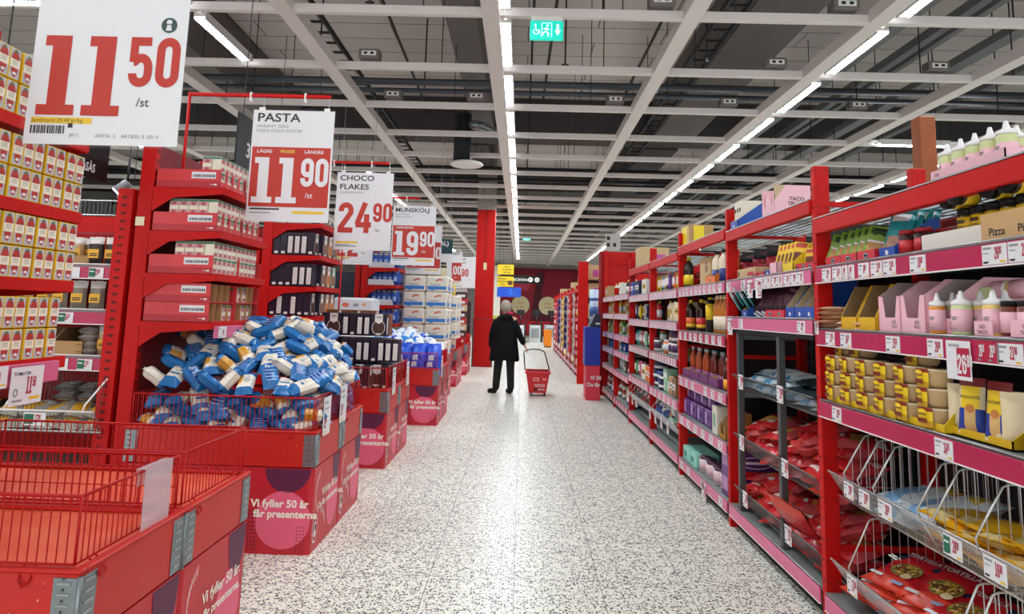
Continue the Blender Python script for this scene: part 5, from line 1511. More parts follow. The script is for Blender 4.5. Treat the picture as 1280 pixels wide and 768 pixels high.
for y0_ in (-BD / 2 + .09,):
    hk.tube([(ix, y0_ - .015, zb)] + [(BW / 2 + .008, y0_ + .016 * math.cos(math.radians(a)), z1 - .02 + .016 * math.sin(math.radians(a))) for a in (180, 225, 270, 315, 360)] + [(ix, y0_ + .015, zb)], .0035, FENCE, 6)
HOOK = hk.build('fence_hook')
bdm = MB().box(-BW / 2 + .022, BW / 2 - .022, -BD / 2 + .022, BD / 2 - .022, .69, .712, REDBOARD)
BRDM = bdm.build('base_board')
def half_bin(label, x, y):
    t = thing('pallet_bin', label, 'display bin', (x, y, 0), group='red pallet bins along the aisle')
    link('printed_wrap', WRAP, t); cl = link('wooden_collar', COLLAR, t)
    for hx_, hy_, me in ((BW / 2, -BD / 2, HINGE), (BW / 2, BD / 2, HINGEB)):
        h_ = link('corner_hinge', me, cl); h_.location = (hx_, hy_, 0); h_['label'] = 'galvanised corner hinge'
    h_ = link('corner_hinge', HINGE, cl); h_.location = (-BW / 2 + .08, -BD / 2, 0); h_['label'] = 'galvanised corner hinge'
    link('wire_fence', FNC, t); link('fence_hook', HOOK, t); link('base_board', BRDM, t)
    return t
BINX = -1.245 - BW / 2
def pair(y0, names, x=BINX):
    for i, n in enumerate(names):
        half_bin(n, x, y0 + BD / 2 + i * (BD + .01))
pair(1.93, ('empty red pallet bin in the foreground, nearer half', 'empty red pallet bin in the foreground, farther half'))
pair(4.07, ('red pallet bin heaped with pasta bags, nearer half', 'red pallet bin heaped with pasta bags, farther half'))
pair(6.22, ('red pallet bin stacked with granola boxes, nearer half', 'red pallet bin stacked with granola boxes, farther half'))
pair(8.55, ('red pallet bin with blue plastic packs, nearer half', 'red pallet bin with blue plastic packs, farther half'), x=-1.06 - BW / 2)
pair(10.7, ('red pallet bin under the paper packs, nearer half', 'red pallet bin under the paper packs, farther half'))
pair(12.85, ('fifth red pallet bin from the camera, nearer half', 'fifth red pallet bin from the camera, farther half'))
pair(15.2, ('farthest red pallet bin before the column, nearer half', 'farthest red pallet bin before the column, farther half'))
# plastic pocket on the foreground fence and paper signs on the others
t = thing('plastic_pocket', 'frosted clear plastic pocket hung over the foreground bin fence', 'sign pocket', (-1.262, 2.33, .63))
PLAS = mat('e3d8de', .2, alpha=.42)
pt('pocket_sheet', MB().box(0, .002, -.085, .085, 0, .3, PLAS).box(-.03, .002, -.085, .085, .3, .302, PLAS).box(-.032, -.03, -.085, .085, .24, .302, PLAS), t)
def hung_sign(label, x, y, z, w, h, pr):
    t = thing('price_card', label, 'price sign', (x, y, z))
    pt('card', MB().box(0, .003, -w / 2, w / 2, 0, h, PAPER, .0008), t)
    m = MB()
    price(m, pr.split('.')[0], pr.split('.')[1], (.0045, -w * .4, h * .2), HY, HZ, h * .3, TAGR, True, .42)
    m.geo2(text2('PASTA' if 'pasta' in label else 'GRANOLA', .01), (.0045, -w * .42, h * .82), HY, HZ, INK, h * .1)
    m.rect((.0045, -w * .4, h * .68), HY, HZ, w * .6, h * .03, GREYT).rect((.0045, -w * .4, h * .06), HY, HZ, w * .4, h * .04, YEL)
    pt('print', m, t)
hung_sign('white price card on the side of the pasta bin, nearer', -1.238, 4.24, .68, .15, .24, '11.90')
hung_sign('white price card on the side of the pasta bin, farther', -1.238, 4.62, .7, .16, .25, '11.90')
hung_sign('white price card on the side of the granola bin, nearer', -1.238, 6.45, .66, .15, .26, '27.90')
hung_sign('white price card on the side of the granola bin, farther', -1.238, 7.22, .66, .15, .26, '27.90')
hung_sign('white price card on the side of the blue pack bin', -1.05, 8.8, .6, .15, .28, '19.90')

# ------------------------------------------------------------------ end cap racks
def cap_rack(label, y0, y1, levels, ztop, mesh_h=0):
    t = thing('end_cap_rack', label, 'shelf', (-2.55, y0, 0), group='end racks on the left')
    D = y1 - y0
    for y in (0, D - .05):
        pt('upright', upright_cap(ztop), t, loc=(0, y, 0))
    pt('back_panel', MB().box(.02, .04, .03, D - .03, .1, ztop - .05, REDP), t, 'dark red back panel')
    for z in levels:
        s = MB().box(.05, .53, .0, D, z - .03, z - .004, RED, .003).box(.525, .535, -.002, D + .002, z - .045, z + .006, RED, .002)
        br = [(.06, z - .004), (.53, z - .004), (.53, z - .045), (.2, z - .075), (.06, z - .17)]
        for y in (-.004, D + .001):
            s.prism(br, 'y', y, y + .003, RED)
        pt('shelf', s, t)
    return t
UC = {}
def upright_cap(h):
    if h not in UC:
        m = MB().box(-.04, .055, 0, .05, 0, h, RED, .003)
        for i in range(int(h / .07)):
            m.box(.0535, .0556, .014, .022, .05 + i * .07, .08 + i * .07, DARK).box(.0535, .0556, .03, .038, .05 + i * .07, .08 + i * .07, DARK)
        UC[h] = m.build('upright')
    return UC[h]
cap0 = cap_rack('left end rack nearest the camera, full of yellow tomato cartons', 2.05, 2.86, (2.215, 1.885, 1.575, 1.245), 2.75)
cap1 = cap_rack('left end rack behind the pasta bin with red crates of crushed tomato', 4.2, 5.0, (2.27, 1.975, 1.69, 1.375), 2.62)
cap2 = cap_rack('left end rack filled with dark granola boxes', 6.3, 7.05, (2.32, 2.0, 1.69, 1.40), 2.36)
cap3 = cap_rack('left end rack with blue bags, beyond the granola', 10.3, 11.1, (2.15, 1.87, 1.55, 1.25), 2.47)
t = thing('note_card', 'small cream note taped to the red upright left of the crates', 'note', (-2.56, 4.197, 2.0), mesh=MB().box(-.03, .03, -.002, 0, 0, .06, mat('efe3c0', .6)))

# tomato cartons
TG = mat('b9bcc0', .5); TY = mat('efc21e', .45); TRD = mat('b93226', .5, vary=.2, scale=60); TCR = mat('f0e7cf', .5)
def tomato():
    w, d, h = .0545, .07, .125
    b_ = rbox(w, d, h, TY, .0025)
    m = MB(); y = -d / 2 - .0006
    m.rect((-w / 2 + .003, y, .004), HX, HZ, w - .006, h - .008, TG)
    m.disc((0, y - .0004, .091), HX, HZ, .017, .024, TRD, n=20).disc((-.009, y - .0005, .086), HX, HZ, .011, .013, TRD, n=12).disc((.009, y - .0005, .086), HX, HZ, .011, .013, TRD, n=12)
    m.geo2(([(-.012, .112), (0, .12), (.012, .112), (.004, .105), (-.004, .105)], [(0, 1, 2, 3, 4)]), (0, y - .0006, 0), HX, HZ, mat('5a6a52', .5))
    m.rect((-w / 2 + .003, y - .0008, .046), HX, HZ, w - .006, .034, TCR)
    for z in (.072, .066, .059):
        m.rect((-.014, y - .0012, z), HX, HZ, .028, .002, GREYT)
    m.disc((0, y - .0006, .046), HX, HZ, .0165, .036, TRD, 180, 360, 18)
    m.disc((0, y - .0012, .024), HX, HZ, .01, .006, PAPER, n=12)
    # side print on the end facing the back of the store
    return Proto('tomato_carton', 'carton', [('carton_body', b_), ('front_print', m)])
tom = tomato()
LV0 = ('top', 'second', 'third', 'lowest')
trayc = MB()
for li, z in enumerate((2.215, 1.885, 1.575, 1.245)):
    ys = [2.815 - .056 * k - .012 * ((k + 1 + (k > 3)) // 3 if k > 1 else 0) for k in range(13)]
    for rw in range(2):
        for k, y in enumerate(ys):
            if y < 2.07 or (li == 3 and k == 0): continue
            tom.put('yellow tomato carton, %s shelf of nearest left rack, %s row, %s' % (LV0[li], ('lower', 'upper')[rw], 'farthest' if k == 0 else nth(k) + ' from far end'), (-2.05, y, z + .004 + rw * .13), FL, 'tomato cartons on the %s shelf' % LV0[li])
            if rw == 1 and k < 5:
                tom.put('tomato carton in second rank on %s shelf, upper row, %s' % (LV0[li], 'farthest' if k == 0 else nth(k) + ' from far end'), (-2.123, y, z + .004 + .13), FL, 'tomato cartons in the second rank, %s shelf' % LV0[li])
t = thing('shelf_rail', 'pink price rail with tomato price cards on nearest left rack', 'price rail', (-1.99, 2.05, 1.15))
pt('rail_strip', MB().box(-.03, -.005, 0, .75, 0, .085, STRIP_LIT, .003), t)
def left_tag(par, y, w, h, pr, head, z=0, x=0.0, green=False):
    m = MB().box(-.002, .001, -w / 2, w / 2, 0, h, PAPER)
    price(m, pr.split('.')[0], pr.split('.')[1], (.002, -w * .02, h * .28), HY, HZ, h * .45, TAGR, True, .42)
    m.geo2(text2(head, .01), (.002, -w * .44, h * .78), HY, HZ, INK, h * .13)
    m.rect((.002, -w * .42, h * .1), HY, HZ, w * .3, h * .05, GREYT).rect((.002, w * .1, h * .12), HY, HZ, w * .33, h * .07, YEL)
    if green: m.geo2(stroke(arc(0, 0, .01, .014, 0, 360, 10), True, .004), (.002, -w * .34, h * .34), HY, HZ, GREEN)
    return pt('price_tag', m, par, loc=(x, y, z))
left_tag(t, .56, .17, .15, '11.50', 'TOMATER', -.075, .006, True); left_tag(t, .4, .12, .085, '11.50', 'KROSS', 0, .002); left_tag(t, .24, .12, .085, '11.50', 'HELA', 0, .002)

# crushed tomato cartons and red crates
CT = mat('e9e3cc', .45); CTG = mat('2f7a5c', .5); CTP = mat('cf9a9a', .5, vary=.2, scale=60)
def crush():
    w, d, h = .062, .06, .105
    b_ = rbox(w, d, h, CT, .002, zp=mat('d9ded8', .45))
    m = MB()
    for (o, ux) in (((-w / 2 + .002, -d / 2 - .0006, 0), HX), ((w / 2 + .0006, -d / 2 + .002, 0), HY), ((-w / 2 - .0006, -d / 2 + .002, 0), HY)):
        o = Vector(o)
        side = ux == HY
        m.rect(o + Vector((0, 0, .088)), ux, HZ, w - .004, .014, CTG)
        if not side:
            m.rect(o + Vector((0, 0, .06)), ux, HZ, w - .004, .03, CTP); m.rect(o + Vector((0, 0, .006)), ux, HZ, w - .004, .028, CTP)
            m.disc(o + Vector((w / 2 - .002, -.0005, .02)), ux, HZ, .014, .01, mat('b0545a', .5), n=10)
            m.disc(o + Vector((w / 2 - .002, -.0005, .075)), ux, HZ, .016, .011, mat('b0545a', .5), n=10)
        else:
            m.rect(o + Vector((.012, 0, .03)), ux, HZ, .006, .05, mat('c8c2ac', .5))
    return Proto('crushed_tomato_carton', 'carton', [('carton_body', b_), ('print', m)])
cru = crush()
CRD = mat('d23a3e', .45, vary=.05); CRD2 = mat('b82c34', .5)
def crate(open_front=False, kraft=False):
    L_, W2, H_ = .43, .385, .125    # x depth, y width, height
    m = MB()
    m.box(-L_ / 2, L_ / 2, -W2 / 2, W2 / 2, 0, .004, CRD)
    for s_ in (-1, 1):
        y = s_ * W2 / 2
        m.box(-L_ / 2, L_ / 2, min(y, y - s_ * .004), max(y, y - s_ * .004), 0, H_, CRD)
    m.box(-L_ / 2, -L_ / 2 + .004, -W2 / 2, W2 / 2, 0, H_, CRD)
    m.box(-L_ / 2, L_ / 2, -W2 / 2 - .0006, -W2 / 2, .002, .045, CRD2)
    if not open_front:
        m.box(L_ / 2 - .004, L_ / 2, -W2 / 2, W2 / 2, 0, .045, CRD)
        for i in range(5):
            y = -W2 / 2 + i * W2 / 4
            m.box(L_ / 2 - .004, L_ / 2, max(-W2 / 2, y - .011), min(W2 / 2, y + .011), .045, H_, CRD)
            m.disc((L_ / 2 + .0008, min(W2 / 2 - .02, y + .03), .025), HY, HZ, .005, .004, PAPER, n=8)
    if kraft:
        for i in range(4):
            y = -W2 / 2 + .004 + i * (W2 - .008) / 4
            m.box(L_ / 2 - .12, L_ / 2 - .006, y, y + .003, .004, H_ - .002, KRAFT)
        m.box(-L_ / 2 + .004, L_ / 2 - .12, -W2 / 2 + .004, W2 / 2 - .004, .004, H_ - .003, KRAFTD)
    lb = MB().rect((.02, -W2 / 2 - .0012, .062), HX, HZ, .165, .046, PAPER)
    x = .03
    r = random.Random(4)
    while x < .175:
        ww = r.uniform(.002, .008)
        lb.rect((x, -W2 / 2 - .0018, .072), HX, HZ, ww, .018, INK); x += ww + r.uniform(.002, .006)
    lb.disc((.185, -W2 / 2 - .0018, .022), HX, HZ, .012, .006, PAPER, n=10).rect((.15, -W2 / 2 - .0018, .021), HX, HZ, .03, .003, PAPER)
    return Proto('red_crate', 'crate', [('crate_walls', m), ('barcode_label', lb)])
cr_a = crate(); cr_o = crate(True); cr_k = crate(True, True)
LV1 = ('top', 'second', 'third', 'lowest')
for li, z in enumerate((2.27, 1.975, 1.69)):
    for k, y in enumerate((4.40, 4.795)):
        (cr_a if li < 2 else cr_o).put('red cardboard crate on %s shelf of crate rack, %s' % (LV1[li], ('nearer', 'farther')[k]), (-2.265, y, z), 0, 'red crates on the crate rack')
    for k in range(10):
        y = 4.25 + .068 * k + (.012 if k > 4 else 0)
        for rw in range(2):
            cru.put('crushed tomato carton at front of %s shelf, %s layer, %s from near end' % (LV1[li], ('lower', 'upper')[rw], nth(k)), (-2.088, y, z + .006 + rw * .107), FL, 'crushed tomato cartons, %s shelf' % LV1[li])
    for k in range({0: 1, 1: 4, 2: 3}[li]):
        cru.put('crushed tomato carton in nearest file on %s shelf, upper layer, %s behind the front' % (LV1[li], nth(k)), (-2.155 - .066 * k, 4.25, z + .113), 0, 'cartons in the nearest file, %s shelf' % LV1[li])
        cru.put('crushed tomato carton in nearest file on %s shelf, lower layer, %s behind the front' % (LV1[li], nth(k)), (-2.155 - .066 * k, 4.25, z + .006), 0, 'cartons in the nearest file, lower, %s shelf' % LV1[li])
for k, y in enumerate((4.40, 4.795)):
    for lv in range(2):
        cr_k.put('red crate with kraft dividers on lowest shelf, %s, %s of two' % (('nearer', 'farther')[k], ('lower', 'upper')[lv]), (-2.265, y, 1.375 + .128 * lv), 0, 'red crates with kraft dividers')
for lv, ks in ((0, (3, 4, 7, 8)), (1, (5, 6, 7))):
    for q, k in enumerate(ks):
        cru.put('crushed tomato carton left in %s kraft crate, %s of %d' % (('lower', 'upper')[lv], rowpos(q, len(ks), 'near', 'far'), len(ks)), (-2.10, 4.25 + .074 * k, 1.381 + .128 * lv), FL, 'cartons left in the kraft crates')
t = thing('shelf_rail', 'pink price rail below the lowest crates on crate rack', 'price rail', (-2.0, 4.22, 1.27))
pt('rail_strip', MB().box(-.015, -.003, 0, .8, 0, .08, STRIP_LIT, .003), t)
left_tag(t, .1, .11, .075, '13.90', 'KROSS', 0, .0); left_tag(t, .47, .11, .075, '13.90', 'KROSS', 0, .0); left_tag(t, .62, .12, .11, '11.90', 'PASTA', -.05, .004)

# granola on the third end rack and in the bin
GD = mat('21182c', .4, vary=.08, scale=10); GW = mat('ece8e2', .5); GB = mat('4a2e22', .5, vary=.5, scale=120); GBR = mat('8a5a3a', .5, vary=.3, scale=80); GO = mat('c9772c', .5, vary=.3, scale=80)
def granola(body=GD, food=GB, nm='granola_box', big=False):
    w, d, h = (.165, .066, .225)
    b_ = rbox(w, d, h, body, .002)
    m = MB(); y = -d / 2 - .0006
    # front: white name tab above a round bowl of granola
    m.disc((0, y, .085), HX, HZ, .068, .075, GW, n=30).disc((0, y - .0005, .085), HX, HZ, .062, .069, food, n=30)
    m.geo2(([(-.04, .225), (.04, .225), (.04, .15), (0, .125), (-.04, .15)], [(0, 1, 2, 3, 4)]), (0, y - .001, -.003), HX, HZ, GW)
    for z in (.195, .18): m.rect((-.026, y - .0015, z), HX, HZ, .052, .006, INK)
    m.rect((-.022, y - .001, .01), HX, HZ, .044, .02, GW)
    # spines: a white panel or just a small foot label
    for sx_, full in ((w / 2 + .0006, True), (-w / 2 - .0006, False)):
        if full: m.rect((sx_, -.022, .02), HY, HZ, .044, .165, GW)
        else: m.rect((sx_, -.018, .012), HY, HZ, .036, .022, GW)
        for i in range(7 if full else 1): m.rect((sx_ * 1.004, -.016, .035 + .02 * i), HY, HZ, .03, .004, GREYT)
    return Proto(nm, 'cereal box', [('box_body', b_), ('print', m)])
gr = granola(); gr_b = granola(GD, GBR); gr_o = granola(mat('7a4a2c', .45), GO); gr_t = granola(mat('2a7a68', .45), GBR)
LV2 = ('top', 'second', 'third', 'lowest')
for li, z in enumerate((2.0, 1.69, 1.40)):
    # spines facing the camera: six deep from post to the aisle
    for k in range(6):
        full = (k in (2, 3, 4), k in (3, 4, 5), k in (1, 3))[li]
        # front faces the aisle (+x); the spine with the panel faces -y when rz=-90+180
        gr.put('dark granola box on %s shelf of granola rack, near end, %s from the post' % (LV2[li], nth(k)), (-2.455 + .0685 * k, 6.40, z + .002), FL if not full else FL + math.pi, 'granola boxes at near end, %s shelf' % LV2[li])
    for k, p_ in enumerate((gr_b, gr_o, gr_b) if li < 2 else (gr_b, gr_o, gr_o)):
        (p_ if not (li == 1 and k == 2) else gr_t).put('%s granola box facing the aisle on %s shelf, %s' % ('teal' if (li == 1 and k == 2) else ('brown' if p_ is gr_o else 'dark'), LV2[li], nth(k) + ' from near end'), (-2.075, 6.57 + .172 * k, z + .002), FL, 'granola boxes facing the aisle, %s shelf' % LV2[li])
        gr.put('granola box in second rank on %s shelf, %s from near end' % (LV2[li], nth(k)), (-2.145, 6.57 + .172 * k, z + .002), FL, 'granola boxes in second rank, %s shelf' % LV2[li])
for k in range(5):
    gr_b.put('granola box on the uppermost deck of granola rack, %s' % (nth(k) + ' from near end'), (-2.08, 6.38 + .155 * k, 2.324), FL, 'granola boxes on the uppermost deck', scale=(1, 1, .28))
# stacks in the granola bin, built in three set-back rows
F_, S1_, S2_ = 0, math.pi / 2, -math.pi / 2
STC = {}
def stackrow(name, z, y, x0, pat, x1=None):
    x = x0; n = len(pat); tot = {}; cnt = STC.setdefault(name, {})
    for c in pat: tot[c] = tot.get(c, 0) + 1
    for i, c in enumerate(pat):
        w = .168 if c == 'F' else .07
        cx = x + w / 2
        p_ = {'F': gr, 'S': gr, 's': gr, 'O': gr_o}[c]
        if c != '-':
            q = cnt.get(c, 0); cnt[c] = q + 1
            p_.put('granola box on bin, %s row, %s, %s from left' % (name, {'F': 'bowl forward', 'S': 'white spine forward', 's': 'plain spine forward', 'O': 'brown spine forward'}[c], nth(q)), (cx, y + (.0 if c == 'F' else .05), z), {'F': 0, 'S': -math.pi / 2, 's': math.pi / 2, 'O': -math.pi / 2}[c], 'granola boxes on bin, %s row' % name)
        x += w + .003
stackrow('bottom', .715, 6.29, -2.38, 'FFsSFF')
stackrow('bottom', .715, 6.29, -1.515, 's')
for k in range(5):
    gr.put('granola box along aisle side of bin, bottom row, %s' % (nth(k) + ' from near end'), (-1.315, 6.44 + .17 * k, .715), FL, 'granola boxes along the aisle side of the bin')
stackrow('middle', .965, 6.5, -2.42, 'FFSF')
stackrow('middle', .965, 6.5, -1.79, 'SsSSsSSS')
stackrow('upper', 1.215, 6.62, -2.47, 'FF')
stackrow('upper', 1.215, 6.62, -2.07, 'SFSsSSF')
# boxes bearing the set-back rows
for z, y, nm in ((.715, 6.5, 'bottom'), (.715, 6.68, 'bottom'), (.965, 6.68, 'middle'), (.715, 6.86, 'bottom'), (.965, 6.86, 'middle')):
    for k in range(6):
        gr.put('granola box behind the %s row of bin, rank at %s, %s from left' % (nm, {6.5: 'front', 6.68: 'middle', 6.86: 'back'}[y], nth(k)), (-2.28 + .172 * k, y + .02, z), 0, 'granola boxes hidden behind the front rows')
for k, (p_, x) in enumerate(((gr_o, -1.62), (gr_o, -1.51), (gr_o, -1.40))):
    gr_o.put('orange brown granola box at right end of upper row, %s of three' % rowpos(k, 3), (x, 6.80, 1.215), -math.pi / 2 if k else 0, 'orange granola boxes on bin')
for k in range(3):
    gr_o.put('orange brown granola box lying flat above upper row, %s of three' % rowpos(k, 3), (-2.0 + .2 * k, 6.75, 1.445), group='orange granola boxes lying flat', rot=(math.radians(-90), 0, 0), scale=(1, .8, .6))
# ================================================================== pasta heap
rnd = random.Random(21)
PBL = mat('2270b0', .25, vary=.12, scale=14); PCR = mat('ece4d2', .3, vary=.05); PGD = mat('d79a33', .3, vary=.3, scale=70); PBD = mat('17498f', .25, vary=.15, scale=14)
def pasta(kind, seed):
    w, h, th = .112, .19, .072
    if kind == 'cream':
        z = [(0, 1, .22, .78, PCR), (.0, .42, .35, .8, PGD)]
    elif kind == 'gold':
        z = [(0, 1, .2, .8, PGD), (.25, .8, .42, .72, PCR)]
    elif kind == 'blue':
        z = [(0, 1, .0, 1, PBL), (.15, .45, .25, .75, PBD)]
    else:
        z = [(0, 1, .3, 1, PCR), (0, .9, .12, .3, PBL)]
    m_ = lay(pouch(w, h, th, PBL, z, back=PBL, nu=8, nv=11, wob=.004, seed=seed, pu=4, pv=6, seal=.045))
    pr = MB(); zt = th / 2 + .003
    if kind == 'blue':
        for i in range(4):
            pr.rect((-.04, -.05 + i * .026, zt), HX, HY, .06 + .02 * (i % 2), .006, mat('9cc4f0', .4))
        pr.geo2(text2('Pasta', .02, 'CENTER'), (0, .055, zt - .004), HX, HY, PAPER, .032)
    elif kind in ('cream', 'gold'):
        pr.disc((.012, .03, zt), HX, HY, .016, .012, INK, n=12).disc((.012, .03, zt + .0005), HX, HY, .012, .009, PAPER, n=12)
        pr.rect((-.012, -.002, zt), HX, HY, .05, .007, GREYT).rect((-.004, -.014, zt), HX, HY, .034, .005, GREYT)
    else:
        pr.rect((-.03, -.01, zt), HX, HY, .06, .014, PBL).rect((-.02, .02, zt), HX, HY, .04, .006, GREYT)
    return Proto('pasta_bag', 'pasta bag', [('bag_body', m_), ('print', pr)])
KINDS = {k: [pasta(k, 50 + 7 * i + j) for j in range(2)] for i, k in enumerate(('cream', 'gold', 'blue', 'white'))}
KD = {'cream': 'cream-labelled blue', 'gold': 'gold-windowed', 'blue': 'mostly blue', 'white': 'white and blue'}
def hp(x, y):
    """surface of the heap: rises from the front fence to a broad crest"""
    f = min(1, max(.02, (x + 2.52) / .2)) ** .5 * min(1, max(.02, (-1.22 - x) / .36)) ** .7
    g = min(1, max(.02, (y - 4.06) / .66)) ** .8
    return .9 + .45 * f * g
seq = ['cream', 'blue', 'gold', 'white', 'gold', 'cream', 'blue', 'gold', 'white', 'cream', 'blue', 'blue']
cells = []
# front layers behind the fence
for lv, z in enumerate((.745, .81, .875)):
    for k in range(8):
        cells.append((-2.33 + .136 * k + (.06 if lv % 2 else 0), 4.17 + .02 * lv, z, 'front layer %s' % ('bottom', 'middle', 'top')[lv], k))
# right side layers along the fence
for lv, z in enumerate((.745, .81, .88)):
    for k in range(7):
        cells.append((-1.345 - .01 * lv, 4.27 + .135 * k + (.05 if lv % 2 else 0), z, 'aisle side layer %s' % ('bottom', 'middle', 'top')[lv], k))
for j in range(9):
    for i in range(9):
        x = -2.33 + .118 * i + (.06 if j % 2 else 0) + rnd.uniform(-.02, .02)
        y = 4.18 + .108 * j + rnd.uniform(-.015, .015)
        if x > -1.31: continue
        z = hp(x, y)
        cells.append((x, y, z + rnd.uniform(-.025, .02), 'slope row %s from front' % nth(j), i))
        if j in (2, 3, 4, 5): cells.append((x + .05, y + .03, z - .08, 'under slope row %s' % nth(j), i))
gcount = {}
for n, (x, y, z, where, k) in enumerate(cells):
    kd = seq[(n * 5 + n // 7) % 12]
    e = .06
    gx = (hp(x + e, y) - hp(x - e, y)) / (2 * e); gy = (hp(x, y + e) - hp(x, y - e)) / (2 * e)
    layer = 'layer' in where
    rot = Euler((math.radians(rnd.uniform(5, 60)) if layer else math.atan(gy) * .8 + rnd.uniform(-.1, .35), (-math.atan(gx) * .7 if not layer else 0) + rnd.uniform(-.25, .25), rnd.uniform(-1.3, 1.3) + (math.pi / 2 if n % 3 == 0 else 0)))
    KINDS[kd][n % 2].put('%s pasta bag in the heap, %s, %s from left' % (KD[kd], where, nth(k)) if 'aisle' not in where else '%s pasta bag in the heap, %s, %s from near end' % (KD[kd], where, nth(k)), (x, y, z), group='pasta bags heaped in the bin', rot=rot)
# loose cream packs on the low shelf behind the heap
for k in range(4):
    KINDS['cream' if k % 2 else 'white'][k % 2].put('pale pasta bag on the low rack shelf behind the heap, %s' % (nth(k) + ' from near end'), (-2.12 + .05 * (k % 2), 4.66 + .085 * k, 1.17 + .03 * (k % 3)), group='pale pasta bags behind the heap', rot=(.2, 0, .3 * k))
t = thing('low_shelf', 'black low shelf behind the pasta heap', 'shelf', (-2.5, 4.22, 1.08), mesh=MB().box(.06, .48, .36, .76, 0, .03, BLACK))

# ================================================================== blue packs bin
PKB = mat('1a4fd0', .3, vary=.2, scale=16); PKW = mat('e6edf5', .3, vary=.06); PKL = mat('3fa0ea', .3)
pk1 = thrown(flat(.2, .26, .1, PKB, [(.1, .5, .1, .3, PKW), (.1, .9, .4, .6, mat('2a62e0', .3))], 71), 'blue_pack')
pk2 = thrown(flat(.15, .2, .07, PKW, [(.0, .6, .1, .3, PKB), (.4, 1, .6, .75, mat('1c3a78', .4))], 72), 'white_pack')
pk3 = thrown(flat(.16, .2, .08, PKL, [(.2, .9, .3, .8, PKW)], 73), 'light_blue_pack')
for lv, z in enumerate((.75, .84, .93)):
    for k in range(6):
        pk1.put('blue plastic pack behind the bin fence, %s layer, %s' % (('bottom', 'middle', 'top')[lv], rowpos(k, 6)), (-2.15 + .2 * k, 8.68, z), group='blue plastic packs', rot=(math.radians(60), rnd.uniform(-.1, .1), rnd.uniform(-.2, .2)))
for lv, z in enumerate((.98, 1.05, 1.12, 1.18)):
    for k in range(8 - lv):
        (pk2 if (k + lv) % 3 else pk3).put('%s pack heaped on the blue bin, layer %s, %s' % ('white' if (k + lv) % 3 else 'light blue', nth(lv), rowpos(k, 8 - lv)), (-2.15 + .145 * k + .04 * (lv % 2), 8.78 + .09 * lv, z + rnd.uniform(-.02, .02)), group='small packs heaped on the blue bin', rot=(rnd.uniform(.1, .8), rnd.uniform(-.3, .3), rnd.uniform(-1, 1)))
        if lv < 3:
            pk2.put('white pack in back part of blue bin, layer %s, %s' % (nth(lv), rowpos(k, 8 - lv)), (-2.15 + .145 * k, 9.1 + .1 * lv, z + .01), group='small packs in the back of the blue bin', rot=(rnd.uniform(-.2, .5), rnd.uniform(-.3, .3), rnd.uniform(-1, 1)))
# ================================================================== wall of paper packs
TPW = mat('ece7d8', .4, vary=.04, scale=10); TPB = mat('2f7fd0', .4, vary=.1)
def paper_pack():
    w, d, h = .37, .3, .265
    b_ = MB().box(-w / 2, w / 2, -d / 2, d / 2, 0, h, TPW, .025)
    m = MB(); 
    for (o, ux, L) in (((-w / 2, -d / 2 - .0008, 0), HX, w), ((w / 2 + .0008, -d / 2, 0), HY, d)):
        o = Vector(o); ux = Vector(ux)
        m.rect(o + ux * .025 + Vector((0, 0, .04)), ux, HZ, L - .05, .055, TPB)
        m.geo2(([(.05, .04), (.15, .04), (.12, .02), (.09, .025)], [(0, 1, 2, 3)]), o, ux, HZ, TPB)
        m.geo2(stroke([(.16, .18), (.22, .21), (.27, .2)], False, .03), o, ux, HZ, mat('d8776a', .5))
        m.geo2(text2('Toapapper', .01), o + ux * .05 + Vector((0, 0, .11)), ux, HZ, mat('6a86b0', .5), .045)
    return Proto('paper_pack', 'paper pack', [('pack_body', b_), ('print', m)])
pp = paper_pack()
for rw in range(5):
    for k in range(2):
        for dd in range(2):
            pp.put('white paper pack with blue band, %s stack, %s from bottom, %s' % (('left', 'right')[k], nth(rw), ('front', 'behind')[dd]), (-1.795 + .376 * k - .01 * (rw % 2), 10.9 + .6 * dd, .715 + .27 * rw), 0, 'stacked paper packs')
# white packs and jars beyond
dj = jar(.24, .075, mat('e2d6b4', .4), mat('1d1b1a', .4), mat('3a2a1c', .5), (.6, .78), 'drink_jar')
for k in range(4):
    dj.put('dark-lidded cream jar standing on top of paper packs, %s' % rowpos(k, 4), (-1.85 + .16 * k, 10.95, 2.067), 0, 'dark-lidded jars on the paper packs')
for k in range(2):
    fp('bag', ('yellow', 'red')[k]).put('%s bag on top of the paper packs on the fifth bin' % ('yellow', 'red')[k], (-1.42 - .2 * k, 13.02, 1.802), 0)
# ================================================================== blue bags on the end rack beyond
bb_ = thrown(pouch(.13, .24, .07, mat('1f4aa6', .3, vary=.25, scale=16), [(.25, .75, .8, .95, mat('e3c23a', .4)), (.3, .7, .3, .5, mat('9ab8e6', .4))]), 'blue_bag')
wtr = Proto('white_tray', 'tray', [('tray_walls', MB().box(-.2, .2, -.18, .18, 0, .005, PAPER).box(-.2, .2, -.18, -.176, 0, .09, mat('d9dadc', .5)).box(.196, .2, -.18, .18, 0, .06, PAPER))])
for li, z in enumerate((2.15, 1.87, 1.55, 1.25)):
    nm = ('top', 'second', 'third', 'lowest')[li]
    wtr.put('white tray at near end of %s shelf, blue bag rack' % nm, (-2.28, 10.5, z), 0)
    for k in range(5):
        bb_.put('dark blue bag on %s shelf of blue bag rack, near end, %s' % (nm, nth(k) + ' from the aisle'), (-2.06 - .085 * k, 10.42 + .02 * (k % 2), z + .008), .2, 'blue bags at near end, %s shelf' % nm)
    for k in range(4):
        bb_.put('dark blue bag facing aisle, %s shelf of blue bag rack, %s' % (nm, nth(k) + ' from near end'), (-2.07, 10.56 + .14 * k, z + .008), FL, 'blue bags facing the aisle, %s shelf' % nm)
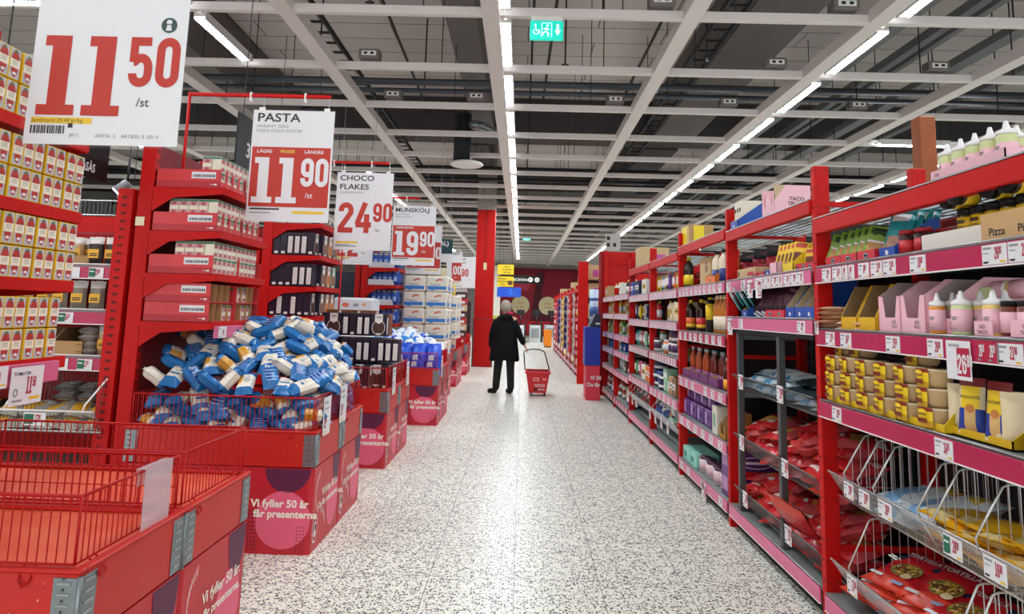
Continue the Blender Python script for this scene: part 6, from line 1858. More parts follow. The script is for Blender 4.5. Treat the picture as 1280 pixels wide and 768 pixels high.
# crates stacked on the two farthest bins
for bi, (y, n_, x) in enumerate(((15.49, 8, -1.44),)):
    for k in range(n_):
        c = ('red', 'brown', 'cream')[k % 3]
        Proto('drink_tray', 'drink tray', [('tray_body', rbox(.26, .36, .15, mat({'red': 'b8242c', 'brown': '3a2420', 'cream': 'cdb88a'}[c], .5), .01)), ('print', MB().rect((-.1, -.1806, .03), HX, HZ, .2, .06, PAPER))]).put('%s drink tray stacked on the %s bin, %s from bottom' % (c, 'farthest', nth(k)), (x, y, .72 + .152 * k), 0, 'drink trays on the far bins')
for k in range(4):
    for rw in range(4):
        pp.put('white paper pack on the fifth bin, %s layer, %s %s' % (nth(rw), ('aisle side', 'inner side')[k % 2], ('front', 'behind')[k // 2]), (-1.47 - .38 * (k % 2), 13.13 + .59 * (k // 2), .716 + .27 * rw), 0, 'paper packs on the fifth bin')
bk_ = Proto('bottle_crate', 'crate', [('crate_body', rbox(.4, .3, .28, mat('1b1a1c', .5), .01)), ('bottles', MB().cyl((-.12, -.1, .28), (-.12, -.1, .36), .03, mat('c8242c'), n=8).cyl((0, -.1, .28), (0, -.1, .36), .03, mat('c8242c'), n=8).cyl((.12, -.1, .28), (.12, -.1, .36), .03, mat('c8242c'), n=8))])
for k in range(6):
    bk_.put('black crate of red-capped bottles beside the red column, %s from bottom' % nth(k), (-1.55, 17.2, .29 * k), 0, 'black bottle crates beside the column')
for k in range(4):
    Proto('white_multipack', 'drink pack', [('pack_body', rbox(.3, .3, .25, mat('d6d4d0', .5, vary=.2, scale=12), .01)), ('print', MB().rect((-.1, -.1506, .05), HX, HZ, .2, .1, mat('7a8696')))]).put('white drink pack on top of the black crates, %s' % ('lower left', 'lower right', 'upper left', 'upper right')[k], (-1.93 + .31 * (k % 2), 17.25, 1.82 + .255 * (k // 2)), 0, 'white drink packs on the black crates')

# ================================================================== gondola facing the camera behind the tomatoes
t = thing('gondola_shelving', 'red gondola shelving facing the cross aisle behind tomato rack', 'shelf', (-2.64, 4.2, 0))
um = MB().box(-.09, .015, 0, .06, 0, 2.25, RED, .003)
for i in range(40):
    z = .08 + i * .054
    um.box(-.06, -.02, -.0008, .002, z, z + .006, DARK).box(-.05, -.046, -.0008, .002, z - .01, z + .016, DARK).box(-.034, -.03, -.0008, .002, z - .01, z + .016, DARK)
pt('upright', um, t)
pt('back_panel', MB().box(-2.0, -.02, .5, .53, 0, 2.12, RED).box(-2.0, -.02, .495, .5, 1.98, 2.0, REDD), t)
topm = MB()
for i in range(60):
    topm.cyl((-1.9 + i * .032, .5, 2.13), (-1.9 + i * .032, .5, 2.24), .003, GREYST, n=4, caps=False)
for z in (2.13, 2.24): topm.cyl((-1.95, .5, z), (-.02, .5, z), .006, CHROME, n=6)
for i in range(70):
    topm.cyl((-1.95 + i * .028, .48, 1.87), (-1.95 + i * .028, .48, 1.98), .003, REDD, n=4, caps=False)
pt('wire_guard', topm, t, 'grey wire guard on top')
def left_rail(z, tags_):
    pt('shelf_board', MB().box(-2.0, -.03, .04, .5, z - .025, z, SHELFG).cyl((-2.0, .03, z + .006), (-.03, .03, z + .006), .005, WHITE, n=6), t)
    rl = pt('price_rail', MB().box(-2.0, -.03, .02, .03, z - .09, z - .012, STRIP).box(-2.0, -.03, .018, .021, z - .094, z - .088, WHITE), t, 'pink price rail')
    for x, pr, g in tags_:
        m = MB().box(-.05, .05, -.002, 0, 0, .07, PAPER)
        price(m, pr.split('.')[0], pr.split('.')[1], (-.04 if not g else -.005, -.0026, .018), HX, HZ, .042, TAGR, True, .42)
        if g: m.rect((-.048, -.0028, .008), HX, HZ, .045, .056, GREEN).rect((-.044, -.0032, .04), HX, HZ, .03, .008, PAPER)
        pt('price_tag', m, rl, loc=(x, .017, z - .087))
    pt('end_tag', MB().box(-.08, -.04, .014, .017, z - .085, z - .02, mat('e9e2d2', .5)), rl, 'small cream end tag')
left_rail(1.73, ((-.35, '31.90', False), (-.19, '29.90', True)))
left_rail(1.43, ((-.36, '34.90', True), (-.9, '29.90', False)))
left_rail(1.13, ((-.36, '24.90', False), (-.2, '33.90', True)))
left_rail(.42, ((-1.0, '29.90', False),))
BEAN = mat('2b211c', .35, vary=.5, scale=120); BEANL = mat('c7a778', .35, vary=.3, scale=120); CLR = mat('d9d6cf', .2, vary=.1)
LBY = mat('eab12a', .45)
def bean(body, top=CLR):
    return Proto('dried_bean_bag', 'bag', [('bag_body', pouch(.105, .19, .055, body, [(0, 1, .72, 1, top)], wob=.003)), ('bag_label', MB().rect((-.036, -.0305, .045), HX, HZ, .072, .06, LBY).rect((-.026, -.031, .07), HX, HZ, .052, .007, INK).rect((-.026, -.031, .058), HX, HZ, .052, .007, INK))])
bn = bean(BEAN); bl = bean(BEANL); bg = bean(mat('8a8070', .35, vary=.4, scale=120))
for k in range(2):
    bn.put('black bean bag with yellow label on top gondola shelf, %s' % ('left', 'right')[k], (-2.90 + .115 * k, 4.30, 1.735), 0, 'black bean bags on the top gondola shelf')
display(.2, .25, .06, .17, KRAFT, KRAFT, .4, 'display_carton').put('kraft carton with bean bags on top gondola shelf', (-3.06, 4.38, 1.735), 0.25)
bl.put('pale bean bag standing in kraft carton on top gondola shelf', (-3.08, 4.36, 1.745), .2, scale=.95)
bg.put('bean bag in back of kraft carton on top gondola shelf', (-3.02, 4.42, 1.745), .2, scale=.95)
for k in range(4):
    bg.put('grey bean bag with yellow label on second gondola shelf, %s' % rowpos(k, 4), (-3.11 + .125 * k, 4.30, 1.435), .1 * (k % 2), 'bean bags on the second gondola shelf')
for k in range(5):
    bl.put('pale bean bag behind tomato cartons on second gondola shelf, %s' % rowpos(k, 5), (-3.75 + .13 * k, 4.32, 1.435), 0, 'pale bean bags on the second gondola shelf')
bl.put('pale bean bag with yellow label on third gondola shelf, right end', (-2.77, 4.3, 1.135), 0)
lb2 = Proto('dried_bean_bag', 'bag', [('bag_body', lay(pouch(.11, .18, .05, mat('a9a49a', .25, vary=.3, scale=60), [(.2, .8, .35, .7, LBY)], wob=.003)))])
for k in range(4):
    lb2.put('clear bag lying in stack on third gondola shelf, %s from bottom' % nth(k), (-2.87, 4.32, 1.16 + .045 * k), 0, 'bags stacked on third gondola shelf')
for k in range(2):
    display(.2, .24, .09, .17, KRAFT, KRAFTD, .4, 'display_carton').put('open kraft carton on third gondola shelf, %s' % ('left', 'right')[k], (-3.18 + .2 * k, 4.36, 1.135), 0, 'open kraft cartons on third gondola shelf')
# wire basket of the gondola
gb = MB()
gb.tube([(-2.0, -.12, .80), (-.02, -.12, .80)], .006, WHITE, 6); gb.tube([(-2.0, -.02, .66), (-.02, -.02, .66)], .004, WHITE, 6)
for i in range(100):
    gb.cyl((-2.0 + i * .02, -.12, .80), (-2.0 + i * .02, -.02, .66), .0018, CHROME, n=4, caps=False)
    gb.cyl((-2.0 + i * .02, .4, .66), (-2.0 + i * .02, .4, 1.02), .0018, GREYST, n=4, caps=False)
gb.box(-2.0, -.02, -.02, .45, .65, .656, GREYST)
gbo = pt('wire_basket', gb, t, 'white wire basket')
for x in (-.06, -.56, -1.1):
    d = MB()
    d.tube([(x - .03, -.12, .80), (x - .03, -.10, .84), (x + .04, .02, 1.02), (x + .04, .4, 1.03)], .006, WHITE, 6)
    for i in range(12):
        d.cyl((x, -.05 + .035 * i, .68), (x + .03, -.05 + .035 * i, 1.0), .002, GREYST, n=4, caps=False)
    link('divider', d.build('divider'), gbo)
mq = MB().box(-.07, .07, -.002, 0, 0, .08, PAPER).rect((-.066, -.0026, .01), HX, HZ, .06, .06, GREEN)
price(mq, '27', '90', (.002, -.003, .02), HX, HZ, .048, TAGR, True, .42)
c = link('price_tag', mq.build('price_tag'), gbo); c.location = (-.38, -.128, .71)
lbw = Proto('dried_bean_bag', 'bag', [('bag_body', lay(pouch(.16, .24, .06, mat('b9b4a4', .22, vary=.4, scale=50), [(.2, .7, .2, .6, LBY), (.3, .9, .65, .85, PAPER)], wob=.005)))])
lbk = Proto('dried_bean_bag', 'bag', [('bag_body', lay(pouch(.16, .24, .06, mat('2a2624', .22, vary=.4, scale=50), [(.2, .7, .3, .6, LBY)], wob=.005)))])
for k in range(9):
    for lv in range(2):
        (lbw if k < 5 else lbk).put('%s bag lying in the gondola wire basket, %s layer, %s from right' % ('pale' if k < 5 else 'dark', ('lower', 'upper')[lv], nth(k)), (-2.76 - .15 * k, 4.3 + .06 * lv, .70 + .07 * lv), group='bags in the gondola wire basket', rot=(.25, rnd.uniform(-.2, .2), rnd.uniform(-.4, .4)))
gtr = Proto('grey_pack', 'bag', [('bag_body', lay(pouch(.13, .2, .06, mat('8d8b88', .2, vary=.3, scale=40), [(.2, .8, .3, .7, PAPER)], wob=.004)))])
for k in range(4):
    gtr.put('grey clear pack at back of the gondola basket, %s' % ('lower left', 'lower right', 'upper left', 'upper right')[k], (-3.05 + .16 * (k % 2), 4.42, .85 + .06 * (k // 2)), 0, 'grey packs at back of basket', scale=1.0)
# spots and the top board of the gondola
for k, (x, y, z) in enumerate(((-3.0, 4.6, 2.30), (-3.2, 5.0, 2.22))):
    s_ = thing('spot_lamp', 'small lit spot lamp above the gondola, %s' % ('upper, below the black sign', 'lower, on the shelf top')[k], 'spot lamp', (x, y, z))
    pt('lamp_body', MB().cyl((0, 0, 0), (.07, .02, .07), .035, mat('8d8f94', .4), n=12), s_)
    pt('lamp_face', MB().cyl((0, 0, 0), (-.006, -.002, -.006), .032, mat('f4f6ff', emit=10), n=12), s_)
    pt('lamp_arm', MB().cyl((.06, .02, .07), (.06, .02, .25 if k == 0 else .08), .008, INK, n=6).cyl((.06, .02, .25), (.06, .02, 4.5 - z), .003, INK, n=4), s_)
# gondolas farther along the left, seen in the gaps between the end racks
def gondola(y, label, cols, z0=.4):
    g = thing('gondola_shelving', label, 'shelf', (-2.64, y, 0))
    pt('upright', MB().box(-.08, .01, 0, .06, 0, 2.2, RED, .003), g)
    pt('back_panel', MB().box(-2.6, -.02, .5, .53, 0, 2.1, mat('24283a', .6)), g)
    for si, z in enumerate((.3, .75, 1.15, 1.55)):
        pt('shelf_board', MB().box(-2.6, -.05, .05, .5, z - .03, z, SHELFG).box(-2.6, -.05, .03, .045, z - .09, z - .01, STRIP), g)
    return g
gondola(6.35, 'red gondola shelving in the cross aisle behind granola rack', None)
gondola(8.5, 'dark gondola shelving in the cross aisle behind the granola bin', None)
gondola(10.4, 'red gondola shelving behind the blue bag rack', None)
bt = bottle(.22, .04, mat('c9a9b0', .3), mat('e9e6e2', .4), mat('5a2436', .45), (.2, .6), .3, .5, n=10)
for k in range(8):
    bt.put('pink-white bottle on the dark gondola shelf behind the granola bin, %s' % rowpos(k, 8), (-2.78 - .1 * k, 8.62, 1.552), 0, 'bottles on the dark gondola')
s_ = thing('shelf_sign', 'dark shelf sign with white lettering on the dark gondola', 'sign', (-3.0, 8.5, 1.84)); 
pt('board', MB().box(-.45, .32, 0, .02, 0, .28, mat('1e2a3a', .5)), s_); pt('lettering', MB().geo2(text2('lao', .02), (-.2, -.002, .1), HX, HZ, PAPER, .1), s_)
# white film-wrapped packs behind the granola bin
fw = Proto('film_wrapped_pack', 'drink pack', [('pack_body', MB().box(-.28, .28, -.2, .2, 0, .24, mat('e3e6ea', .25, vary=.05), .03)), ('print', MB().disc((-.1, -.2012, .14), HX, HZ, .05, .03, mat('e07a5a', .4), n=14).disc((.04, -.2012, .14), HX, HZ, .04, .025, mat('9aa4a8', .4), n=14).disc((.15, -.2012, .15), HX, HZ, .03, .02, mat('e0a07a', .4), n=14).rect((-.24, -.2012, .02), HX, HZ, .44, .05, mat('7fa8d8', .4)))])
for k in range(3):
    fw.put('white film-wrapped drink pack behind the granola stacks, %s from bottom' % nth(k), (-2.28, 8.9, .9 + .245 * k), 0, 'film-wrapped packs behind granola')
t = thing('pack_stand', 'low dark stand under the film-wrapped packs', 'stand', (-2.28, 8.9, 0), mesh=MB().box(-.29, .06, -.2, .2, .0, .9, DARK))

# ================================================================== hanging price posters
def poster(label, x, y, z0=2.09, w=.595, h=.82, kind='red', head='', sub=(), pr='11.90', band='', bar=True, unit='/st', hs=.075):
    t = thing('price_poster', label, 'price sign', (x, y, z0), group='hanging price posters')
    pt('sheet', MB().box(-w / 2, w / 2, -.002, .002, 0, h, PAPER, .001), t)
    m = MB(); yy = -.0032
    big, small = pr.split('.')
    if kind == 'white':
        top = h * (.72 if not head else .55)
        price(m, big, small, (-w * .44, yy, h * (.14 if not head else .22)), HX, HZ, h * .39, SIGNR, True, .98)
        if unit: m.geo2(text2(unit, .004), (w * .21, yy, h * .19 if not head else h * .24), HX, HZ, INK, .05)
    else:
        rh = h * (.65 if band else .6)
        m.rect((-w * .5 + .012, yy, h * .13), HX, HZ, w - .024, h * .535, SIGNR)
        yy -= .001
        if band:
            m.geo2(text2(band[0], .02), (-w * .42, yy, h * .615), HX, HZ, PAPER, .036, ) if len(band) == 1 else None
            if len(band) == 3:
                for s_, xx, mm in ((band[0], -.42, PAPER), (band[1], -.135, mat('e2c23c', .5)), (band[2], .16, PAPER)):
                    m.geo2(text2(s_, .02, 'LEFT', 1.12), (w * xx, yy, h * .612), HX, HZ, mm, .033)
        price(m, big, small, (-w * .45, yy, h * .165), HX, HZ, h * .405, PAPER, True, .95)
        if unit: m.geo2(text2(unit, .008), (w * .2, yy, h * .215), HX, HZ, PAPER, .055)
    if head:
        for i, s_ in enumerate(head.split('\n')):
            m.geo2(text2(s_, .018, 'LEFT', 1.22), (-w * .45, -.0032, h - .085 - i * hs * 1.25), HX, HZ, INK, hs * 1.05)
    zz = h - .085 - (len(head.split('\n')) - 1) * hs * 1.25 - .045
    for i, s_ in enumerate(sub):
        m.geo2(text2(s_, .0, 'LEFT', 1.15), (-w * .45, -.0032, zz - i * .034), HX, HZ, GREYT, .03)
    if bar:
        if kind == 'white' and not head:
            m.rect((-w * .46, -.0032, .082), HX, HZ, .235, .024, YEL).geo2(text2('Jämförpris 29.49 kr/kg', .0), (-w * .455, -.0042, .087), HX, HZ, mat('6a5a20'), .022)
            r = random.Random(2); x_ = -w * .46
            while x_ < -w * .46 + .13:
                ww = r.uniform(.002, .007); m.rect((x_, -.0032, .042), HX, HZ, ww, .032, INK); x_ += ww + r.uniform(.001, .005)
            m.rect((-w * .46 + .145, -.0032, .066), HX, HZ, .018, .018, INK)
            for i, s_ in enumerate(('JM 5', 'ANTAL 5', 'ARTIKEL 8', 'SID 4')):
                m.geo2(text2(s_, 0), (-.12 + .1 * i, -.0032, .03), HX, HZ, GREYT, .02)
        else:
            m.rect((w * .06 if kind == 'red' else -w * .46, -.0032, .06 if kind == 'red' else .07), HX, HZ, w * .38, .02, YEL)
            m.rect((-w * .46, -.0032, .085 if kind == 'red' else .035), HX, HZ, w * .36, .012, INK if kind == 'red' else GREYT).rect((-w * .46, -.0032, .06 if kind == 'red' else .05), HX, HZ, w * .26, .007, GREYT)
    pt('print', m, t, 'price numerals and lettering')
    cl = MB()
    for s_ in (-.38, .42):
        cl.box(w * s_ - .03, w * s_ + .01, -.005, .005, h - .005, h + .02, WHITE).cyl((w * s_, 0, h + .01), (w * s_, 0, h + .12 if y < 9 else 4.505 - z0), .003, CHROME, n=4)
    pt('hanging_clip', cl, t)
    pt('plastic_sleeve', MB().poly([(-w / 2 - .012, -.008, -.012), (w / 2 + .012, -.008, -.012), (w / 2 + .012, -.008, h + .015), (-w / 2 - .012, -.008, h + .015)], mat('ffffff', .06, alpha=.03)), t, 'clear sleeve')
    return t
P1 = poster('large white poster with red 11.50, nearest at upper left', -1.625, 2.36, kind='white', pr='11.50', z0=2.085)
b_ = MB().disc((.225, -.0035, .485), HX, HZ, .031, .031, mat('173f38', .5), n=30).disc((.225, -.0042, .497), HX, HZ, .011, .011, PAPER, n=16).geo2(([(.213, .463), (.237, .463), (.231, .491), (.219, .491)], [(0, 1, 2, 3)]), (0, -.0042, 0), HX, HZ, PAPER)
pt('keyhole_mark', b_, P1, 'dark green keyhole mark')
poster('pasta poster with white 11.90 on red field', -1.69, 4.5, head='PASTA', sub=('GARANT, 500G', 'FLERA OLIKA SORTER'), pr='11.90', band=('LÄGRE', 'PRISER', 'LÄNGRE'), hs=.085)
poster('choco flakes poster with red 24.90 on white', -1.675, 6.6, kind='white', head='CHOCO\nFLAKES', sub=('SLAMMADALENS',), pr='24.90')
poster('munskölj poster with white 19.90 on red field', -1.50, 8.7, head='MUNSKÖLJ', sub=('FLUX, FRESH', 'FLERA SORTER'), pr='19.90', band=('KAMPANJVARA',))
poster('red and white poster half hidden behind the munskölj poster', -1.68, CB[6], head='', pr='49.90', band=('KAMPANJVARA',))
poster('fourth poster behind munskölj, with teal top and red double zero', -1.66, CB[7], kind='white', head='', pr='25.00', h=.48, z0=2.1)
t = thing('teal_sign', 'small dark teal sign with white letters above the posters', 'sign', (-1.53, CB[7], 2.58)); pt('board', MB().box(-.15, .17, -.01, .01, 0, .29, mat('123c44', .5), .004), t); pt('lettering', MB().geo2(text2('AL)', .02), (-.08, -.012, .16), HX, HZ, PAPER, .12), t); pt('hanging_wire', MB().cyl((0, 0, .29), (0, 0, 1.93), .003, INK, n=4), t)
poster('julmust poster with white numerals, fifth behind munskölj', -1.75, CB[9], head='JULMUST', pr='15.00', band=('',), hs=.1)
poster('pale poster with red 5.90 just left of the red column', -1.53, CB[10], kind='white', head='A MAX\nY MAX', pr='5.90')
poster('poster hanging behind the choco flakes poster, red numerals', -2.49, CB[5], kind='white', head='', pr='22.00', h=.82, z0=2.12)
# red poster arms
for i, y in enumerate((4.5, 6.6, 8.7, 2.36)):
    t = thing('poster_arm', 'red poster pole and arm above the %s' % ('pasta bin', 'granola bin', 'blue pack bin', 'empty foreground bin')[i], 'sign holder', (-2.47, y, 0))
    pt('pole', MB().cyl((0, 0, (2.2, 2.1, 0, 2.1)[i]), (0, 0, 3.02), .011, RED, n=8), t)
    pt('arm', MB().box(-.01, 1.04, -.012, .012, 3.005, 3.03, RED, .003).box(.45, .46, -.016, .016, 2.97, 3.04, WHITE).box(.85, .86, -.016, .016, 2.97, 3.04, WHITE), t)
    if i: pt('pole_foot', MB().box(-.03, .03, -.03, .03, (0, 2.05, 0, 2.05)[i], (0, 2.12, .04, 2.12)[i], RED), t)
# black aisle signs, hung along the aisle direction
for (x, y0_, y1_, z0_, z1_, s_, lab, yt, zt_, sz_, sx_) in ((-2.75, 3.1, 4.09, 2.262, 2.7, 'PASTASÅS', 'black hanging aisle sign reading pastasås behind the nearest poster', 3.715, .04, .076, .72), (-2.7, 5.79, 6.9, 2.75, 3.3, '37', 'black hanging aisle sign with white number left of the pasta poster', 5.98, .16, .2, 1)):
    t = thing('aisle_sign', lab, 'aisle sign', (x, y0_, z0_))
    L_ = y1_ - y0_; H_ = z1_ - z0_
    pt('board', MB().box(-.01, .01, 0, L_, 0, H_, BLACK, .003), t)
    pt('lettering', MB().geo2(text2(s_, .02, 'LEFT', sx_), (.012, yt - y0_, zt_), HY, HZ, PAPER, sz_), t)
    pt('hanging_wire', MB().cyl((0, .1, H_), (0, .1, 4.5 - z0_), .004, INK, n=4).cyl((0, L_ - .1, H_), (0, L_ - .1, 4.5 - z0_), .004, INK, n=4), t)
# ================================================================== the shopper and her basket
def skin(name, verts, edges, radii, mt, sub=2, parent=None, root=0, smooth=True):
    me = bpy.data.meshes.new(name)
    me.from_pydata(verts, edges, [])
    o = bpy.data.objects.new(name, me); C.objects.link(o)
    sk = o.modifiers.new('skin', 'SKIN'); sk.use_smooth_shade = True
    ly = me.skin_vertices[0] if me.skin_vertices else None
    if ly is None:
        bm = bmesh.new(); bm.from_mesh(me); bm.verts.layers.skin.verify(); bm.to_mesh(me); bm.free(); ly = me.skin_vertices[0]
    for i, r in enumerate(radii):
        ly.data[i].radius = r if isinstance(r, tuple) else (r, r)
        ly.data[i].use_root = (i == root)
    su = o.modifiers.new('sub', 'SUBSURF'); su.levels = sub; su.render_levels = sub
    dg = bpy.context.evaluated_depsgraph_get()
    m2 = bpy.data.meshes.new_from_object(o.evaluated_get(dg))
    m2.name = name
    m2.materials.clear(); m2.materials.append(mt)
    for p in m2.polygons: p.material_index = 0; p.use_smooth = smooth
    bpy.data.objects.remove(o); bpy.data.meshes.remove(me)
    return link(name, m2, parent)

SK = mat('d9a78c', .5, vary=.05)
COAT = mat('08080b', .8, spec=.2, vary=.3, scale=30, bump=.3)
TRS = mat('0b0b0f', .8)
HAIR = mat('a89f8c', .6, vary=.35, scale=60, bump=.6)
t = thing('person', 'person in long black coat seen from behind, pulling a red basket', 'person', (-.27, 12.1, 0))
# body: one continuous surface, pelvis first; she faces away (+y), head turned a little to the left
bv = [(0, 0, .86), (0, .0, 1.02), (-.01, .01, 1.2), (-.01, .02, 1.36), (-.01, .03, 1.43), (-.02, .05, 1.49),
      (-.10, 0, .82), (-.135, .03, .47), (-.165, -.02, .1), (-.24, .0, .035),
      (.09, 0, .82), (.10, -.02, .47), (.12, -.03, .1), (.06, .03, .035),
      (-.165, .02, 1.35), (-.235, .0, 1.1), (-.255, .06, .86), (-.245, .09, .78),
      (.15, .02, 1.35), (.235, -.03, 1.12), (.325, -.01, .93), (.365, .01, .855)]
be = [(0, 1), (1, 2), (2, 3), (3, 4), (4, 5), (0, 6), (6, 7), (7, 8), (8, 9), (0, 10), (10, 11), (11, 12), (12, 13), (3, 14), (14, 15), (15, 16), (16, 17), (3, 18), (18, 19), (19, 20), (20, 21)]
brd = [.13, .12, .13, .1, .055, .05, .085, .062, .042, .035, .085, .062, .042, .035, .062, .047, .034, .022, .062, .047, .034, .022]
body = skin('body', bv, be, brd, SK, 2, t)
# head with face (looking away to the far left)
def head_mesh():
    m = MB(); nu, nv = 20, 16; k = 0
    for j in range(nv + 1):
        v = math.pi * j / nv
        for i in range(nu):
            u = 2 * math.pi * i / nu
            x = math.sin(v) * math.cos(u); y = math.sin(v) * math.sin(u); z = math.cos(v)
            w = 1 - .18 * max(0, -z) ** 1.2
            px, py, pz = .074 * x * w, .095 * y * w, .115 * z
            # face towards +y: nose, brow, sockets, mouth, chin
            if y > .5:
                nose = math.exp(-((x / .16) ** 2) - ((z + .12) / .22) ** 2); py += .024 * nose
                for sx in (-1, 1):
                    py -= .010 * math.exp(-(((x - sx * .38) / .16) ** 2) - ((z - .06) / .12) ** 2)
                py -= .005 * math.exp(-((x / .3) ** 2) - ((z + .48) / .05) ** 2)
                py += .008 * math.exp(-((x / .3) ** 2) - ((z + .8) / .15) ** 2)
            m.v.append((px, py, pz))
    for j in range(nv):
        for i in range(nu):
            a = j * nu + i; b_ = j * nu + (i + 1) % nu
            m.face((a, b_, b_ + nu, a + nu), SK, True)
    for sx in (-1, 1):   # ears, eyes, lips
        m.lathe([(0, -.028), (.012, -.022), (.016, 0), (.014, .02), (0, .03)], SK, 8, sx * .076, -.005, .0, .5, 1)
        m.lathe([(0, -.011), (.009, -.006), (.011, 0), (.009, .006), (0, .011)], mat('e8e2da', .3), 8, sx * .029, .083, .01)
        m.lathe([(0, -.005), (.005, 0), (0, .005)], mat('3a4a5a', .3), 6, sx * .029, .0935, .01)
    m.lathe([(0, -.006), (.022, 0), (0, .006)], mat('b0655c', .5), 10, 0, .094, -.055, 1, .35)
    return m
hd = pt('head', head_mesh(), t, loc=(-.02, .055, 1.575), rot=(0, 0, math.radians(38)))
hm_ = MB(); nu, nv = 24, 12
r_ = random.Random(5)
for j in range(nv + 1):
    v = math.pi * .86 * j / nv
    for i in range(nu):
        u = 2 * math.pi * i / nu
        back = .5 - .5 * math.sin(u)
        vv = v * (.52 + .48 * back ** .6)
        rr = 1.0 + r_.uniform(-.06, .09)
        hm_.v.append((.098 * math.sin(vv) * math.cos(u) * rr, .108 * math.sin(vv) * math.sin(u) * rr - .006, .128 * math.cos(vv) * rr + .006))
for j in range(nv):
    for i in range(nu):
        a = j * nu + i; b_ = j * nu + (i + 1) % nu
        hm_.face((a, b_, b_ + nu, a + nu), HAIR, True)
pt('hair', hm_, t, 'short grey hair', loc=(-.02, .05, 1.578), rot=(0, 0, math.radians(38)))
# coat: flared shell with sleeves and a hood lying on the shoulders
cv = MB()
prof = [(.60, .27, .18), (.62, .28, .185), (.8, .262, .175), (1.0, .235, .165), (1.15, .215, .155), (1.3, .205, .14), (1.38, .17, .118), (1.43, .105, .085), (1.46, .07, .07)]
n = 28
for (z, a, b_) in prof:
    for i in range(n):
        u = 2 * math.pi * i / n
        fold = 1 + .02 * math.sin(5 * u + z * 4) * (1.4 - z if z < 1.4 else 0)
        cv.v.append((a * fold * math.cos(u) - .02, b_ * fold * math.sin(u) + .01, z + (.012 * math.sin(3 * u) if z < .63 else 0)))
for j in range(len(prof) - 1):
    for i in range(n):
        a = j * n + i; b_ = j * n + (i + 1) % n
        cv.face((a, b_, b_ + n, a + n), COAT, True)
cv.face(range(n), COAT)
coat = pt('coat', cv, t, 'long black coat')
skin('sleeve', [(-.13, .02, 1.36), (-.185, .02, 1.3), (-.245, .0, 1.1), (-.268, .05, .9), (-.262, .07, .82)], [(0, 1), (1, 2), (2, 3), (3, 4)], [.075, .082, .075, .062, .058], COAT, 2, coat)
skin('sleeve', [(.11, .02, 1.36), (.155, .02, 1.3), (.235, -.03, 1.11), (.315, -.012, .95), (.345, .0, .895)], [(0, 1), (1, 2), (2, 3), (3, 4)], [.075, .082, .07, .056, .05], COAT, 2, coat)
skin('hood', [(-.12, -.03, 1.42), (-.06, -.09, 1.395), (0, -.115, 1.37), (.06, -.09, 1.395), (.1, -.03, 1.42)], [(0, 1), (1, 2), (2, 3), (3, 4)], [.045, .06, .07, .06, .045], COAT, 2, coat)
pk_ = pt('scarf', MB().lathe([(.05, 0), (.075, .02), (.07, .05), (.045, .06)], mat('c92a58', .7), 14, .05, .02, 1.44), t, 'red scarf edge')
# trousers and shoes
for sx, j in ((-1, 6), (1, 10)):
    a, b_, c = [Vector(bv[q]) for q in (j, j + 1, j + 2)]
    skin('trouser_leg', [tuple(a), tuple(b_), tuple(c + Vector((0, 0, -.065)))], [(0, 1), (1, 2)], [.105, .08, .068], TRS, 2, t)
    f_ = bv[j + 2]
    skin('shoe', [(f_[0] + .03, f_[1] - .02, .055), (f_[0] - .05, f_[1] + .02 + (.04 if sx > 0 else 0), .05), (f_[0] - (.15 if sx < 0 else .07), f_[1] + (.04 if sx < 0 else .12), .035)], [(0, 1), (1, 2)], [(.062, .062), (.06, .055), (.045, .04)], BLACK, 2, t)
# hands: right one closed over the handle, left one hanging
def hand(base, fdir, up, side, curl, grip, par, name='hand'):
    b0 = Vector(base); f = Vector(fdir).normalized(); u = Vector(up).normalized(); s_ = f.cross(u).normalized() * side
    vs = [tuple(b0), tuple(b0 + f * .045), tuple(b0 + f * .08)]; es = [(0, 1), (1, 2)]; rs = [(.02, .02), (.032, .018), (.034, .016)]
    for q, (off, L) in enumerate(((-.03, .06), (-.01, .072), (.01, .068), (.03, .052))):
        k = len(vs); p = b0 + f * .085 + s_ * off; d = f.copy()
        vs.append(tuple(p)); es.append((2, k)); rs.append((.0095, .0095))
        for w_ in range(3):
            d = (d * math.cos(curl) - u * math.sin(curl)).normalized() if w_ else (d * math.cos(curl * .7) - u * math.sin(curl * .7)).normalized()
            u2 = u
            p = p + d * (L * (.42, .32, .26)[w_])
            vs.append(tuple(p)); es.append((k + w_, k + w_ + 1)); rs.append((.009 - .001 * w_,) * 2)
    k = len(vs)
    p = b0 + f * .03 + s_ * -.03; vs.append(tuple(p)); es.append((1, k)); rs.append((.012, .012))
    d = (f * .6 - s_ * .6 - u * .5).normalized()
    for w_ in range(2):
        p = p + d * (.032, .026)[w_]; vs.append(tuple(p)); es.append((k + w_, k + w_ + 1)); rs.append((.0105 - .001 * w_,) * 2)
        d = (d * .7 - u * .5 + f * .4).normalized()
    return skin(name, vs, es, rs, SK, 2, par)
hand((.352, .005, .875), (.65, .05, -.75), (.7, 0, .6), 1, .75, True, t)
hand((-.258, .085, .80), (.05, .1, -1), (1, .2, .05), 1, .3, False, t)

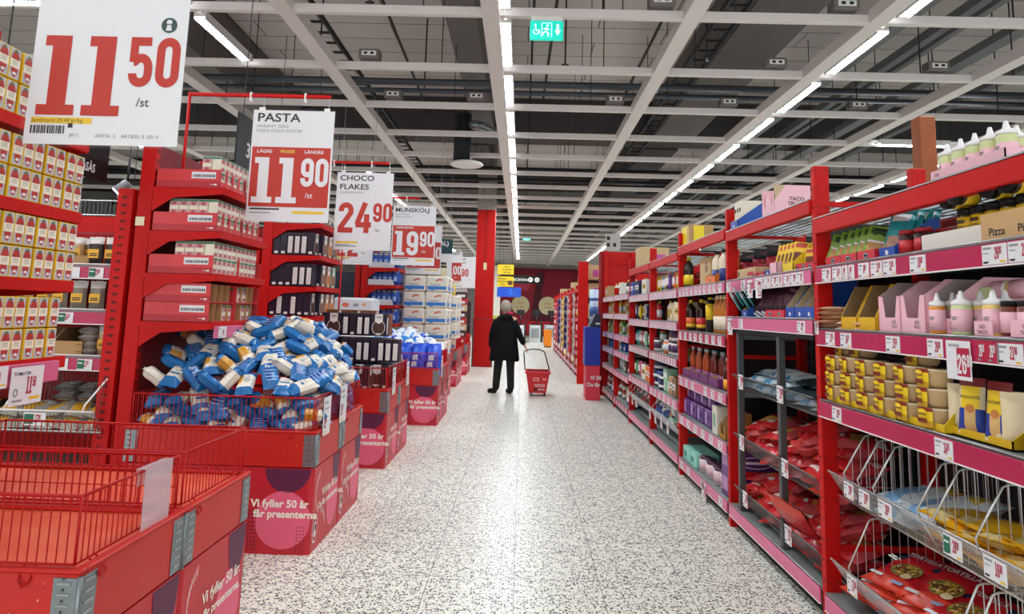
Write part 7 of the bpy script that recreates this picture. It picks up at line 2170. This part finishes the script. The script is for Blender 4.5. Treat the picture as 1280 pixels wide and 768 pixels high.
# rolling basket
BSK = mat('cf1c26', .4, vary=.06); BSKD = mat('8f1018', .5)
t = thing('rolling_basket', 'red rolling shopping basket pulled by the person in black coat', 'shopping basket', (.335, 12.05, 0))
m = MB()
w0, w1, d0, d1, z0_, z1_ = .155, .215, .2, .25, .055, .43
def wall(a, b_):
    m.face([len(m.v) + i for i in range(4)], BSK)
lo_ = [(-w0, -d0, z0_), (w0, -d0, z0_), (w0, d0, z0_), (-w0, d0, z0_)]
hi_ = [(-w1, -d1, z1_), (w1, -d1, z1_), (w1, d1, z1_), (-w1, d1, z1_)]
k = len(m.v)
m.v += lo_ + hi_ + [(x * .96, y * .96, z + .004) for x, y, z in lo_] + [(x * .965, y * .965, z) for x, y, z in hi_]
for i in range(4):
    j = (i + 1) % 4
    m.face((k + i, k + j, k + 4 + j, k + 4 + i), BSK)
    m.face((k + 8 + i, k + 8 + j, k + 12 + j, k + 12 + i), BSKD)
    m.face((k + 4 + i, k + 4 + j, k + 12 + j, k + 12 + i), BSK)
m.face((k, k + 1, k + 2, k + 3), BSK); m.face((k + 8, k + 9, k + 10, k + 11), BSKD)
pt('basket_body', m, t)
rim = MB()
for s_ in (-1, 1):
    rim.box(-w1 - .015, w1 + .015, s_ * (d1 + .003) - .012, s_ * (d1 + .003) + .012, z1_ - .03, z1_ + .012, BSK, .004).box(s_ * (w1 + .003) - .012, s_ * (w1 + .003) + .012, -d1, d1, z1_ - .03, z1_ + .012, BSK, .004)
pt('rim', rim, t)
st = MB()
def on_front(u, v, e=.002):     # point on the sloping near face
    q = (v - z0_) / (z1_ - z0_)
    return Vector((u, -(d0 + (d1 - d0) * q) - e, v))
def patch(u0, u1, v0, v1, mt, e=.002):
    st.poly([on_front(u0, v0, e), on_front(u1, v0, e), on_front(u1, v1, e), on_front(u0, v1, e)], mt)
patch(-.08, .02, .27, .33, mat('e9b3b0', .5)); patch(-.06, .0, .285, .315, BSK, .003); patch(.09, .15, .29, .32, mat('e6a0a0', .5)); patch(-.05, .13, .17, .215, mat('e8b8b4', .5)); patch(-.07, .13, .095, .145, mat('54141a', .5)); patch(.0, .13, .1, .14, mat('d89a96', .5), .003)
for i in range(6): patch(-.03 + i * .025, -.015 + i * .025, .185, .2, BSKD, .003)
pt('stickers', st, t, 'pale stickers and lettering')
wl = MB()
for x in (-.11, .13):
    for y in (-.15, .15):
        wl.cyl((x - .012, y, .028), (x + .012, y, .028), .028, BLACK, n=12).box(x - .016, x + .016, y - .012, y + .012, .04, .06, GREYST)
        wl.box(x - .02, x + .02, y - .02, y + .02, .05, .056, BLACK)
for x in (-.11, .13):
    link('wheel', MB().cyl((x - .012, -.15, .028), (x + .012, -.15, .028), .028, BLACK, n=12).box(x - .016, x + .016, -.162, -.138, .03, .058, GREYST).build('wheel'), t)
    link('wheel', MB().cyl((x - .012, .15, .028), (x + .012, .15, .028), .028, BLACK, n=12).box(x - .016, x + .016, .138, .162, .03, .058, GREYST).build('wheel'), t)
hn = MB().tube([(-w1 - .005, .02, .42), (-w1 - .02, .0, .48), (-.262, -.04, .76), (-.245, -.045, .79), (-.13, -.05, .825), (.02, -.05, .825), (.11, -.045, .79), (.125, -.04, .76), (w1 - .005, .0, .48), (w1 + .005, .02, .42)], .011, BLACK, 8)
pt('pull_handle', hn, t, 'black pull handle')
